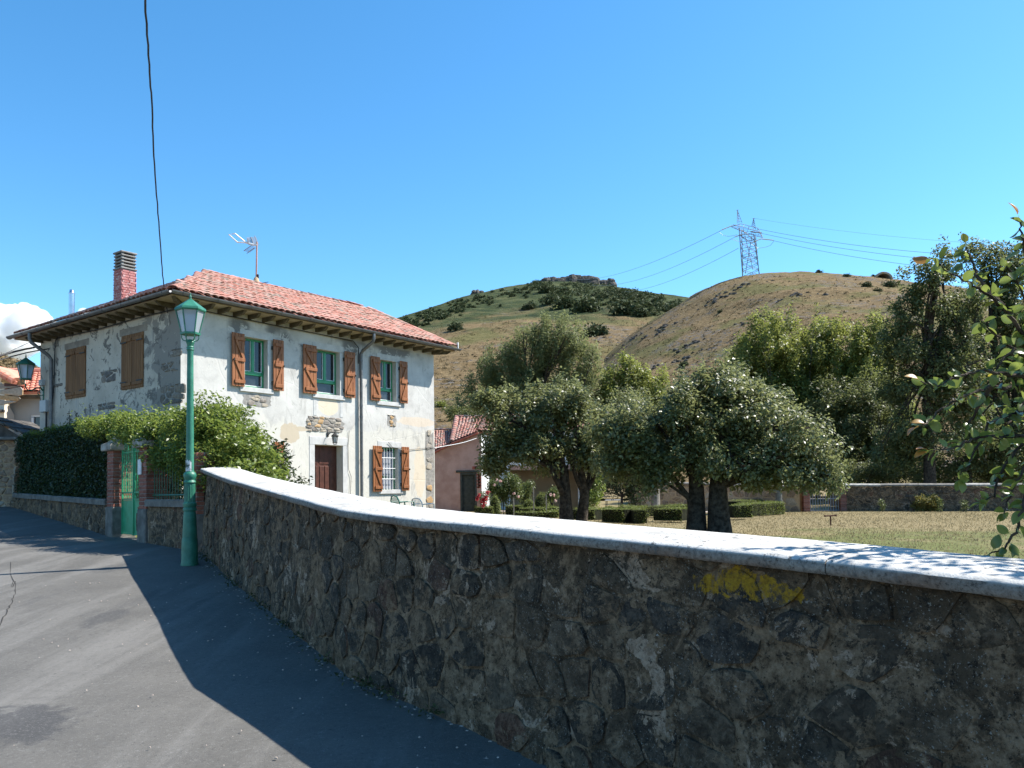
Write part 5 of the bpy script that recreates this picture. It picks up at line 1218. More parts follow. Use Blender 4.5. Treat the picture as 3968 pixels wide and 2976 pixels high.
# ------------------------------------------------------------------ buildings on the far left
def quad_frames(p00, p10, p11, p01, cols, rows, rng, jit=1.0, dy=None):
    """tile frames on a roof quad: p00-p10 eaves, p01-p11 top"""
    p00, p10, p11, p01 = map(Vector, (p00, p10, p11, p01)); out = []
    for c in range(cols):
        u = (c + .5) / cols + rng.gauss(0, .003) * jit; a, b = p00.lerp(p10, u), p01.lerp(p11, u); ey = (b - a); L = ey.length; ey.normalize()
        n = max(1, int(L / .33)); ex0 = ((p10 - p00).lerp(p11 - p01, .5)).normalized(); nrm = ex0.cross(ey).normalized()
        if nrm.z < 0: nrm = -nrm
        ex = ey.cross(nrm)
        for r in range(n):
            t = rng.gauss(0, .03) * jit; X = (ex * math.cos(t) + ey * math.sin(t)); Y = (ey * math.cos(t) - ex * math.sin(t) - nrm * .045).normalized(); Z = X.cross(Y); M = Matrix.Identity(4)
            p = a + (b - a) * (r / n) + nrm * (.035 + rng.uniform(0, .012)) - ey * .04; k = ((p10 - p00).length / cols) / .205
            for i in range(3): M[i][0], M[i][1], M[i][2], M[i][3] = X[i] * k, Y[i], Z[i] * k, p[i]
            out.append(M)
    return out
def slab(b, pts, th):
    """plate of thickness th below a roof quad"""
    pts = [Vector(p) for p in pts]; n = (pts[1] - pts[0]).cross(pts[2] - pts[0]).normalized()
    if n.z < 0: n = -n
    lo = [p - n * th for p in pts]; k = len(pts)
    return b.add(pts + lo, [tuple(range(k)), tuple(range(2 * k - 1, k - 1, -1))] + [(i, (i + 1) % k, k + (i + 1) % k, k + i) for i in range(k)])
def build_left():
    rng = random.Random(2)
    # small stone barn at the bend of the lane
    c = at(88, 1964, 25.2); B = empty('stone_barn', (c.x, c.y, c.z - .1)); tag(B, 'small ochre rubble barn with slate slab roof at the lane bend', 'barn')
    zt = at(80, 1700, 25.2).z - c.z + .1; Lx = 6.0
    b = MB(); b.box((-Lx / 2, 2.0, zt / 2 - .2), (Lx, 3.98, zt + .4)); b.build('core', MAT['tan'], B)
    mp = lambda s, h, d: Vector((-s, -.0 - d, h)); cells = stone_cells(3.2, zt, .27, .15, rng)
    rubble(B, cells, mp, MAT['warm_stone'], rng, .014, (.004, .035), 300, lambda s: zt, 'stone')
    mp2 = lambda s, h, d: Vector((0 + d, s, h)); rubble(B, stone_cells(1.4, zt, .27, .15, rng), mp2, MAT['warm_stone'], rng, .014, (.004, .03), 100, lambda s: zt, 'stone')
    ap = at(40, 1632, 25.8); ax, az = ap.x - c.x, ap.z - c.z + .1
    b = MB(); b.add([(-Lx, .01, zt), (.0, .01, zt), (ax, .01, az - .12), (-Lx, 3.9, zt), (.0, 3.9, zt), (ax, 3.9, az - .12)], [(0, 1, 2), (5, 4, 3)]).build('gable', MAT['slate'], B)
    for sgn, xe in ((1, .35), (-1, -2.6)):
        for k in range(6):
            for j in range(3):
                y0 = -.28 + j * .7; t0, t1 = k / 6, (k + 1.25) / 6; xa, xb = xe + (ax - xe) * t0, xe + (ax - xe) * min(1.02, t1); za, zb = zt + .02 + (az - zt) * t0, zt + .02 + (az - zt) * min(1.02, t1)
                if sgn < 0: za, zb = zt + .35 + (az - zt - .35) * t0, zt + .35 + (az - zt - .35) * min(1.02, t1)
                o = .025 * (k % 2) + rng.uniform(0, .03); slab(MB(), [(xa, y0, za + o), (xa, y0 + .68, za + o), (xb, y0 + .68, zb + o), (xb, y0, zb + o)], .05).build('slate_slab', MAT['slate'], B)
    for x, w_ in ((-.35, .55), (-1.0, .7), (-1.8, .8)): MB().bev((x, -.05, zt - .0), (w_, .4, .10), .02).build('eaves_stone', MAT['slate'] if x != -.35 else MAT['sil'], B)
    # neighbour with a new clay tile roof
    Y = 29.9; e0, e1 = at(12, 1520, Y), at(330, 1515, Y); t0, t1 = at(40, 1446, Y + 2.4), at(330, 1444, Y + 2.4); zg = 1.3
    N = empty('grey_neighbour_house', (e0.x, Y, zg)); tag(N, 'grey rendered house with a bright new clay tile roof', 'house'); l = Vector((e0.x, Y, zg)); q = lambda p: Vector(p) - l
    wx0, wx1 = .10, e1.x - l.x
    panel(wx0, wx1, -.5, e0.z - zg - .12, [(at(103, 1640, Y).x - l.x, at(148, 1640, Y).x - l.x, at(120, 1672, Y).z - zg - .6, at(120, 1606, Y).z - zg)], .2, lambda a, z, d: (a, .25 + d, z), MAT['greywall'], N, 'front_wall')
    MB().quad((wx0, .25, -.5), (wx0, 4.5, -.5), (wx0, 4.5, 4.2), (wx0, .25, 4.2)).build('side_wall', MAT['greywall'], N)
    wa, wb, wz0, wz1 = at(103, 1640, Y).x - l.x, at(148, 1640, Y).x - l.x, at(120, 1672, Y).z - zg - .6, at(120, 1606, Y).z - zg
    Wn = MB().bev(((wa + wb) / 2, .30, wz1 - .03), (wb - wa, .06, .07), .005).bev((wa + .05, .30, (wz0 + wz1) / 2 - .04), (.10, .06, wz1 - wz0 - .08), .005).bev((wb - .03, .30, (wz0 + wz1) / 2 - .04), (.06, .06, wz1 - wz0 - .08), .005).build('window', MAT['white'], N)
    MB().box(((wa + wb) / 2, .34, (wz0 + wz1) / 2), (wb - wa, .01, wz1 - wz0)).build('pane', MAT['glass'], Wn)
    b = MB(); slab(b, [q(e0), q(e1), q(t1), q(t0)], .1); Rf = b.build('roof', MAT['newtile'], N)
    fr = quad_frames(q(e0), q(e1), q(t1), q(t0), 16, 9, rng, .15)
    n = len(BT_V); A = np.array([np.array(M) for M in fr]); V = np.einsum('kij,nj->kni', A, np.c_[BT_V, np.ones(n)])[:, :, :3].reshape(-1, 3); F = (BT_F[None] + (np.arange(len(fr)) * n)[:, None, None]).reshape(-1, 4)
    tag(np_obj('roof_tiles', V, F, MAT['newtile'], Rf, True), kind='stuff')
    MB().tube([q(t0) + Vector((-.1, 0, .08)), q(t1) + Vector((0, 0, .08))], .13, 8).build('ridge', MAT['newtile'], Rf)
    MB().bev(((wx0 + wx1) / 2, .10, e0.z - zg - .17), (wx1 - wx0, .14, .13), .01).build('fascia', MAT['rafter'], N)
    # gable house cut by the frame
    Y = 29.5; a = at(72, 1480, Y); r = at(-60, 1405, Y); g = at(18, 1470, Y); zg = 1.3
    G = empty('pale_gable_house', (g.x, Y, zg)); tag(G, 'pale stone house at the left edge with an orange tiled verge', 'house'); l = Vector((g.x, Y, zg)); q = lambda p: Vector(p) - l
    pk = q(r); b = MB(); b.add([(0, 0, -.5), (-5, 0, -.5), (-5, 0, 3.4), (pk.x, 0, pk.z - .15), (0, 0, at(18, 1482, Y).z - zg - .1)], [(0, 4, 3, 2, 1)]).add([(0, 0, -.5), (0, .6, -.5), (0, .6, 3.4), (0, 0, 4.0)], [(0, 1, 2, 3)]).build('gable_wall', MAT['cream'], G)
    zq = at(18, 1590, Y).z - zg; rubble(G, stone_cells(2.0, 1.3, .4, .17, rng), lambda s, h, d: Vector((-s, -.01 - d, zq + h)), MAT['quoin_stone'], rng, .02, (.004, .02), 100, lambda s: 1.25, 'stone')
    b = MB(); v = q(a); slab(b, [(v.x, -.35, v.z), (v.x, .5, v.z), (pk.x, 3, pk.z), (pk.x, -.35, pk.z)], .12); Rf = b.build('roof', MAT['newtile'], G)
    for k in range(7):
        p, s_ = Vector((v.x, -.30, v.z)), Vector((pk.x, -.30, pk.z)); MB().tube([p.lerp(s_, k / 7), p.lerp(s_, (k + 1.06) / 7)], [.125, .10], 8).build('verge_tile', MAT['newtile'], Rf)
    MB().add([(v.x * .9, -.02, v.z - .16), (0, -.02, v.z - .16), (0, -.02, at(18, 1482, Y).z - zg - .02), (v.x * .9, -.02, v.z - .12)], [(0, 1, 2, 3)]).build('eaves_board', MAT['door_wood'], G)
    for k in range(3): MB().bev((-.4 - k * .9, -.1, zq - .03 - k * .02), (.85, .25, .10), .02).build('slate_course', MAT['slate'], G)
build_left()

# ------------------------------------------------------------------ outbuildings behind the house
def build_sheds():
    rng = random.Random(6); Y = 38.0; zg = .45
    s = lambda x, y: (1650 + .2712 * x, 1550 + .2712 * y)
    S = empty('pink_shed', (*at(1770, 1900, Y).xy, zg)); tag(S, 'pink rendered outbuilding with old tiled roof and dark door', 'outbuilding'); l = Vector(S.location); q = lambda x, y, d=Y: at(*s(x, y), d) - l
    A, Bp, C = q(90, 760), q(745, 470), q(790, 470)
    d0, d1 = q(490, 1040), q(725, 1040)
    # front face with the door cut out
    b = MB(); zb = -.6
    def top(x): return A.z + (Bp.z - A.z) * (x - A.x) / (Bp.x - A.x)
    b.quad((A.x, 0, zb), (d0.x, 0, zb), (d0.x, 0, top(d0.x)), (A.x, 0, A.z)); b.quad((d0.x, 0, d0.z), (d1.x, 0, d0.z), (d1.x, 0, top(d1.x)), (d0.x, 0, top(d0.x))); b.quad((d1.x, 0, zb), (C.x, 0, zb), (C.x, 0, Bp.z), (d1.x, 0, top(d1.x)))
    for x in (d0.x, d1.x): b.quad((x, 0, zb), (x, .25, zb), (x, .25, d0.z), (x, 0, d0.z))
    b.quad((d0.x, 0, d0.z), (d1.x, 0, d0.z), (d1.x, .25, d0.z), (d0.x, .25, d0.z)); b.build('front_wall', MAT['pink'], S)
    MB().quad((A.x, 0, zb), (A.x, 5, zb), (A.x, 5, A.z), (A.x, 0, A.z)).build('side_wall', MAT['pink'], S)
    D = MB().box(((d0.x + d1.x) / 2, .16, (d0.z + zb) / 2), (d1.x - d0.x, .04, d0.z - zb)).build('door', MAT['dull_green'], S)
    for za, zc in ((.05, .62), (.68, .98), (1.05, 1.38), (1.45, 1.85)): box_part('door_panel', d0.x + .13, d1.x - .13, .125, .139, d0.z - .08 - zc, d0.z - .08 - za, MAT['dull_green'], D, .006)
    F = MB().bev(((d0.x + d1.x) / 2, .04, d0.z - .05), (d1.x - d0.x, .14, .10), .008)
    for x in (d0.x + .045, d1.x - .045): F.bev((x, .04, (d0.z - .1 + zb) / 2), (.09, .14, d0.z - .1 - zb), .008)
    F.build('door_frame', MAT['dull_green'], S); MB().bev(((d0.x + d1.x) / 2 - .02, -.03, d0.z + .06), (d1.x - d0.x + .35, .12, .10), .012).build('door_lintel', MAT['dull_green'], S)
    for k in range(9):
        for j in range(2): MB().bev((C.x - .11 - (.10 if (k + j) % 2 else .0) * j, -.012, d0.z - .1 - k * .075), (.19 - .06 * (k % 2), .03, .062), .006).build('brick', MAT['brick'], S)
    for k in range(4): MB().bev((C.x - .2 - .12 * (k % 2), -.012, d0.z + .19 + (k // 2) * .075), (.24, .03, .062), .006).build('brick', MAT['brick'], S)
    # white lit side wall of the high part
    Ew = at(1940, 1700, 42.5) - l
    MB().quad((C.x, 0, zb), (Ew.x, 4.5, zb), (Ew.x, 4.5, Bp.z), (C.x, 0, Bp.z - .05)).build('white_wall', MAT['limewash'], S)
    u = Vector((Ew.x - C.x, 4.5, 0)).normalized(); nn = Vector((u.y, -u.x, 0)); c0 = Vector((C.x, 0, 0)) + u * 1.6; c1 = Vector((C.x, 0, 0)) + u * 4.0; zt_ = q(960, 1010, 41.5).z
    Wd = slab(MB(), [c0 + nn * .02 + Vector((0, 0, zb)), c1 + nn * .02 + Vector((0, 0, zb)), c1 + nn * .02 + Vector((0, 0, zt_)), c0 + nn * .02 + Vector((0, 0, zt_))], .05).build('side_doors', MAT['greywall'], S)
    for k in range(5):
        a = c0.lerp(c1, (k + .08) / 5); e = c0.lerp(c1, (k + .92) / 5); MB().quad(*(p + nn * .035 for p in (a + Vector((0, 0, zb)), e + Vector((0, 0, zb)), e + Vector((0, 0, zt_ - .1)), a + Vector((0, 0, zt_ - .1))))).build('glazed_leaf', MAT['glass'], Wd)
    # two tiled slopes
    P = [q(370, 605, Y - .25), q(745, 455, Y - .25), q(860, 250, 42), q(440, 250, 42)]
    P2 = [q(745, 455, Y - .25), q(1130, 500, 41), q(1130, 260, 43.5), q(860, 250, 42)]
    P3 = [q(95, 745, Y - .2), q(372, 607, Y - .2), q(400, 440, 41.5), q(100, 440, 41.5)]
    b = MB()
    for Q in (P, P2, P3): slab(b, Q, .08)
    Rf = b.build('roof', MAT['tile'], S)
    lay_tiles(quad_frames(*P, 9, 0, rng, 1.2) + quad_frames(*P2, 9, 0, rng, 1.2), Rf, 300); lay_tiles(quad_frames(*P3, 8, 0, rng, 1.2), Rf, 300)
    for a, e in ((P[3], P[2]), (P[0], P[3]), (P3[3], P3[2])):
        n = max(3, int((e - a).length / .36))
        for k in range(n):
            M = Matrix.Identity(4); d = (e - a).normalized(); x = d.cross(Vector((0, 0, 1))).normalized(); z = x.cross(d); c = a + (e - a) * (k / n) + Vector((0, 0, .06))
            for i in range(3): M[i][0], M[i][1], M[i][2], M[i][3] = x[i] * 1.2, d[i], z[i] * 1.2, c[i]
            o = bpy.data.objects.new('ridge_tile', TILE_ME); link(o, Rf); o.matrix_local = M
    for a, e in ((P3[0], P3[1]), (P[0], P[1])):
        n = max(4, int((e - a).length / .30))
        for k in range(n):
            c = a.lerp(e, (k + .5) / n); M = Matrix.Rotation(-math.atan2((e - a).z, (e - a).x), 3, 'Y'); MB().bev(c + Vector((0, .02, -.075)), ((e - a).length / n - .01, .3, .05), .008, M).build('verge_brick', MAT['brick'], Rf)
    MB().tube([(Bp.x, .05, Bp.z - .1), (Bp.x + .01, .05, Bp.z + .35)], .035, 6).build('post', MAT['rafter'], S)
    # open porch beside it, in shade under the trees
    Y2 = 43.0; Pc = empty('garden_porch', (*at(2080, 1900, Y2).xy, zg)); tag(Pc, 'open white porch with tan back wall behind the apple trees', 'porch'); l2 = Vector(Pc.location); q2 = lambda x, y, d=Y2: at(*s(x, y), d) - l2
    a, e = q2(1075, 780), q2(2275, 780); o0, o1 = q2(1200, 1000), q2(2175, 1000)
    panel(a.x, e.x, -.6, a.z + 1.4, [(o0.x, o1.x, -.6, o0.z)], .3, lambda x, z, d: (x, d, z), MAT['limewash'], Pc, 'front_wall')
    MB().quad((a.x, 3, -.6), (e.x, 3, -.6), (e.x, 3, 3.2), (a.x, 3, 3.2)).build('back_wall', MAT['tan'], Pc); MB().quad((o0.x, 0.3, -.0), (o1.x, .3, 0), (o1.x, 3, 0), (o0.x, 3, 0)).build('floor', MAT['gravel'], Pc)
    MB().quad((a.x, .3, o0.z + .02), (e.x, .3, o0.z + .02), (e.x, 3, o0.z + .02), (a.x, 3, o0.z + .02)).build('ceiling', MAT['soffit'], Pc)
    MB().quad((e.x, 0, -.6), (e.x, 3, -.6), (e.x, 3, a.z + 1.4), (e.x, 0, a.z + 1.4)).build('side_wall', MAT['limewash'], Pc)
    b = MB(); Q = [Vector((a.x, -.3, a.z + 1.35)), Vector((e.x + .3, -.3, a.z + 1.35)), Vector((e.x + .3, 3.2, a.z + 2.4)), Vector((a.x, 3.2, a.z + 2.4))]; Rf = slab(b, Q, .1).build('roof', MAT['tile'], Pc); lay_tiles(quad_frames(*Q, 26, 0, rng), Rf, 300)
    MB().bev(((o0.x + o1.x) / 2, -.012, o0.z + .12), (o1.x - o0.x, .03, .24), .01).build('lintel', MAT['pink'], Pc)
    # far garden wall in three runs
    def run(label, p, r, zt0, zt1, zb, mat, seed, cap=True):
        p, r = Vector(p), Vector(r); L = (r - p).length; d = (r - p) / L; n = Vector((d.y, -d.x, 0)); rg = random.Random(seed)
        if n.y > 0: n = -n
        W = empty('back_wall', (p.x, p.y, 0)); tag(W, label, 'wall'); zt_ = lambda s_: zt0 + (zt1 - zt0) * s_ / L
        b = MB(); k = 24
        for i in range(k):
            s0, s1 = L * i / k, L * (i + 1) / k
            for f in (1, -1): b.quad(*[d * a_ + n * (.2 * f) + Vector((0, 0, z)) for a_, z in ((s0, zb - .2), (s1, zb - .2), (s1, zt_(s1)), (s0, zt_(s0)))])
            b.quad(d * s0 + n * .2 + Vector((0, 0, zt_(s0))), d * s1 + n * .2 + Vector((0, 0, zt_(s1))), d * s1 - n * .2 + Vector((0, 0, zt_(s1))), d * s0 - n * .2 + Vector((0, 0, zt_(s0))))
        b.build('core', MAT['mortar'] if mat == 'grey_stone' else MAT['tan'], W)
        rubble(W, stone_cells(L, zt0 - zb + .3, .42, .22, rg), lambda s_, h, e_: d * s_ + n * (.2 + e_) + Vector((0, 0, zb + h)), MAT['stone' if mat == 'grey_stone' else mat], rg, .02, (.0, .03), 300, lambda s_: zt_(min(max(s_, 0), L)) - zb)
        if cap:
            m = max(2, int(L / 1.6))
            for i in range(m):
                s0, s1 = L * i / m + .01, L * (i + 1) / m - .01; z0, z1 = zt_(s0) + rg.uniform(0, .02), zt_(s1) + rg.uniform(0, .02); V = []
                for a_, z in ((s0, z0), (s1, z1)): V += [d * a_ + n * .27 + Vector((0, 0, z)), d * a_ + n * .27 + Vector((0, 0, z + .07)), d * a_ + Vector((0, 0, z + .14)), d * a_ - n * .27 + Vector((0, 0, z + .07)), d * a_ - n * .27 + Vector((0, 0, z))]
                MB().add(V, [(j, (j + 1) % 5, 5 + (j + 1) % 5, 5 + j) for j in range(5)] + [(4, 3, 2, 1, 0), (5, 6, 7, 8, 9)]).build('coping_stone', MAT['sil'] if i % 3 else MAT['capstone'], W)
    g0, g1 = at(3130, 1980, 41.5), at(3255, 1980, 41.5)
    pr = at(3900, 1990, 38.0); far = Vector((34, 33.5, 0))
    run('dark stone wall closing the dry lawn on the right', (g1.x + .3, g1.y, 0), (far.x, far.y, 0), 1.56, 1.30, .15, 'grey_stone', 51)
    lw = at(2470, 1970, 49.0); run('ochre stone wall at the back left of the lawn', (lw.x, lw.y, 0), (g0.x - .3, g0.y, 0), 1.95, 1.50, .3, 'warm_stone', 52)
    # picket gate between red brick posts
    for x, lab in ((g0.x - .12, 'red brick post left of the picket gate'), (g1.x + .1, 'red brick post right of the picket gate')):
        Pp = empty('brick_post', (x, 41.4, .2)); tag(Pp, lab, 'post'); MB().box((0, 0, .6), (.27, .27, 1.2)).build('core', MAT['mort'], Pp)
        for k in range(16): MB().bev((0, 0, .04 + k * .075), (.31 + .01 * (k % 2), .31, .062), .008).build('brick', MAT['pbrick'], Pp)
    Gt = empty('picket_gate', (g0.x + .05, 41.4, .22)); tag(Gt, 'pale metal picket gate between two brick posts', 'gate'); L = g1.x - g0.x - .12
    MB().bev((L / 2, 0, .12), (L, .03, .04), .004).bev((L / 2, 0, .72), (L, .03, .04), .004).build('rail', MAT['galv'], Gt)
    for k in range(12): MB().bev((.05 + k * (L - .1) / 11, -.02, .48), (.035, .02, .92 + .06 * math.sin(k * .3)), .004).build('picket', MAT['galv'], Gt)
build_sheds()
# ------------------------------------------------------------------ garden trees
def rel(base, x, y, Y, rx, ry, rz):
    c = at(x, y, Y); return (c.x - base[0], c.y - base[1], c.z - base[2], rx, ry, rz)
def build_trees():
    # big twin-stemmed apple on the lawn
    b = at(2740, 2070, 21.0); b = (b.x, b.y, .30)
    E = [rel(b, x, y, Y, rx, ry, rz) for x, y, Y, rx, ry, rz in ((2580, 1690, 21, 1.2, 1.3, 1.0), (2760, 1600, 21, 1.35, 1.4, 1.05), (2950, 1640, 21, 1.3, 1.3, 1.0), (3090, 1750, 20.8, 1.05, 1.1, .85), (2480, 1740, 21.2, .85, .9, .75), (3170, 1820, 20.6, .65, .8, .5), (2900, 1790, 20.6, 1.6, 1.2, .65), (2620, 1800, 21, 1.1, 1.0, .6), (3060, 1840, 20.4, .9, .8, .4), (2500, 1830, 21, .7, .8, .5), (2410, 1690, 21.6, .6, .8, .6), (2400, 1780, 21.4, .5, .7, .55), (2840, 1560, 21, .7, .8, .6), (2680, 1580, 21, .6, .8, .6))]
    t1, t2 = at(2698, 2060, 21.1), at(2790, 2070, 20.8); x1, x2 = t1.x - b[0], t2.x - b[0]
    make_tree('apple_tree', 'large round apple tree with two thick dark trunks on the lawn', b, [((x1, t1.y - b[1]), [(x1 + .02, .1, .7), (x1 + .03, .1, 1.3), (x1 - .02, .1, 1.9), (x1 - .35, .2, 2.6)], .27), ((x2, t2.y - b[1]), [(x2 - .03, -.2, .7), (x2 - .02, -.2, 1.3), (x2 + .02, -.15, 1.9), (x2 + .3, 0, 2.7)], .31), ((x1 - .05, .1), [(x1 - .15, .1, 1.0), (x1 - .6, .1, 1.6), (x1 - 1.0, .1, 2.0)], .10)], E, 560, 88, .28, .108, 'pear', 101, 'bark', 34, None, .4, (1, 1, 1), .35, sprigs=260, aspect=.58)
    # second apple nearer the house, two trunks
    b = at(2220, 2010, 26.0); b = (b.x, b.y, .48)
    E = [rel(b, x, y, Y, rx, ry, rz) for x, y, Y, rx, ry, rz in ((2010, 1640, 26, 1.0, 1.1, .95), (2130, 1610, 26, 1.0, 1.1, .95), (2270, 1670, 26.2, 1.1, 1.1, 1.0), (1960, 1720, 25.8, .7, .8, .6), (2080, 1760, 25.8, 1.1, 1.0, .5), (2330, 1760, 26, .8, .9, .8), (2210, 1560, 26.2, .6, .8, .4), (1890, 1590, 26, .35, .4, .35), (1900, 1800, 25.7, .3, .35, .22))]
    t1, t2 = at(2195, 2000, 26), at(2252, 2005, 26.2)
    make_tree('apple_tree', 'apple tree with two leaning trunks in front of the white porch', b, [((t1.x - b[0], t1.y - b[1]), [(t1.x - b[0] - .02, 0, .8), (t1.x - b[0] - .05, 0, 1.7), (t1.x - b[0] - .5, 0, 2.6)], .24), ((t2.x - b[0], t2.y - b[1]), [(t2.x - b[0] + .1, 0, .9), (t2.x - b[0] - .0, 0, 1.8), (t2.x - b[0] + .3, 0, 2.6)], .19)], E, 390, 78, .28, .115, 'pear', 102, 'bark', 30, None, .45, sprigs=190, aspect=.55)
    # smaller fruit trees further back
    b = at(2540, 1980, 42.0); b = (b.x, b.y, .35)
    E = [rel(b, x, y, Y, rx, ry, rz) for x, y, Y, rx, ry, rz in ((2420, 1650, 42, 1.6, 1.5, 1.5), (2520, 1720, 42, 1.6, 1.5, 1.3), (2400, 1790, 42, 1.4, 1.4, 1.0), (2450, 1560, 42, 1.0, 1.0, .8))]
    make_tree('fruit_tree', 'dark fruit tree with one pale trunk before the ochre wall', b, [((0, 0), [(.02, 0, 1.2), (-.3, 0, 2.4), (-.9, 0, 3.6)], .25)], E, 170, 65, .45, .13, 'pear', 103, 'bark_pale', 16, None, .4, sprigs=30)
    b = at(3020, 1988, 40.0); b = (b.x, b.y, .28)
    E = [rel(b, x, y, Y, rx, ry, rz) for x, y, Y, rx, ry, rz in ((3000, 1740, 40, 1.5, 1.4, 1.2), (3080, 1800, 40, 1.2, 1.2, .9), (2920, 1800, 40, 1.2, 1.2, .9))]
    make_tree('fruit_tree', 'fruit tree with a slim straight trunk beside the picket gate', b, [((0, 0), [(.0, 0, 1.0), (.02, 0, 1.9), (0, 0, 3.0)], .19)], E, 110, 60, .42, .13, 'darkleaf', 104, 'bark_pale', 12, None, .4)
    b = on_z(2790, 1975, .35); E = [rel(b, x, y, b.y, rx, ry, rz) for x, y, rx, ry, rz in ((2850, 1880, .75, .7, .5), (2960, 1880, .6, .6, .45), (2800, 1900, .5, .5, .5))]
    make_tree('young_tree', 'small light green tree seen between the trunks and the picket gate', b, [((.6, 0), [(.62, 0, .8), (.6, 0, 1.4)], .06)], E, 60, 60, .3, .11, 'poplar', 105, 'bark', 8)
    b = on_z(2275, 1990, .45); E = [rel(b, x, y, b.y, rx, ry, rz) for x, y, rx, ry, rz in ((2300, 1900, .45, .45, .5), (2320, 1850, .25, .3, .3), (2290, 1940, .35, .35, .3))]
    make_tree('young_tree', 'slim yellow green sapling right of the leaning apple trunks', b, [((.1, 0), [(.1, 0, .8), (.12, 0, 1.6)], .04)], E, 46, 50, .22, .10, 'creeper', 106, 'bark', 6)
    b = on_z(2460, 1985, .38); E = [rel(b, x, y, b.y + .5, rx, ry, rz) for x, y, rx, ry, rz in ((2400, 1870, 1.1, .8, .9), (2320, 1860, .9, .8, .9), (2470, 1900, .5, .6, .8))]
    make_tree('yew_bush', 'dark bushy evergreen in the deep shade behind the table', b, [((-.6, .4), [(-.6, .4, .8), (-.7, .5, 1.4)], .08)], E, 130, 60, .32, .10, 'hedge', 107, 'bark', 8, cat='bush')
    # trees beyond the garden
    b = at(2040, 1880, 72.0); b = (b.x, b.y, 1.0)
    E = [rel(b, x, y, Y, rx, ry, rz) for x, y, Y, rx, ry, rz in ((2160, 1320, 72, 2.5, 2.5, 2.2), (2060, 1370, 72, 2.6, 2.5, 2.4), (1950, 1430, 72, 2.2, 2.2, 2.2), (2240, 1420, 72, 2.3, 2.3, 2.5), (1880, 1510, 72, 1.9, 2.0, 1.8), (2080, 1540, 72, 3.8, 2.8, 2.4), (2270, 1560, 73, 2.0, 2, 1.8), (1800, 1590, 70, 1.5, 1.4, 1.0))]
    make_tree('willow_tree', 'broad grey green willow rising behind the tiled shed', b, [((0, 0), [(0, 0, 3), (.2, 0, 6), (.6, 0, 10)], .5), ((.8, 0), [(1.2, 0, 4), (2.6, 0, 9)], .35)], E, 560, 80, .55, .25, 'willow', 111, 'bark', 30, 'trees beyond the garden', .5, (.75, .75, 1.7), .2, sprigs=110, aspect=.36, tip=(0, 0, .8))
    b = at(2440, 1880, 74.0); b = (b.x, b.y, 1.0)
    E = [rel(b, x, y, Y, rx, ry, rz) for x, y, Y, rx, ry, rz in ((2430, 1460, 74, 1.7, 1.9, 2.0), (2370, 1500, 74, 1.6, 1.8, 2.0), (2530, 1500, 74, 1.5, 1.8, 2.0), (2440, 1590, 74, 3.0, 2.2, 2.4), (2420, 1720, 74, 2.6, 2.2, 2.2))]
    make_tree('poplar_tree', 'rounded green poplar just right of the willow', b, [((0, 0), [(0, 0, 4), (-.2, 0, 8), (-.3, 0, 12)], .35)], E, 260, 70, .55, .25, 'poplar', 112, 'bark', 20, 'trees beyond the garden', .45, (.8, .8, 1.5), .2, sprigs=60)
    spec = [(2885, 1330, 62, 1.9, 118, 'leftmost and lowest poplar of the row behind the wall', 'poplar'), (2960, 1225, 60, 2.3, 113, 'tallest pale poplar left in the row behind the lawn wall', 'poplar'), (3080, 1240, 61, 2.3, 114, 'second poplar from the left in the row behind the wall', 'poplar'), (3240, 1250, 60, 2.3, 115, 'third poplar in the row with a yellowish domed top', 'poplar'), (3385, 1255, 59, 2.3, 116, 'fourth poplar in the row standing next to the dark tree', 'poplar'), (3150, 1330, 63, 2.5, 117, 'lower poplar filling the middle of the row', 'poplar')]
    for x, y, Y, r, sd, lab, mt in spec:
        b = at(x, 1885, Y); zg = .9; b = (b.x, b.y, zg); top = at(x, y, Y).z - zg
        g = random.Random(sd); E = [(g.uniform(-.4, .4), 0, top - 1.3, r * .55, r * .7, 1.6)] + [(g.uniform(-.8, .8) * r, g.uniform(-.6, .6) * r, top - g.uniform(1.6, 4.2), r * g.uniform(.35, .6), r * .6, g.uniform(1.2, 2.2)) for _ in range(4)] + [(-.5, .2, top - 4.6, r * 1.05, r, 2.4), (.5, -.2, top - 5.6, r * 1.15, r, 2.6), (0, 0, top * .40, r * 1.35, r * 1.2, 3.2), (0, 0, 2.6, r * 1.2, r, 1.8)]
        make_tree('poplar_tree', lab, b, [((-.2, 0), [(-.2, 0, 3), (-.3, 0, 7), (-.2, 0, top - 2)], .19), ((.45, .2), [(.5, .2, 3), (.7, 0, 8)], .15)], E, 330, 80, .5, .215, mt, sd, 'bark_pale', 22, 'trees beyond the garden', .4, (.8, .8, 1.55), .2, sprigs=60)
    # dark open-crowned tree and its neighbours on the right
    b = at(3605, 1900, 46.0); b = (b.x, b.y, .6)
    E = [rel(b, x, y, Y, rx, ry, rz) for x, y, Y, rx, ry, rz in ((3560, 1075, 46, 1.0, 1.2, 1.1), (3660, 1040, 46, .8, 1, 1.1), (3530, 1200, 46, 1.2, 1.4, 1.2), (3650, 1200, 46, 1.3, 1.3, 1.2), (3500, 1340, 46, 1.3, 1.5, 1.3), (3620, 1400, 46, 1.7, 1.6, 1.5), (3720, 1330, 46, 1.2, 1.3, 1.4), (3540, 1520, 46, 1.6, 1.5, 1.4), (3680, 1560, 46, 1.6, 1.5, 1.5), (3600, 1690, 46, 1.9, 1.5, 1.3), (3500, 1660, 46, 1.2, 1.2, 1.1))]
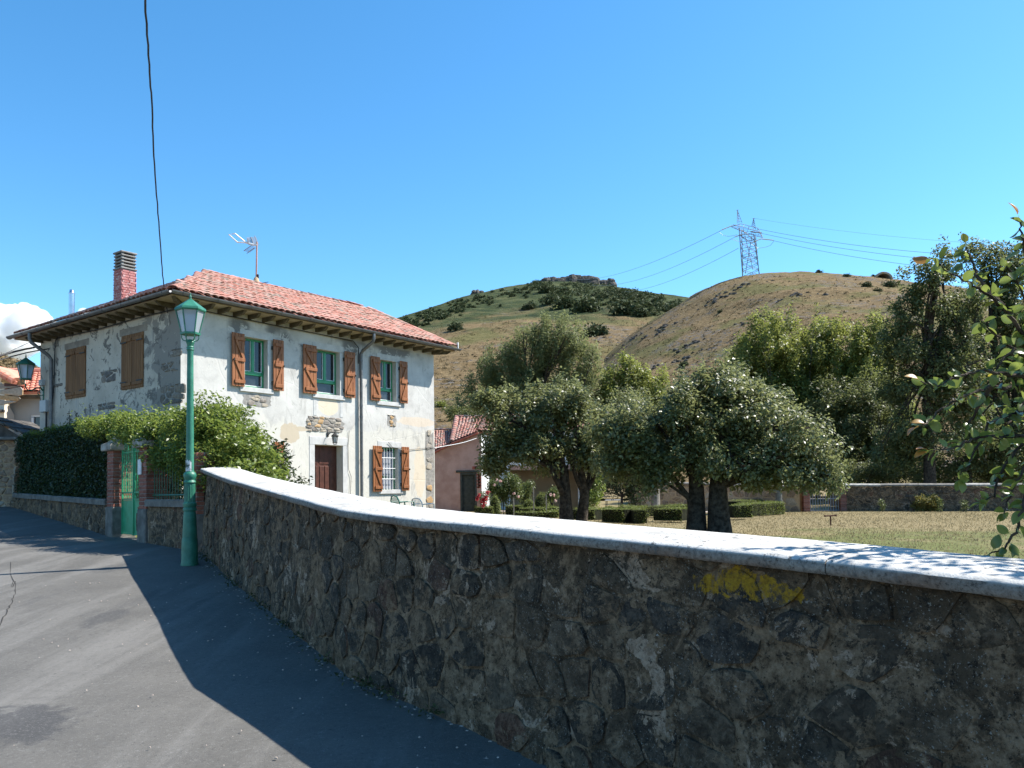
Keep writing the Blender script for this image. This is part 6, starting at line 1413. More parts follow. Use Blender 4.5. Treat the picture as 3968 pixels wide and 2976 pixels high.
    make_tree('ash_tree', 'tall dark tree with visible forked trunk right of the poplars', b, [((0, 0), [(0, 0, 4), (.1, 0, 7.5), (.35, 0, 10.5), (.9, 0, 13)], .33), ((0, 0), [(.05, 0, 7), (.9, 0, 9.5), (1.5, .2, 11)], .22)], E + [rel(b, x, y, 46.5, rx, 1.3, rz) for x, y, rx, rz in ((3470, 1480, 1.2, 1.5), (3760, 1450, 1.5, 1.6), (3450, 1250, .7, .9), (3740, 1180, 1.0, 1.1), (3590, 1300, 1.4, 1.2), (3780, 1650, 1.6, 1.6), (3440, 1760, 1.4, 1.2))], 470, 66, .38, .19, 'darkleaf', 121, 'bark', 46, 'trees beyond the garden', .2, (1, 1, 1.1), .2, sprigs=130)
    b = at(3860, 1900, 50.0); b = (b.x, b.y, .7)
    E = [rel(b, x, y, Y, rx, ry, rz) for x, y, Y, rx, ry, rz in ((3800, 1010, 50, 1.1, 1.2, 1.2), (3890, 1060, 50, 1.3, 1.3, 1.5), (3960, 1020, 50, 1.2, 1.3, 1.6), (3830, 1200, 50, 1.8, 1.6, 1.8), (3950, 1250, 50, 1.8, 1.6, 1.8), (3800, 1400, 50, 2, 1.7, 2), (3950, 1480, 50, 2.2, 1.7, 2), (3850, 1640, 50, 2.4, 1.7, 2), (4050, 1700, 50, 2.2, 1.8, 2), (4100, 1300, 50, 2, 1.8, 2.4))]
    make_tree('ash_tree', 'feathery tree at the right edge behind the near branches', b, [((0, 0), [(0, 0, 5), (.2, 0, 9), (.1, 0, 13)], .3), ((1.2, .4), [(1.5, .4, 5), (2, .4, 11)], .24)], E, 460, 75, .5, .20, 'darkleaf', 122, 'bark', 30, 'trees beyond the garden', .35, (1, 1, 1.2), .2, sprigs=70)
    b = at(3330, 1890, 54.0); b = (b.x, b.y, .8)
    E = [rel(b, x, y, Y, rx, ry, rz) for x, y, Y, rx, ry, rz in ((3330, 1640, 54, 2.6, 1.6, 2.4), (3430, 1760, 54, 2.0, 1.5, 1.5), (3230, 1740, 54, 2.0, 1.5, 1.6), (3520, 1740, 53, 2, 1.5, 1.8), (3100, 1740, 55, 1.8, 1.5, 1.7), (3400, 1560, 55, 2.2, 1.5, 2.2), (3250, 1570, 56, 2.2, 1.5, 2.2))]
    make_tree('thicket_tree', 'dark shaded thicket under the poplars behind the wall', b, [((0, 0), [(0, 0, 2), (.2, 0, 4)], .14), ((1.6, 0), [(1.6, 0, 3), (1.4, 0, 5)], .12), ((-1.6, 0), [(-1.6, 0, 3), (-1.8, 0, 5)], .12)], E, 520, 60, .5, .19, 'darkleaf', 123, 'bark_pale', 18, 'trees beyond the garden', .25)
    b = at(3760, 1890, 48.0); b = (b.x, b.y, .6)
    E = [rel(b, x, y, Y, rx, ry, rz) for x, y, Y, rx, ry, rz in ((3700, 1760, 48, 2.0, 1.5, 1.5), (3850, 1780, 48, 2.0, 1.5, 1.3), (3980, 1740, 48, 2.0, 1.5, 1.6))]
    make_tree('thicket_tree', 'dark thicket at the right behind the lawn wall', b, [((0, 0), [(0, 0, 2), (.2, 0, 4)], .14), ((1.6, 0), [(1.6, 0, 3), (1.4, 0, 5)], .12)], E, 190, 48, .5, .18, 'darkleaf', 124, 'bark', 12, 'trees beyond the garden', .25)
    b = at(3600, 1890, 49.0); b = (b.x, b.y, .6)
    E = [rel(b, x, 1835, 49 + (k % 3), 1.5, 1.1, .75) for k, x in enumerate(range(3230, 4050, 75))]
    make_tree('thicket_tree', 'low dark undergrowth showing just above the lawn wall', b, [((k, 0), [(k, 0, .6), (k + .1, 0, 1.2)], .07) for k in (-4, -1.5, 1.2, 4)], E, 280, 50, .42, .17, 'darkleaf', 126, 'bark', 16, 'trees beyond the garden', .2)
    b = at(1725, 1640, 90); b = (at(1800, 1700, 66).x, 66.0, 1.0)
    E = [rel(b, x, y, Y, rx, ry, rz) for x, y, Y, rx, ry, rz in ((1800, 1610, 66, 1.5, 1.2, .9), (1760, 1590, 66, .9, .9, .6), (1850, 1660, 66, 1.4, 1.2, .9), (1780, 1720, 66, 1.6, 1.2, 1.0))]
    make_tree('plum_tree', 'dark sparse tree between the shed roof and the willow', b, [((0, 0), [(0, 0, 3), (.1, 0, 5)], .14)], E, 110, 45, .38, .18, 'darkleaf', 125, 'bark', 12, 'trees beyond the garden', .3)
build_trees()

# ------------------------------------------------------------------ garden planting and small things
def ball(label, c, r, h, seed, n=2600, mat='box'):
    o = empty('box_ball', c); tag(o, label, 'topiary', 'clipped box balls')
    rng = np.random.default_rng(seed); d = rng.normal(size=(n, 3)); d /= np.linalg.norm(d, axis=1)[:, None]; d[:, 2] = np.abs(d[:, 2])
    P = d * (1 + .06 * rng.normal(size=(n, 1))) * np.array([r, r, h]); leaf_obj('foliage', P, .05, mat, o, seed, up=.2, out=d)
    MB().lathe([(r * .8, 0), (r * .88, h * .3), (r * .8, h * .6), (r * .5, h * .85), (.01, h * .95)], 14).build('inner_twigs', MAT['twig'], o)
def edging(label, p, q, w_, h, zg, seed):
    p, q = Vector((*p, zg)), Vector((*q, zg)); L = (q - p).length; d = (q - p) / L; n_ = Vector((-d.y, d.x, 0)); o = empty('box_edging', p); tag(o, label, 'hedge', 'clipped box edgings')
    rng = np.random.default_rng(seed); n = int(L * (w_ + 2 * h) * 700) + 200
    s = rng.uniform(0, L, n); f = rng.uniform(0, 1, n); top = f < .42; e = np.where(top, rng.uniform(-w_ / 2, w_ / 2, n), np.where(f < .71, -w_ / 2, w_ / 2) + rng.normal(0, .02, n)); hh = h * (1 + .35 * fbm(s * 2.2, s * 0 + seed, seed, 3)); e = e * (1 + .3 * fbm(s * 1.7, s * 0 + 3.3, seed, 3)); z = np.where(top, hh + rng.normal(0, .03, n), rng.uniform(0, 1, n) * hh)
    P = s[:, None] * np.array(d) + e[:, None] * np.array(n_) + np.stack([0 * z, 0 * z, z], 1); leaf_obj('foliage', P, .05, 'box', o, seed, up=.5)
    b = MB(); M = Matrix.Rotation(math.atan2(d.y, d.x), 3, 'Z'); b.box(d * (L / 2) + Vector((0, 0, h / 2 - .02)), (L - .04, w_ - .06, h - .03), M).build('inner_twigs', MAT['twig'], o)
def bush(name, label, b, ells, n_cl, per, cr, leaf, mat, seed, cat='bush', flowers=None, stems=8, stem_r=.012, up=.4):
    o = empty(name, b); tag(o, label, cat); rng = np.random.default_rng(seed); P, O, C = clump_points(ells, n_cl, per, cr, rng, .3); leaf_obj('foliage', P, leaf, mat, o, seed, up=up); r_ = random.Random(seed); q = MB()
    for k in range(stems): c = Vector(C[k % len(C)]); q.tube(bend((c.x * .3, c.y * .3, -.05), c, r_, .1), stem_r, 5)
    q.build('stems', MAT['bark'], o)
    if flowers:
        fm, pts, fs = flowers
        for p in pts:
            rg = np.random.default_rng(int(abs(p[0]) * 1000) + seed); d = rg.normal(size=(26, 3)); d /= np.linalg.norm(d, axis=1)[:, None]; leaf_obj('flower', np.array(p) + d * fs * .25, fs, fm, o, seed + 5, up=.1, out=d, aspect=.8)
    return o
def build_garden():
    s5 = lambda x, y: (1650 + .2712 * x, 1550 + .2712 * y); s6 = lambda x, y: (2200 + .3165 * x, 1750 + .3165 * y)
    def gp(px, Y): x = at(px, 1900, Y).x; return Vector((x, Y, float(garden_z(x))))
    def bl(lab, px, ytop, rp, Y, seed, n): c = gp(px, Y); ball(lab, c, rp / FOC * Y, at(px, ytop, Y).z - c.z, seed, n)
    bl('round clipped box ball right of the red roses', s5(985, 0)[0], s5(0, 1380)[1], 22, 34, 1, 2200); bl('largest clipped box ball in front of the porch', s5(1660, 0)[0], s5(0, 1345)[1], 34, 35, 2, 3600); bl('small clipped box ball left of the largest one', s5(1475, 0)[0], s5(0, 1430)[1], 26, 34, 3, 2200)
    c = on_z(*s6(515, 752), .42); ball('lone box dome near the garden table', c, .40, .32, 4, 2400)
    # box edgings, placed on the ground from their feet
    for i, (x0, y0, x1, y1, w_, h, lab) in enumerate(((130, 832, 415, 835, 1.2, .45, 'bright sunlit box edging right of the leaning apple trunks'), (420, 800, 605, 795, .6, .35, 'thin box edging below the lone box dome'), (485, 855, 770, 862, .7, .50, 'nearest yellow green box edging beside the lawn'), (780, 865, 950, 862, .7, .48, 'shaded end of the nearest box edging'), (620, 790, 960, 795, .6, .45, 'middle box edging behind the nearest one'), (960, 785, 1440, 770, .6, .45, 'long back box edging before the gravel path'), (1085, 832, 1440, 835, .7, .45, 'front box edging left of the big apple tree'), (1975, 800, 2210, 795, .8, .5, 'box edging right of the big apple trunks'))):
        a, b = on_z(*s6(x0, y0), .40), on_z(*s6(x1, y1), .40); edging(lab, a.xy, b.xy, w_, h, .38, 60 + i)
    a, b = on_z(2880, 1998, .32), on_z(3008, 1990, .32); edging('dark box edging below the picket gate tree', a.xy, b.xy, .9, .55, .3, 81)
    a, b = on_z(2840, 1985, .32), on_z(3000, 1975, .32); edging('back row of box under the white flowers', a.xy, b.xy, .8, .6, .3, 82)
    for i, (x0, x1, ytop, Y, lab) in enumerate(((690, 960, 1520, 33, 'box edging under the red rose bush'), (1130, 1380, 1500, 34.2, 'low box edging under the pink roses'), (1260, 1880, 1590, 31.5, 'long low box edging left of the leaning trunks'), (1330, 1900, 1535, 33.2, 'second low box edging in front of the box balls'))):
        p0, p1 = gp(s5(x0, 0)[0], Y), gp(s5(x1, 0)[0], Y); edging(lab, p0.xy, p1.xy, .6, max(.15, at(s5(x0, 0)[0], s5(0, ytop)[1], Y).z - p0.z), p0.z - .02, 90 + i)
    # roses
    def rb(name, lab, px, Y, els, ncl, per, cr, leaf, seed, fl=None, fm='petal', fs=.12, cat='rose bush', mat='rose'):
        c = gp(s5(px, 0)[0], Y); E = [rel(c, *s5(x, y), Y, rx * .2712 / FOC * Y, rx * .2 / FOC * Y, rz * .2712 / FOC * Y) for x, y, rx, rz in els]
        f = (fm, [tuple(at(*s5(x, y), Y - .35) - c) for x, y in fl], fs) if fl else None
        return bush(name, lab, c, E, ncl, per, cr, leaf, mat, seed, cat, f)
    rb('red_rose_bush', 'rose bush with crimson flowers beside the shed door', 830, 33, [(830, 1400, 80, 90), (880, 1340, 50, 50), (835, 1500, 50, 60)], 40, 26, .12, .055, 201, [(740, 1410), (770, 1365), (845, 1415), (835, 1465), (825, 1520), (890, 1320), (860, 1400), (815, 1440)], 'petal', .10)
    rb('pink_rose_bush', 'large rose bush with a few pale pink flowers before the glazed doors', 1120, 35.5, [(1060, 1250, 140, 120), (1240, 1220, 110, 110), (960, 1230, 70, 90), (1130, 1400, 70, 110), (1180, 1130, 60, 50), (1300, 1330, 60, 60)], 150, 55, .2, .075, 202, [(1010, 1138), (1065, 1155), (1320, 1380), (1260, 1335), (980, 1215)], 'petal_pale', .08)
    rb('dark_rose_bush', 'dark leafy bush before the porch opening', 1430, 37, [(1420, 1260, 90, 100), (1470, 1200, 50, 50), (1400, 1370, 70, 80)], 70, 45, .2, .08, 203, cat='bush')
    rb('mixed_rose_bush', 'small rose bush just left of the leaning apple trunk', 1800, 34, [(1800, 1380, 60, 90), (1840, 1310, 40, 50)], 36, 30, .16, .07, 204, [(1830, 1360), (1850, 1440), (1780, 1350)], 'petal_pale', .07)
    for i, (x, yt) in enumerate(((1250, 1400), (1535, 1250), (1715, 1350))):
        c = gp(s5(x, 0)[0], 32.6); o = empty('garden_stake', c); tag(o, ('thin wooden stake under the pink rose bush', 'thin wooden stake left of the largest box ball', 'thin wooden stake in front of the largest box ball')[i], 'stake', 'wooden plant stakes'); h = at(*s5(x, yt), 32.6).z - c.z
        MB().tube([(0, 0, -.1), (.01, 0, h * .5), (0, 0, h)], .03, 6).build('pole', MAT['bark_pale'], o); MB().tube([(-.05, 0, h * .8), (.05, 0, h * .8)], .012, 5).build('tie', MAT['cable'], o)
    c = on_z(2905, 1972, .32); bush('white_flower_bed', 'bed of small white flowers right of the big apple trunks', c, [(0, 0, .75, 1.0, .5, .2), (-.9, 0, .7, .5, .4, .18)], 60, 34, .2, .10, 'whiteflower', 205, 'flowers')
    # garden table in the shade
    a, e = on_z(2345, 1975, .42), None; c = at(2375, 1938, a.y); T = empty('garden_table', (c.x, c.y, .40)); tag(T, 'pale topped garden table in deep tree shade', 'table'); w_ = 58 / FOC * a.y; zt = c.z - .4
    MB().bev((0, 0, zt), (w_, .7, .035), .008).build('tabletop', MAT['plastic_white'], T)
    for sx in (-1, 1):
        for sy in (-1, 1): MB().tube([(sx * w_ * .42, sy * .28, zt), (sx * w_ * .46, sy * .3, 0)], .02, 6).build('leg', MAT['iron'], T)
    # standpipe with a cross bar on the lawn
    c = on_z(3219, 2037, .27); S = empty('standpipe', c); tag(S, 'short rusty T-shaped standpipe on the dry lawn', 'standpipe'); h = at(3219, 1999, c.y).z - c.z
    MB().tube([(0, 0, -.05), (0, 0, h)], .028, 8).build('pipe', MAT['rust'], S); MB().tube([(-.17, 0, h), (.17, 0, h + .01)], .024, 8).build('cross_bar', MAT['rust'], S); MB().lathe([(.03, -.03), (.04, 0), (.03, .03)], 8, (-.18, 0, h)).lathe([(.03, -.03), (.04, 0), (.03, .03)], 8, (.18, 0, h + .01)).build('nozzle', MAT['rust'], S)
    # plants along the right wall
    c = on_z(3590, 1985, .24); bush('broom_bush', 'yellowish broom bush against the dark wall', c, [(0, 0, .45, .5, .35, .4), (-.3, 0, .4, .35, .3, .35), (.3, 0, .4, .35, .3, .4)], 90, 40, .14, .13, 'broom', 211, stems=14, up=.0)
    c = on_z(3355, 1980, .24); o = empty('yucca', c); tag(o, 'spiky yucca plant at the wall near the picket gate', 'plant'); r_ = random.Random(4); q = MB()
    for k in range(60):
        a, t = r_.uniform(0, 6.28), r_.uniform(.1, 1.3); L = r_.uniform(.6, 1.1); d = Vector((math.cos(a) * math.sin(t), math.sin(a) * math.sin(t), math.cos(t))); s_ = d.cross(Vector((0, 0, 1))).normalized() * .03; p0 = Vector((0, 0, .25)); m = p0 + d * L * .55; e = p0 + d * L - Vector((0, 0, .12 * L * math.sin(t)))
        q.add([p0 - s_, p0 + s_, m + s_, m - s_, e], [(0, 1, 2, 3), (3, 2, 4)])
    q.build('blades', MAT['rose'], o); MB().lathe([(.09, 0), (.07, .3)], 8).build('stump', MAT['bark'], o)
    c = on_z(3320, 1980, .24); bush('hydrangea_bush', 'leafy green bush left of the yucca', c, [(0, .2, .7, .5, .4, .5), (.4, .2, .8, .4, .4, .45), (.2, .2, .4, .5, .4, .35)], 50, 40, .22, .10, 'poplar', 212)
    for i, (x, lab) in enumerate(((3650, 'slim flowering weed right of the broom bush'), (3740, 'thin pale weed against the dark wall'), (3420, 'low leafy weed right of the yucca'))): c = on_z(x, 1990, .22); bush('wall_weed', lab, c, [(0, .1, .4, .14, .14, .35)], 14, 22, .1, .06, 'rose', 220 + i, 'weed', stems=4)
    # plastic chairs on the terrace, only their backs show over the wall
    def chair(label, px, py, Y, rz, mat):
        c = at(px, py, Y); o = empty('garden_chair', (c.x, c.y, c.z - .82), rz); tag(o, label, 'chair', 'plastic garden chairs'); m = MAT[mat]
        MB().bev((0, 0, .42), (.46, .44, .03), .01).build('seat', m, o)
        b = MB(); pts = [(-.24, .24, .46), (-.25, .28, .68), (-.17, .30, .79), (0, .31, .82), (.17, .30, .79), (.25, .28, .68), (.24, .24, .46)]; b.tube(pts, .022, 6)
        b.build('back_frame', m, o)
        for k in range(6): x = -.16 + k * .064; MB().bev((x, .275, .62), (.028, .012, .34 - abs(x) * .35), .004, Matrix.Rotation(-.1, 3, 'X')).build('slat', m, o)
        for sx in (-1, 1):
            MB().tube([(sx * .24, .24, .62), (sx * .28, .0, .64), (sx * .28, -.2, .63), (sx * .26, -.24, .0)], .02, 6).build('arm', m, o)
            MB().tube([(sx * .22, .2, .42), (sx * .26, .27, 0)], .02, 6).build('leg', m, o)
    chair('green plastic garden chair below the barred window', 1562, 1920, 24.0, 2.2, 'plastic_green'); chair('white plastic chair by the quoins of the house', 1640, 1930, 25.5, 2.4, 'plastic_white')
    # dry grass blades over the visible lawn
    rng = np.random.default_rng(9); n = 70000; Y = rng.uniform(11, 42, n); X = rng.uniform(-1, 30, n); k = (X / Y > .02) & (X / Y < .8) & (X > 1.5); X, Y = X[k], Y[k]; P = np.stack([X, Y, garden_z(X) + .0], 1); n = len(P)
    h = rng.uniform(.02, .055, n) * (.8 + .7 * (fbm(X * .6, Y * .6, 4, 3) + .5)); a = rng.uniform(0, 6.28, n); w_ = .012 * np.ones(n); dx, dy = np.cos(a) * w_, np.sin(a) * w_; lean = rng.normal(0, .03, (n, 2))
    V = np.stack([P + np.stack([-dx, -dy, 0 * h], 1), P + np.stack([dx, dy, 0 * h], 1), P + np.stack([lean[:, 0], lean[:, 1], h], 1)], 1).reshape(-1, 3)
    o = np_obj('grass', V, np.arange(len(V)).reshape(-1, 3), MAT['blade']); tag(o, 'dry parched grass blades covering the lawn', 'grass', kind='stuff')
    # weeds along the foot of the near wall
    rng = np.random.default_rng(14); P = []
    for k in range(46):
        s = rng.uniform(.2, 9.5); p, nn = wall_at(s); c = np.array([p[0] + nn[0] * rng.uniform(.03, .12), p[1] + nn[1] * .08, float(road_z(p[1])) + .02]); P.append(c + rng.normal(size=(14, 3)) * np.array([.035, .035, .018]) + np.array([0, 0, .012]))
    o = leaf_obj('weeds', np.concatenate(P), .035, 'weed', None, 5, up=.3); tag(o, 'small weeds growing along the wall foot', 'weeds', kind='stuff')
MAT['rust'] = simple('rusty_iron', (.07, .035, .022), (.14, .07, .045), 20, .85, .2, .5, 60)
build_garden()

# ------------------------------------------------------------------ near apple branches reaching in from the right
def build_near_apple():
    base = (4.35, 4.2, float(garden_z(4.3))); T = empty('near_apple_tree', base); tag(T, 'close apple branches with large round leaves at the right edge', 'tree'); l = Vector(base)
    r_ = random.Random(21); b = MB(); L = []
    tw = [[(4300, 1500, 4.1), (3968, 1300, 3.9), (3917, 1231, 3.85), (3891, 1192, 3.85), (3838, 1145, 3.8), (3769, 1106, 3.8), (3717, 1080, 3.75), (3674, 1058, 3.75), (3613, 1001, 3.7)], [(4250, 1250, 4.0), (3990, 1050, 3.6), (3967, 945, 3.55), (3958, 902, 3.5), (3947, 845, 3.5)], [(3891, 1192, 3.85), (3838, 1140, 3.95), (3786, 1066, 4.0), (3765, 1010, 4.05), (3743, 950, 4.1)],
          [(4250, 1450, 4.0), (3968, 1462, 3.7), (3869, 1448, 3.65), (3821, 1437, 3.6), (3760, 1444, 3.6), (3691, 1470, 3.55), (3636, 1491, 3.5), (3568, 1477, 3.5)], [(4250, 1480, 4.0), (3952, 1500, 3.8), (3834, 1500, 3.75), (3771, 1522, 3.75), (3703, 1550, 3.7), (3650, 1585, 3.7), (3618, 1618, 3.7), (3572, 1650, 3.65)], [(4250, 1690, 4.0), (3907, 1694, 3.8), (3789, 1696, 3.75), (3744, 1712, 3.7), (3699, 1739, 3.7), (3600, 1748, 3.65)],
          [(4200, 1750, 3.9), (4000, 1850, 3.5), (3961, 1970, 3.45), (3947, 2037, 3.45), (3916, 2092, 3.45), (3884, 2128, 3.45), (3834, 2146, 3.45)], [(4250, 1600, 4.2), (3940, 1600, 4.1), (3830, 1640, 4.05), (3760, 1790, 4.0), (3720, 1850, 4.0)], [(4250, 1650, 4.2), (3960, 1720, 4.2), (3880, 1830, 4.15), (3850, 1920, 4.1), (3800, 1950, 4.05)], [(4250, 1300, 4.2), (3968, 1380, 4.1), (3900, 1330, 4.1), (3850, 1290, 4.1), (3800, 1250, 4.1)], [(4200, 1400, 4.2), (3990, 1250, 4.1), (3960, 1130, 4.05), (3900, 1030, 4.0)], [(4250, 1500, 4.3), (3968, 1560, 4.3), (3900, 1650, 4.2), (3845, 1560, 4.2), (3780, 1620, 4.2)],
          [(4250, 1600, 4.4), (3990, 1780, 4.3), (3920, 1900, 4.25), (3890, 1990, 4.2)], [(3838, 1500, 3.75), (3800, 1560, 3.8), (3770, 1620, 3.85), (3740, 1660, 3.85)], [(4250, 1350, 4.1), (3990, 1400, 4.0), (3930, 1350, 3.95), (3880, 1400, 3.95), (3830, 1480, 3.95), (3800, 1540, 3.95)]]
    trunk = [Vector((0, 0, -.1)), Vector((.02, 0, .6)), Vector((-.05, .02, 1.4)), Vector((.1, 0, 2.2)), Vector((.0, .1, 3.0))]; b.tube(trunk, [.16, .13, .11, .085, .05], 10)
    pts_in = []
    for w_ in tw:
        P = [at(*q) - l for q in w_]; k = min(range(len(trunk)), key=lambda i: (trunk[i] - P[0]).length)
        path = ([trunk[k]] if w_[0][0] > 4100 else []) + P; out = []
        for i in range(len(path) - 1):
            for j in range(4): out.append(path[i].lerp(path[i + 1], j / 4) + Vector((r_.gauss(0, .004), r_.gauss(0, .004), r_.gauss(0, .004))))
        out.append(path[-1]); n = len(out); b.tube(out, [.010 * (1 - i / n) + .0024 for i in range(n)], 6)
        # leaves along the twig
        dl = 0.0
        for i in range(1, n):
            dl += (out[i] - out[i - 1]).length
            gap = .028
            while dl > gap:
                dl -= gap; p = out[i]
                if p.x + l.x > (p.y + l.y) * .80: continue
                t = (out[i] - out[i - 1]).normalized(); s_ = Vector((r_.gauss(0, 1), r_.gauss(0, 1), r_.gauss(0, .8) - .15)); s_ = (s_ - t * s_.dot(t) * .4).normalized(); pts_in.append((p, (s_ + t * .35).normalized(), i / n))
        pts_in.append((out[-1], (out[-1] - out[-2]).normalized(), 1.0)); pts_in.append((out[-1], Vector((r_.gauss(0, 1), r_.gauss(0, 1), .4)).normalized(), 1.0))
    b.build('branches', MAT['bark'], T, True)
    # leaf meshes: broad ovals, cupped along the midrib
    def leaf_mesh(cup, curl, mat):
        nL = 6; vs = []; F = []
        for i in range(nL + 1):
            t = i / nL; w_ = .34 * math.sin(math.pi * min(1, t * .93 + .035)) ** .75 * (1.06 - .22 * t) if 0 < i < nL else .015
            z = -curl * t * t; vs += [(-w_, t, z + cup * w_ * .8), (0, t, z), (w_, t, z + cup * w_ * .8)]
        for i in range(nL):
            for k in (0, 1): F.append((i * 3 + k, i * 3 + k + 1, i * 3 + k + 4, i * 3 + k + 3))
        vs += [(-.012, -.25, .02), (.012, -.25, .02), (.012, 0, 0), (-.012, 0, 0)]; o = len(vs) - 4; F.append((o, o + 1, o + 2, o + 3))
        return np_mesh('leaf', vs, F, MAT[mat], True)
    LM = [leaf_mesh(c, k, 'apple') for c, k in ((.25, .1), (.5, .25), (.1, .35), (.7, .15))]; LR = [leaf_mesh(.5, .3, 'apple_red'), leaf_mesh(.3, .1, 'apple_yel')]
    r_.shuffle(pts_in); 
    for i, (p, s_, f) in enumerate(pts_in[:300]):
        nrm = Vector((r_.gauss(0, .6), r_.gauss(0, .6) - .35, r_.gauss(.7, .5))); x = s_.cross(nrm)
        if x.length < .05: x = Vector((1, 0, 0))
        x.normalize(); z = x.cross(s_).normalized(); k = r_.uniform(.046, .074); M = Matrix.Identity(4); q = p + s_ * k * .25
        for j in range(3): M[j][0], M[j][1], M[j][2], M[j][3] = x[j] * k, s_[j] * k, z[j] * k, q[j]
        red = f > .97 and r_.random() < .55 or r_.random() < .02
        o = bpy.data.objects.new('leaf', LR[1] if (not red and r_.random() < .06) else (LR[0] if red else r_.choice(LM))); link(o, T); o.matrix_local = M
    # the rest of the crown, mostly outside the picture
    E = [(-.15, -.2, 2.7, 1.0, 1.1, 1.0), (.5, -.6, 2.4, 1.2, 1.1, 1.2), (.6, .5, 2.3, 1.3, 1.2, 1.2), (-.75, .05, 1.75, .45, .5, .6), (-.45, -.7, 3.0, .6, .6, .6), (.2, -.9, 2.9, .9, .7, .8)]
    P, O, C = clump_points(E, 190, 34, .24, np.random.default_rng(31), .25)
    X, Y = P[:, 0] + l.x, P[:, 1] + l.y; keep = (X / Y > .615) | ((P[:, 2] < 2.1) & (P[:, 2] > .9) & (X / Y > .585)); P = P[keep]
    rest = np.array([tuple(p) for p, s_, f in pts_in[300:]]).reshape(-1, 3); P = np.r_[P, rest]
    lm = LM[1]; LV = np.array([v.co[:] for v in lm.vertices]); LF = np.array([p.vertices[:] for p in lm.polygons]); g = np.random.default_rng(32); n = len(P)
    Y_ = g.normal(size=(n, 3)); Y_[:, 2] -= .2; Y_ /= np.linalg.norm(Y_, axis=1)[:, None]; N_ = g.normal(size=(n, 3)) * .6 + np.array([0, -.2, .7]); X_ = np.cross(Y_, N_); X_ /= np.linalg.norm(X_, axis=1)[:, None] + 1e-9; Z_ = np.cross(X_, Y_); k = g.uniform(.045, .072, n)[:, None, None]
    V = P[:, None, :] + k * (LV[None, :, 0:1] * X_[:, None] + LV[None, :, 1:2] * Y_[:, None] + LV[None, :, 2:3] * Z_[:, None]); F = LF[None] + (np.arange(n) * len(LV))[:, None, None]
    tag(np_obj('foliage', V.reshape(-1, 3), F.reshape(-1, 4), MAT['apple'], T, True), kind='stuff')
    q = MB()
    for k in range(40): c = Vector(C[k]); i = r_.randint(1, 4); q.tube(bend(trunk[i], c, r_, .1), [.03, .024, .018, .012, .008, .005], 5)
    q.build('limbs', MAT['bark'], T, True)
build_near_apple()
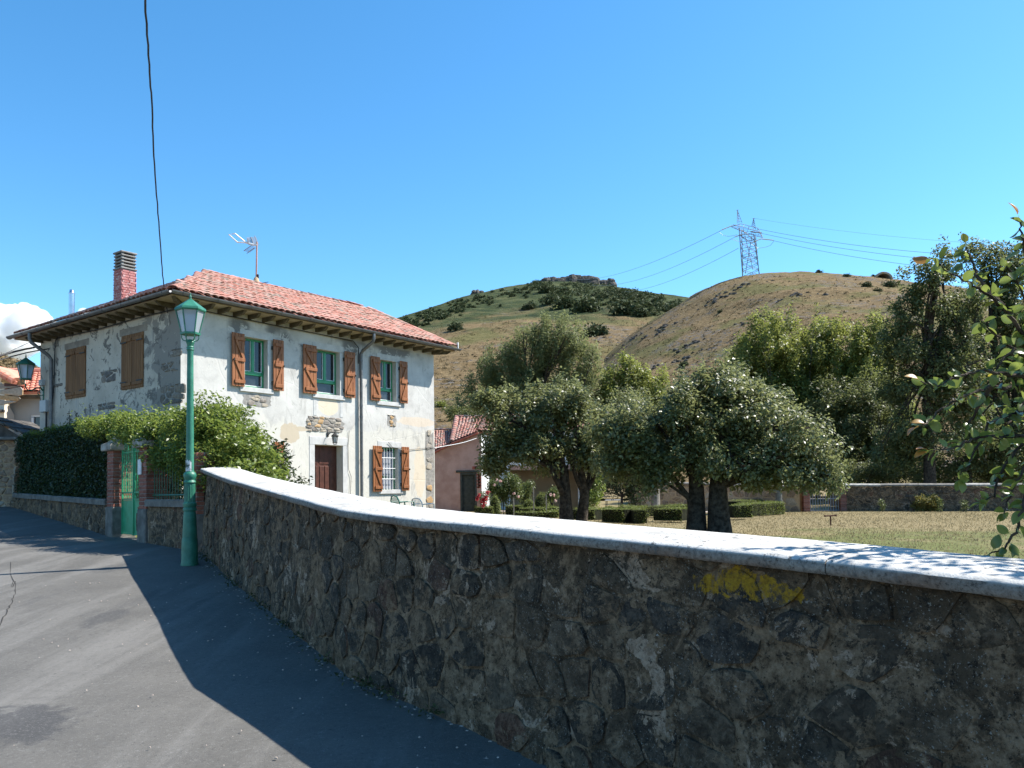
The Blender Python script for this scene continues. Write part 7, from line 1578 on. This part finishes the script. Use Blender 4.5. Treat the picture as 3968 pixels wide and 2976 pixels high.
# ------------------------------------------------------------------ pylon, lines, hilltop things, crag, bushes, cloud
def build_pylon():
    Y = 282.0; g = at(2905, 1062, Y); z0 = hz(HN, g.x, Y) - .3; T = empty('electricity_pylon', (g.x, Y, z0)); tag(T, 'steel lattice electricity pylon on the brown hilltop', 'pylon')
    k = Y / FOC; q = lambda x, y, d=0.0: Vector(((2700 + x * .2411 - 2905) * k, d, (1062 - (750 + y * .2411)) * k + .3)); r = .10
    D = 2.4; m = MAT['galv']
    # four legs, two faces in depth
    cor = [((703, 1330), (672, 520), -D), ((772, 1300), (765, 510), D), ((975, 1300), (905, 630), -D), ((1040, 1260), (990, 610), D)]
    legs = []
    for a, c, d in cor: p, e = q(*a, d), q(*c, d * .8); legs.append((p, e)); MB().tube([p - Vector((0, 0, 1.5)), p, e], r * 1.5, 5).build('leg', m, T)
    pairs = ((0, 1), (2, 3), (0, 2), (1, 3))
    for i, j in pairs:
        wide = (i, j) in ((0, 2), (1, 3)); n = 7; rb = r * (.85 if wide else .5)
        for s in range(n):
            a0, a1 = legs[i][0].lerp(legs[i][1], s / n), legs[i][0].lerp(legs[i][1], (s + 1) / n); b0, b1 = legs[j][0].lerp(legs[j][1], s / n), legs[j][0].lerp(legs[j][1], (s + 1) / n)
            MB().tube([a0, b1], rb, 4).build('brace', m, T); MB().tube([b0, a1], rb, 4).build('brace', m, T)
            if s % 3 == 0: MB().tube([a0, b0], r * .7, 4).build('strut', m, T)
    # V of inner legs
    MB().tube([q(770, 520, 0), q(905, 1190, 0)], r * 1.1, 5).build('inner_leg', m, T); MB().tube([q(905, 630, 0), q(780, 1250, 0)], r * 1.1, 5).build('inner_leg', m, T)
    # wide cross beam, a box truss running left-back to right-front
    top = [q(590, 445, 1.5), q(750, 405, 1.5), q(985, 525, -1.5)]; bot = [q(590, 460, 1.2), q(670, 520, 0), q(900, 610, 0), q(1055, 680, -1.5)]; b2 = [q(590, 455, -1), q(770, 500, -1), q(990, 590, -2), q(1055, 680, -1.5)]
    b = MB(); b.tube(top + [q(1055, 675, -1.5)], r, 4).tube(bot, r, 4).tube(b2, r, 4)
    for s in range(11):
        t = s / 10; P = lambda L, t: L[min(int(t * (len(L) - 1)), len(L) - 2)].lerp(L[min(int(t * (len(L) - 1)), len(L) - 2) + 1], t * (len(L) - 1) - min(int(t * (len(L) - 1)), len(L) - 2))
        tt = top + [q(1055, 675, -1.5)]; b.tube([P(tt, t), P(bot, min(1, t + .05))], r * .6, 4).tube([P(bot, t), P(b2, min(1, t + .1))], r * .6, 4).tube([P(b2, t), P(tt, min(1, t + .1))], r * .6, 4)
    b.build('cross_beam', m, T)
    for ap, feet in (((678, 200), ((660, 430), (700, 420), (760, 400))), ((940, 340), ((890, 480), (920, 490), (980, 520)))):
        b = MB()
        for i, f in enumerate(feet): b.tube([q(*ap), q(*f, (i - 1) * .8)], r * .9, 4)
        for s in range(1, 5): t = s / 5; b.tube([q(*ap).lerp(q(*feet[0], -.8), t), q(*ap).lerp(q(*feet[2], .8), min(1, t + .12)), q(*ap).lerp(q(*feet[1]), t)], r * .55, 4)
        b.tube([q(ap[0] - 20, ap[1] + 3), q(ap[0] + 20, ap[1] - 2)], r, 4); b.build('peak', m, T)
    ins = [((590, 455), (410, 530)), ((770, 595), (615, 650)), ((1050, 680), (895, 745)), ((880, 560), (1060, 590)), ((1055, 680), (1245, 712))]
    for a, e in ins: MB().tube([q(*a), q(*e, -.5)], .20, 6).build('insulator', MAT['insul'] if a[0] != 880 else m, T)
    J = MB()
    for p in (((370, 555), (430, 610), (520, 632), (600, 622), (660, 605)), ((575, 680), (700, 725), (850, 712), (900, 700)), ((1260, 720), (1200, 790), (1120, 818), (1000, 835), (880, 760))): J.tube([q(*s) for s in p], .06, 4)
    J.build('jumper_cable', MAT['wire'], T)
    w_ = lambda x, y: Vector(q(x, y)) + T.location
    def line(a, e, sag, lab, r_=.075):
        P = []
        for i in range(25): t = i / 24; p = a.lerp(e, t); P.append(p - Vector((0, 0, sag * 4 * t * (1 - t))))
        o = MB().tube(P, r_, 5).build('power_line', MAT['wire']); tag(o, lab, 'power line', 'high voltage lines')
    line(w_(410, 530), at(2205, 1082, 640), 6, 'topmost power line running left from the pylon'); line(w_(615, 650), at(2290, 1104, 640), 6, 'middle power line running left from the pylon'); line(w_(680, 828), at(2350, 1128, 640), 6, 'lowest power line running left from the pylon')
    line(w_(985, 512), at(4300, 1003, 215), 3, 'upper power line running right from the pylon', .06); line(w_(1060, 590), at(4300, 1035, 215), 3, 'middle power line running right from the pylon', .06); line(w_(1245, 712), at(4300, 1075, 215), 3, 'lowest power line running right from the pylon', .06)
    line(w_(940, 340), at(4300, 965, 215), 2, 'thin earth wire above the lines on the right', .03)
def rock(label, c, dims, seed, n=3, group=None, name='crag'):
    rng = random.Random(seed); c = Vector(c); o = empty(name, c); tag(o, label, 'rock', group)
    for k in range(n):
        b = MB(); s = Vector((dims[0] * rng.uniform(.35, .6), dims[1] * rng.uniform(.4, .7), dims[2] * rng.uniform(.6, 1.0))); cx = (k - (n - 1) / 2) / max(1, n) * dims[0]; vs = []; m = 11
        for j, f in enumerate((1.1, 1.05, .95, .78, .45)):
            for i in range(m):
                a = 6.283 * i / m; q = f * rng.uniform(.8, 1.15); vs.append((cx + math.cos(a) * s.x * q * .6, math.sin(a) * s.y * q * .6, -s.z * .35 + s.z * 1.3 * (j / 4) ** .8 + rng.uniform(-.08, .08) * s.z))
        F = [(j * m + i, j * m + (i + 1) % m, (j + 1) * m + (i + 1) % m, (j + 1) * m + i) for j in range(4) for i in range(m)] + [tuple(4 * m + i for i in range(m))]
        b.add(vs, F).build('boulder', MAT['rock'], o)
def outcrop(lab, p, w_, sd):
    r = random.Random(sd); o = empty('outcrop', p); tag(o, lab, 'rock', 'hill outcrops')
    for k in range(16):
        x = r.gauss(0, w_ * .45); y = -x * .25 + r.gauss(0, 1.6); z = hz(HN, p.x + x, p.y + y) - p.z; s = r.uniform(.2, .6); n = 7; vs = []
        for j, f in enumerate((1.0, .95, .55)):
            for i in range(n): a = 6.283 * i / n; q = f * r.uniform(.7, 1.25); vs.append((x + math.cos(a) * s * 1.6 * q, y + math.sin(a) * s * q, z - .35 * s + j * s * .55 + r.uniform(-.1, .1) * s))
        MB().add(vs, [(j * n + i, j * n + (i + 1) % n, (j + 1) * n + (i + 1) % n, (j + 1) * n + i) for j in range(2) for i in range(n)] + [tuple(2 * n + i for i in range(n))]).build('boulder', MAT['rock'], o)
def bush_mesh(rng, n, squash=.8):
    d = rng.normal(size=(n, 3)); d /= np.linalg.norm(d, axis=1)[:, None]; d[:, 2] = np.abs(d[:, 2]); r = rng.uniform(.55, 1.08, n)[:, None]; P = d * r * np.array([1, 1, squash * 1.6]); return P, d
def build_hilltop():
    build_pylon()
    for x, y, w_, h, lab, sd, n in ((2262, 1098, 30, 8, 'largest grey crag on the far summit', 1, 5), (2335, 1108, 24, 7, 'grey crag stepping down right of the largest one', 2, 4), (2165, 1096, 30, 5, 'low rocks left of the largest summit crag', 3, 5), (2110, 1096, 12, 2.5, 'small rock leftmost on the far summit', 4, 2), (1852, 1163, 12, 4, 'lone dark rock on the left slope of the far hill', 5, 3)):
        Y = 895.0; c = at(x, y, Y); z = hz(HF, c.x, Y); rock(lab, (c.x, Y, z - 1), (w_ * 1.05, 16, h * 1.6), sd, n, 'summit crags')
    for x, y, w_, lab, sd in ((2880, 1110, 9, 'dark rock outcrop below the pylon', 11), (2790, 1160, 6, 'small outcrop lower left below the pylon', 12), (2460, 1310, 7, 'dark outcrop on the left flank of the brown hill', 13), (2350, 1350, 6, 'outcrop where the brown hill meets the far hill', 14), (2620, 1405, 8, 'rock ledge above the apple tree crown', 15), (3110, 1150, 7, 'grey scree patch right of the pylon', 16), (2960, 1230, 6, 'broken ledge in the middle of the brown hill', 17), (2540, 1290, 6, 'ledge high on the left flank of the brown hill', 18), (2690, 1330, 7, 'long ledge across the middle left of the brown hill', 19)):
        p = hill_hit(HN, x, y)
        if p: outcrop(lab, p, w_, sd)
    # stone vault on the skyline
    Y = 276.0; c = at(3425, 1088, Y); z = hz(HN, c.x, Y); V = empty('stone_vault', (c.x, Y, z - .2)); tag(V, 'half buried stone vault with dark arched mouth on the hilltop', 'vault'); R = 3.2; b = MB(); n = 14; vs = []
    for yy, k in ((0, 1.0), (.9, 1.0), (5.5, .8)):
        for rr in (R, R * .72):
            for i in range(n + 1): a = math.pi * i / n; vs.append((-math.cos(a) * rr * k, yy, math.sin(a) * rr * .78 * k))
    m = n + 1; F = []
    for i in range(n): F += [(i, i + 1, m + i + 1, m + i), (i, 2 * m + i, 2 * m + i + 1, i + 1), (2 * m + i, 4 * m + i, 4 * m + i + 1, 2 * m + i + 1), (m + i, m + i + 1, 5 * m + i + 1, 5 * m + i)]
    b.add(vs, F).build('vault_shell', MAT['quoin_stone'], V)
    for i in range(12): a = math.pi * (i + .5) / 12; MB().bev((-math.cos(a) * R * .86, -.12, math.sin(a) * R * .78 * .86), (.85, .3, .7), .08, Matrix.Rotation(a - math.pi / 2, 3, 'Y')).build('arch_stone', MAT['quoin_stone'], V)
    MB().add([(-R * .6, 5, 0), (R * .6, 5, 0), (R * .5, 5, 2), (-R * .5, 5, 2)], [(0, 1, 2, 3)]).build('back', MAT['brick'], V)
    # bushes: single ones named, the wood on the far hill as one mass
    rng = np.random.default_rng(40)
    def hb(x, y, H, r, lab, seed, mat='bush'):
        p = hill_hit(H, x, y)
        if p is None: return
        o = empty('hillside_bush', p - Vector((0, 0, r * .2))); tag(o, lab, 'bush', 'bushes on the hills'); g = np.random.default_rng(seed); P = []
        for k in range(5): q, d = bush_mesh(g, 130); P.append(q * r * g.uniform(.5, .8) + np.array([g.uniform(-.6, .6) * r, g.uniform(-.4, .4) * r, g.uniform(0, .3) * r]))
        leaf_obj('foliage', np.concatenate(P), r * .28, mat, o, seed, up=.3); MB().tube([(0, 0, -.3), (0, 0, r)], r * .08, 5).build('stem', MAT['bark'], o)
    for i, (x, y, r, lab) in enumerate(((3358, 1112, 1.7, 'round dark bush below the vault on the hilltop'), (3452, 1112, 2.0, 'larger dark bush right below the stone vault'), (3283, 1072, 1.3, 'bush on the skyline left of the vault'), (3175, 1058, 1.1, 'low bush on the skyline right of the pylon'), (3400, 1130, 1.1, 'small bush between the two larger hilltop bushes'), (2790, 1213, .9, 'lone yellowish bush in the middle of the brown hill'), (2650, 1420, 1.3, 'bush low on the brown hill above the apple crown'), (3387, 1072, .9, 'small bush touching the vault on its left'))): hb(x, y, HN, r, lab, 300 + i)
    for i, (x, y, r, lab) in enumerate(((2112, 1135, 7, 'single round tree below the summit left of the crags'), (2183, 1140, 6, 'single tree right of the round one below the summit'), (2190, 1195, 9, 'large dark thicket tree in the middle of the far hill'), (2262, 1210, 9, 'dark thicket tree right of the large middle one'), (2410, 1222, 10, 'broad dark tree low on the right of the far hill'), (2490, 1230, 6, 'small tree right of the broad dark one'), (2120, 1182, 6, 'tree on the green edge left of the dark thicket'), (2050, 1200, 5, 'small bush on the dry slope left of the thicket'), (1770, 1282, 4, 'small bush on the dry slope just right of the roof'), (2300, 1305, 6, 'dark bush at the foot of the far hill above the willow'))): hb(x, y, HF, r, lab, 330 + i)
    for i, (x, y, r, lab) in enumerate(((1705, 1588, 1.6, 'green bush on the slope right of the house corner'),)): hb(x, y, HF, r, lab, 350 + i, 'poplar')
    P = []; cl = []
    for k in range(9000):
        x = rng.uniform(1500, 2720); y = rng.uniform(1100, 1420)
        sk = np.interp(x, [1535, 1800, 2080, 2330, 2640], [1246, 1151, 1092, 1104, 1170]); dy = y - sk
        band = float(vnoise(x / 90, y / 30, 8))
        dens = (1.0 if x > 2330 else .55) * math.exp(-((dy - 22) / 42) ** 2) + (.75 if (x < 1800 and dy < 60) else 0) + .10
        if dy < 3 or band * dens < rng.uniform(.12, .62): continue
        cl.append((x, y))
    cl = cl[:620]
    for x, y in cl:
        p = hill_hit(HF, x, y)
        if p is None: continue
        r = (rng.uniform(1.6, 4.4) if x > 2050 else rng.uniform(.8, 2.4)) * (p.y / 900) ** .8; q, d = bush_mesh(rng, 60); P.append(q * r + np.array(p))
    o = leaf_obj('hillside_wood', np.concatenate(P), 1.5, 'bush', None, 44, up=.3); tag(o, 'dark scrub and oak wood covering the far hill', 'wood', kind='stuff')
    P = []
    for k in range(1500):
        x = rng.uniform(1690, 2640); y = rng.uniform(1180, 1640); p = hill_hit(HF, x, y)
        if p is None: continue
        r = rng.uniform(.5, 1.5) * (p.y / 500) ** .6; q, d = bush_mesh(rng, 16, .6); P.append(q * r + np.array(p))
    for k in range(1500):
        x = rng.uniform(2330, 3480); y = rng.uniform(1070, 1500); p = hill_hit(HN, x, y)
        if p is None: continue
        r = rng.uniform(.15, .5); q, d = bush_mesh(rng, 8, .6); P.append(q * r * np.array([1.6, 1, .8]) + np.array(p))
    o = leaf_obj('heather', np.concatenate(P), .42, 'heath', None, 45, up=.4); tag(o, 'brown heather tufts scattered over the slopes', 'heather', kind='stuff')
    P = []
    for k in range(240):
        x = rng.uniform(-40, 165); y = rng.uniform(1375, 1450); p = hill_hit(HL, x, y)
        if p is None: continue
        q, d = bush_mesh(rng, 14, .6); P.append(q * rng.uniform(.6, 1.6) + np.array(p))
    o = leaf_obj('left_scrub', np.concatenate(P), .8, 'heath', None, 46, up=.4); tag(o, 'low scrub on the hillside beyond the red roofs', 'scrub', kind='stuff')
def build_cloud():
    m = bpy.data.materials.new('cloud_vapour'); m.use_nodes = True; t = m.node_tree; t.nodes.clear(); out = t.nodes.new('ShaderNodeOutputMaterial')
    vs_ = t.nodes.new('ShaderNodeVolumeScatter'); vs_.inputs['Color'].default_value = (1, 1, 1, 1); vs_.inputs['Density'].default_value = .045; vs_.inputs['Anisotropy'].default_value = .3; t.links.new(vs_.outputs[0], out.inputs['Volume'])
    rng = np.random.default_rng(3)
    def puffs(label, spec, seed):
        rng = np.random.default_rng(seed); Y = 3600.0; V = []; F = []; n = 0; nu, nv = 40, 26
        for x, y, r in spec:
            c = np.array(at(x, y, Y + rng.uniform(-80, 80))); R = r / FOC * Y
            u, v = np.meshgrid(np.linspace(0, 2 * math.pi, nu, endpoint=False), np.linspace(.02, math.pi - .02, nv)); d = np.stack([np.cos(u) * np.sin(v), np.sin(u) * np.sin(v), np.cos(v)], -1)
            nz = 1 + .6 * fbm(d[..., 0] * 3 + x, d[..., 2] * 3 + d[..., 1] * 2 + y, seed, 5); P = c + d * (R * nz)[..., None] * np.array([1.15, 1, .85]); V.append(P.reshape(-1, 3))
            F += [(n + j * nu + i, n + j * nu + (i + 1) % nu, n + (j + 1) * nu + (i + 1) % nu, n + (j + 1) * nu + i) for j in range(nv - 1) for i in range(nu)]; n += nu * nv
        o = np_obj('cloud', np.concatenate(V), F, m, None, True); md = o.modifiers.new('fuse', 'REMESH'); md.mode = 'VOXEL'; md.voxel_size = 4.0; tag(o, label, 'cloud', kind='stuff')
    puffs('bright cumulus cloud low at the left edge', [(-120, 1250, 90), (-40, 1240, 70), (20, 1225, 52), (60, 1215, 42), (105, 1215, 46), (140, 1230, 42), (170, 1245, 34), (195, 1258, 24), (0, 1290, 80), (70, 1280, 70), (130, 1280, 52), (40, 1345, 70), (120, 1330, 46), (-60, 1350, 90), (-200, 1300, 120), (30, 1410, 60)], 5)
    puffs('small cloud behind the roof beside the steel flue', [(325, 1210, 20), (345, 1215, 17), (305, 1222, 15), (330, 1240, 26)], 9)
MAT['heath'] = leafmat('dry_heather', (.040, .034, .016), (.075, .062, .030), (.13, .105, .055), .1, .85, .1, .05)
build_hilltop(); build_cloud()
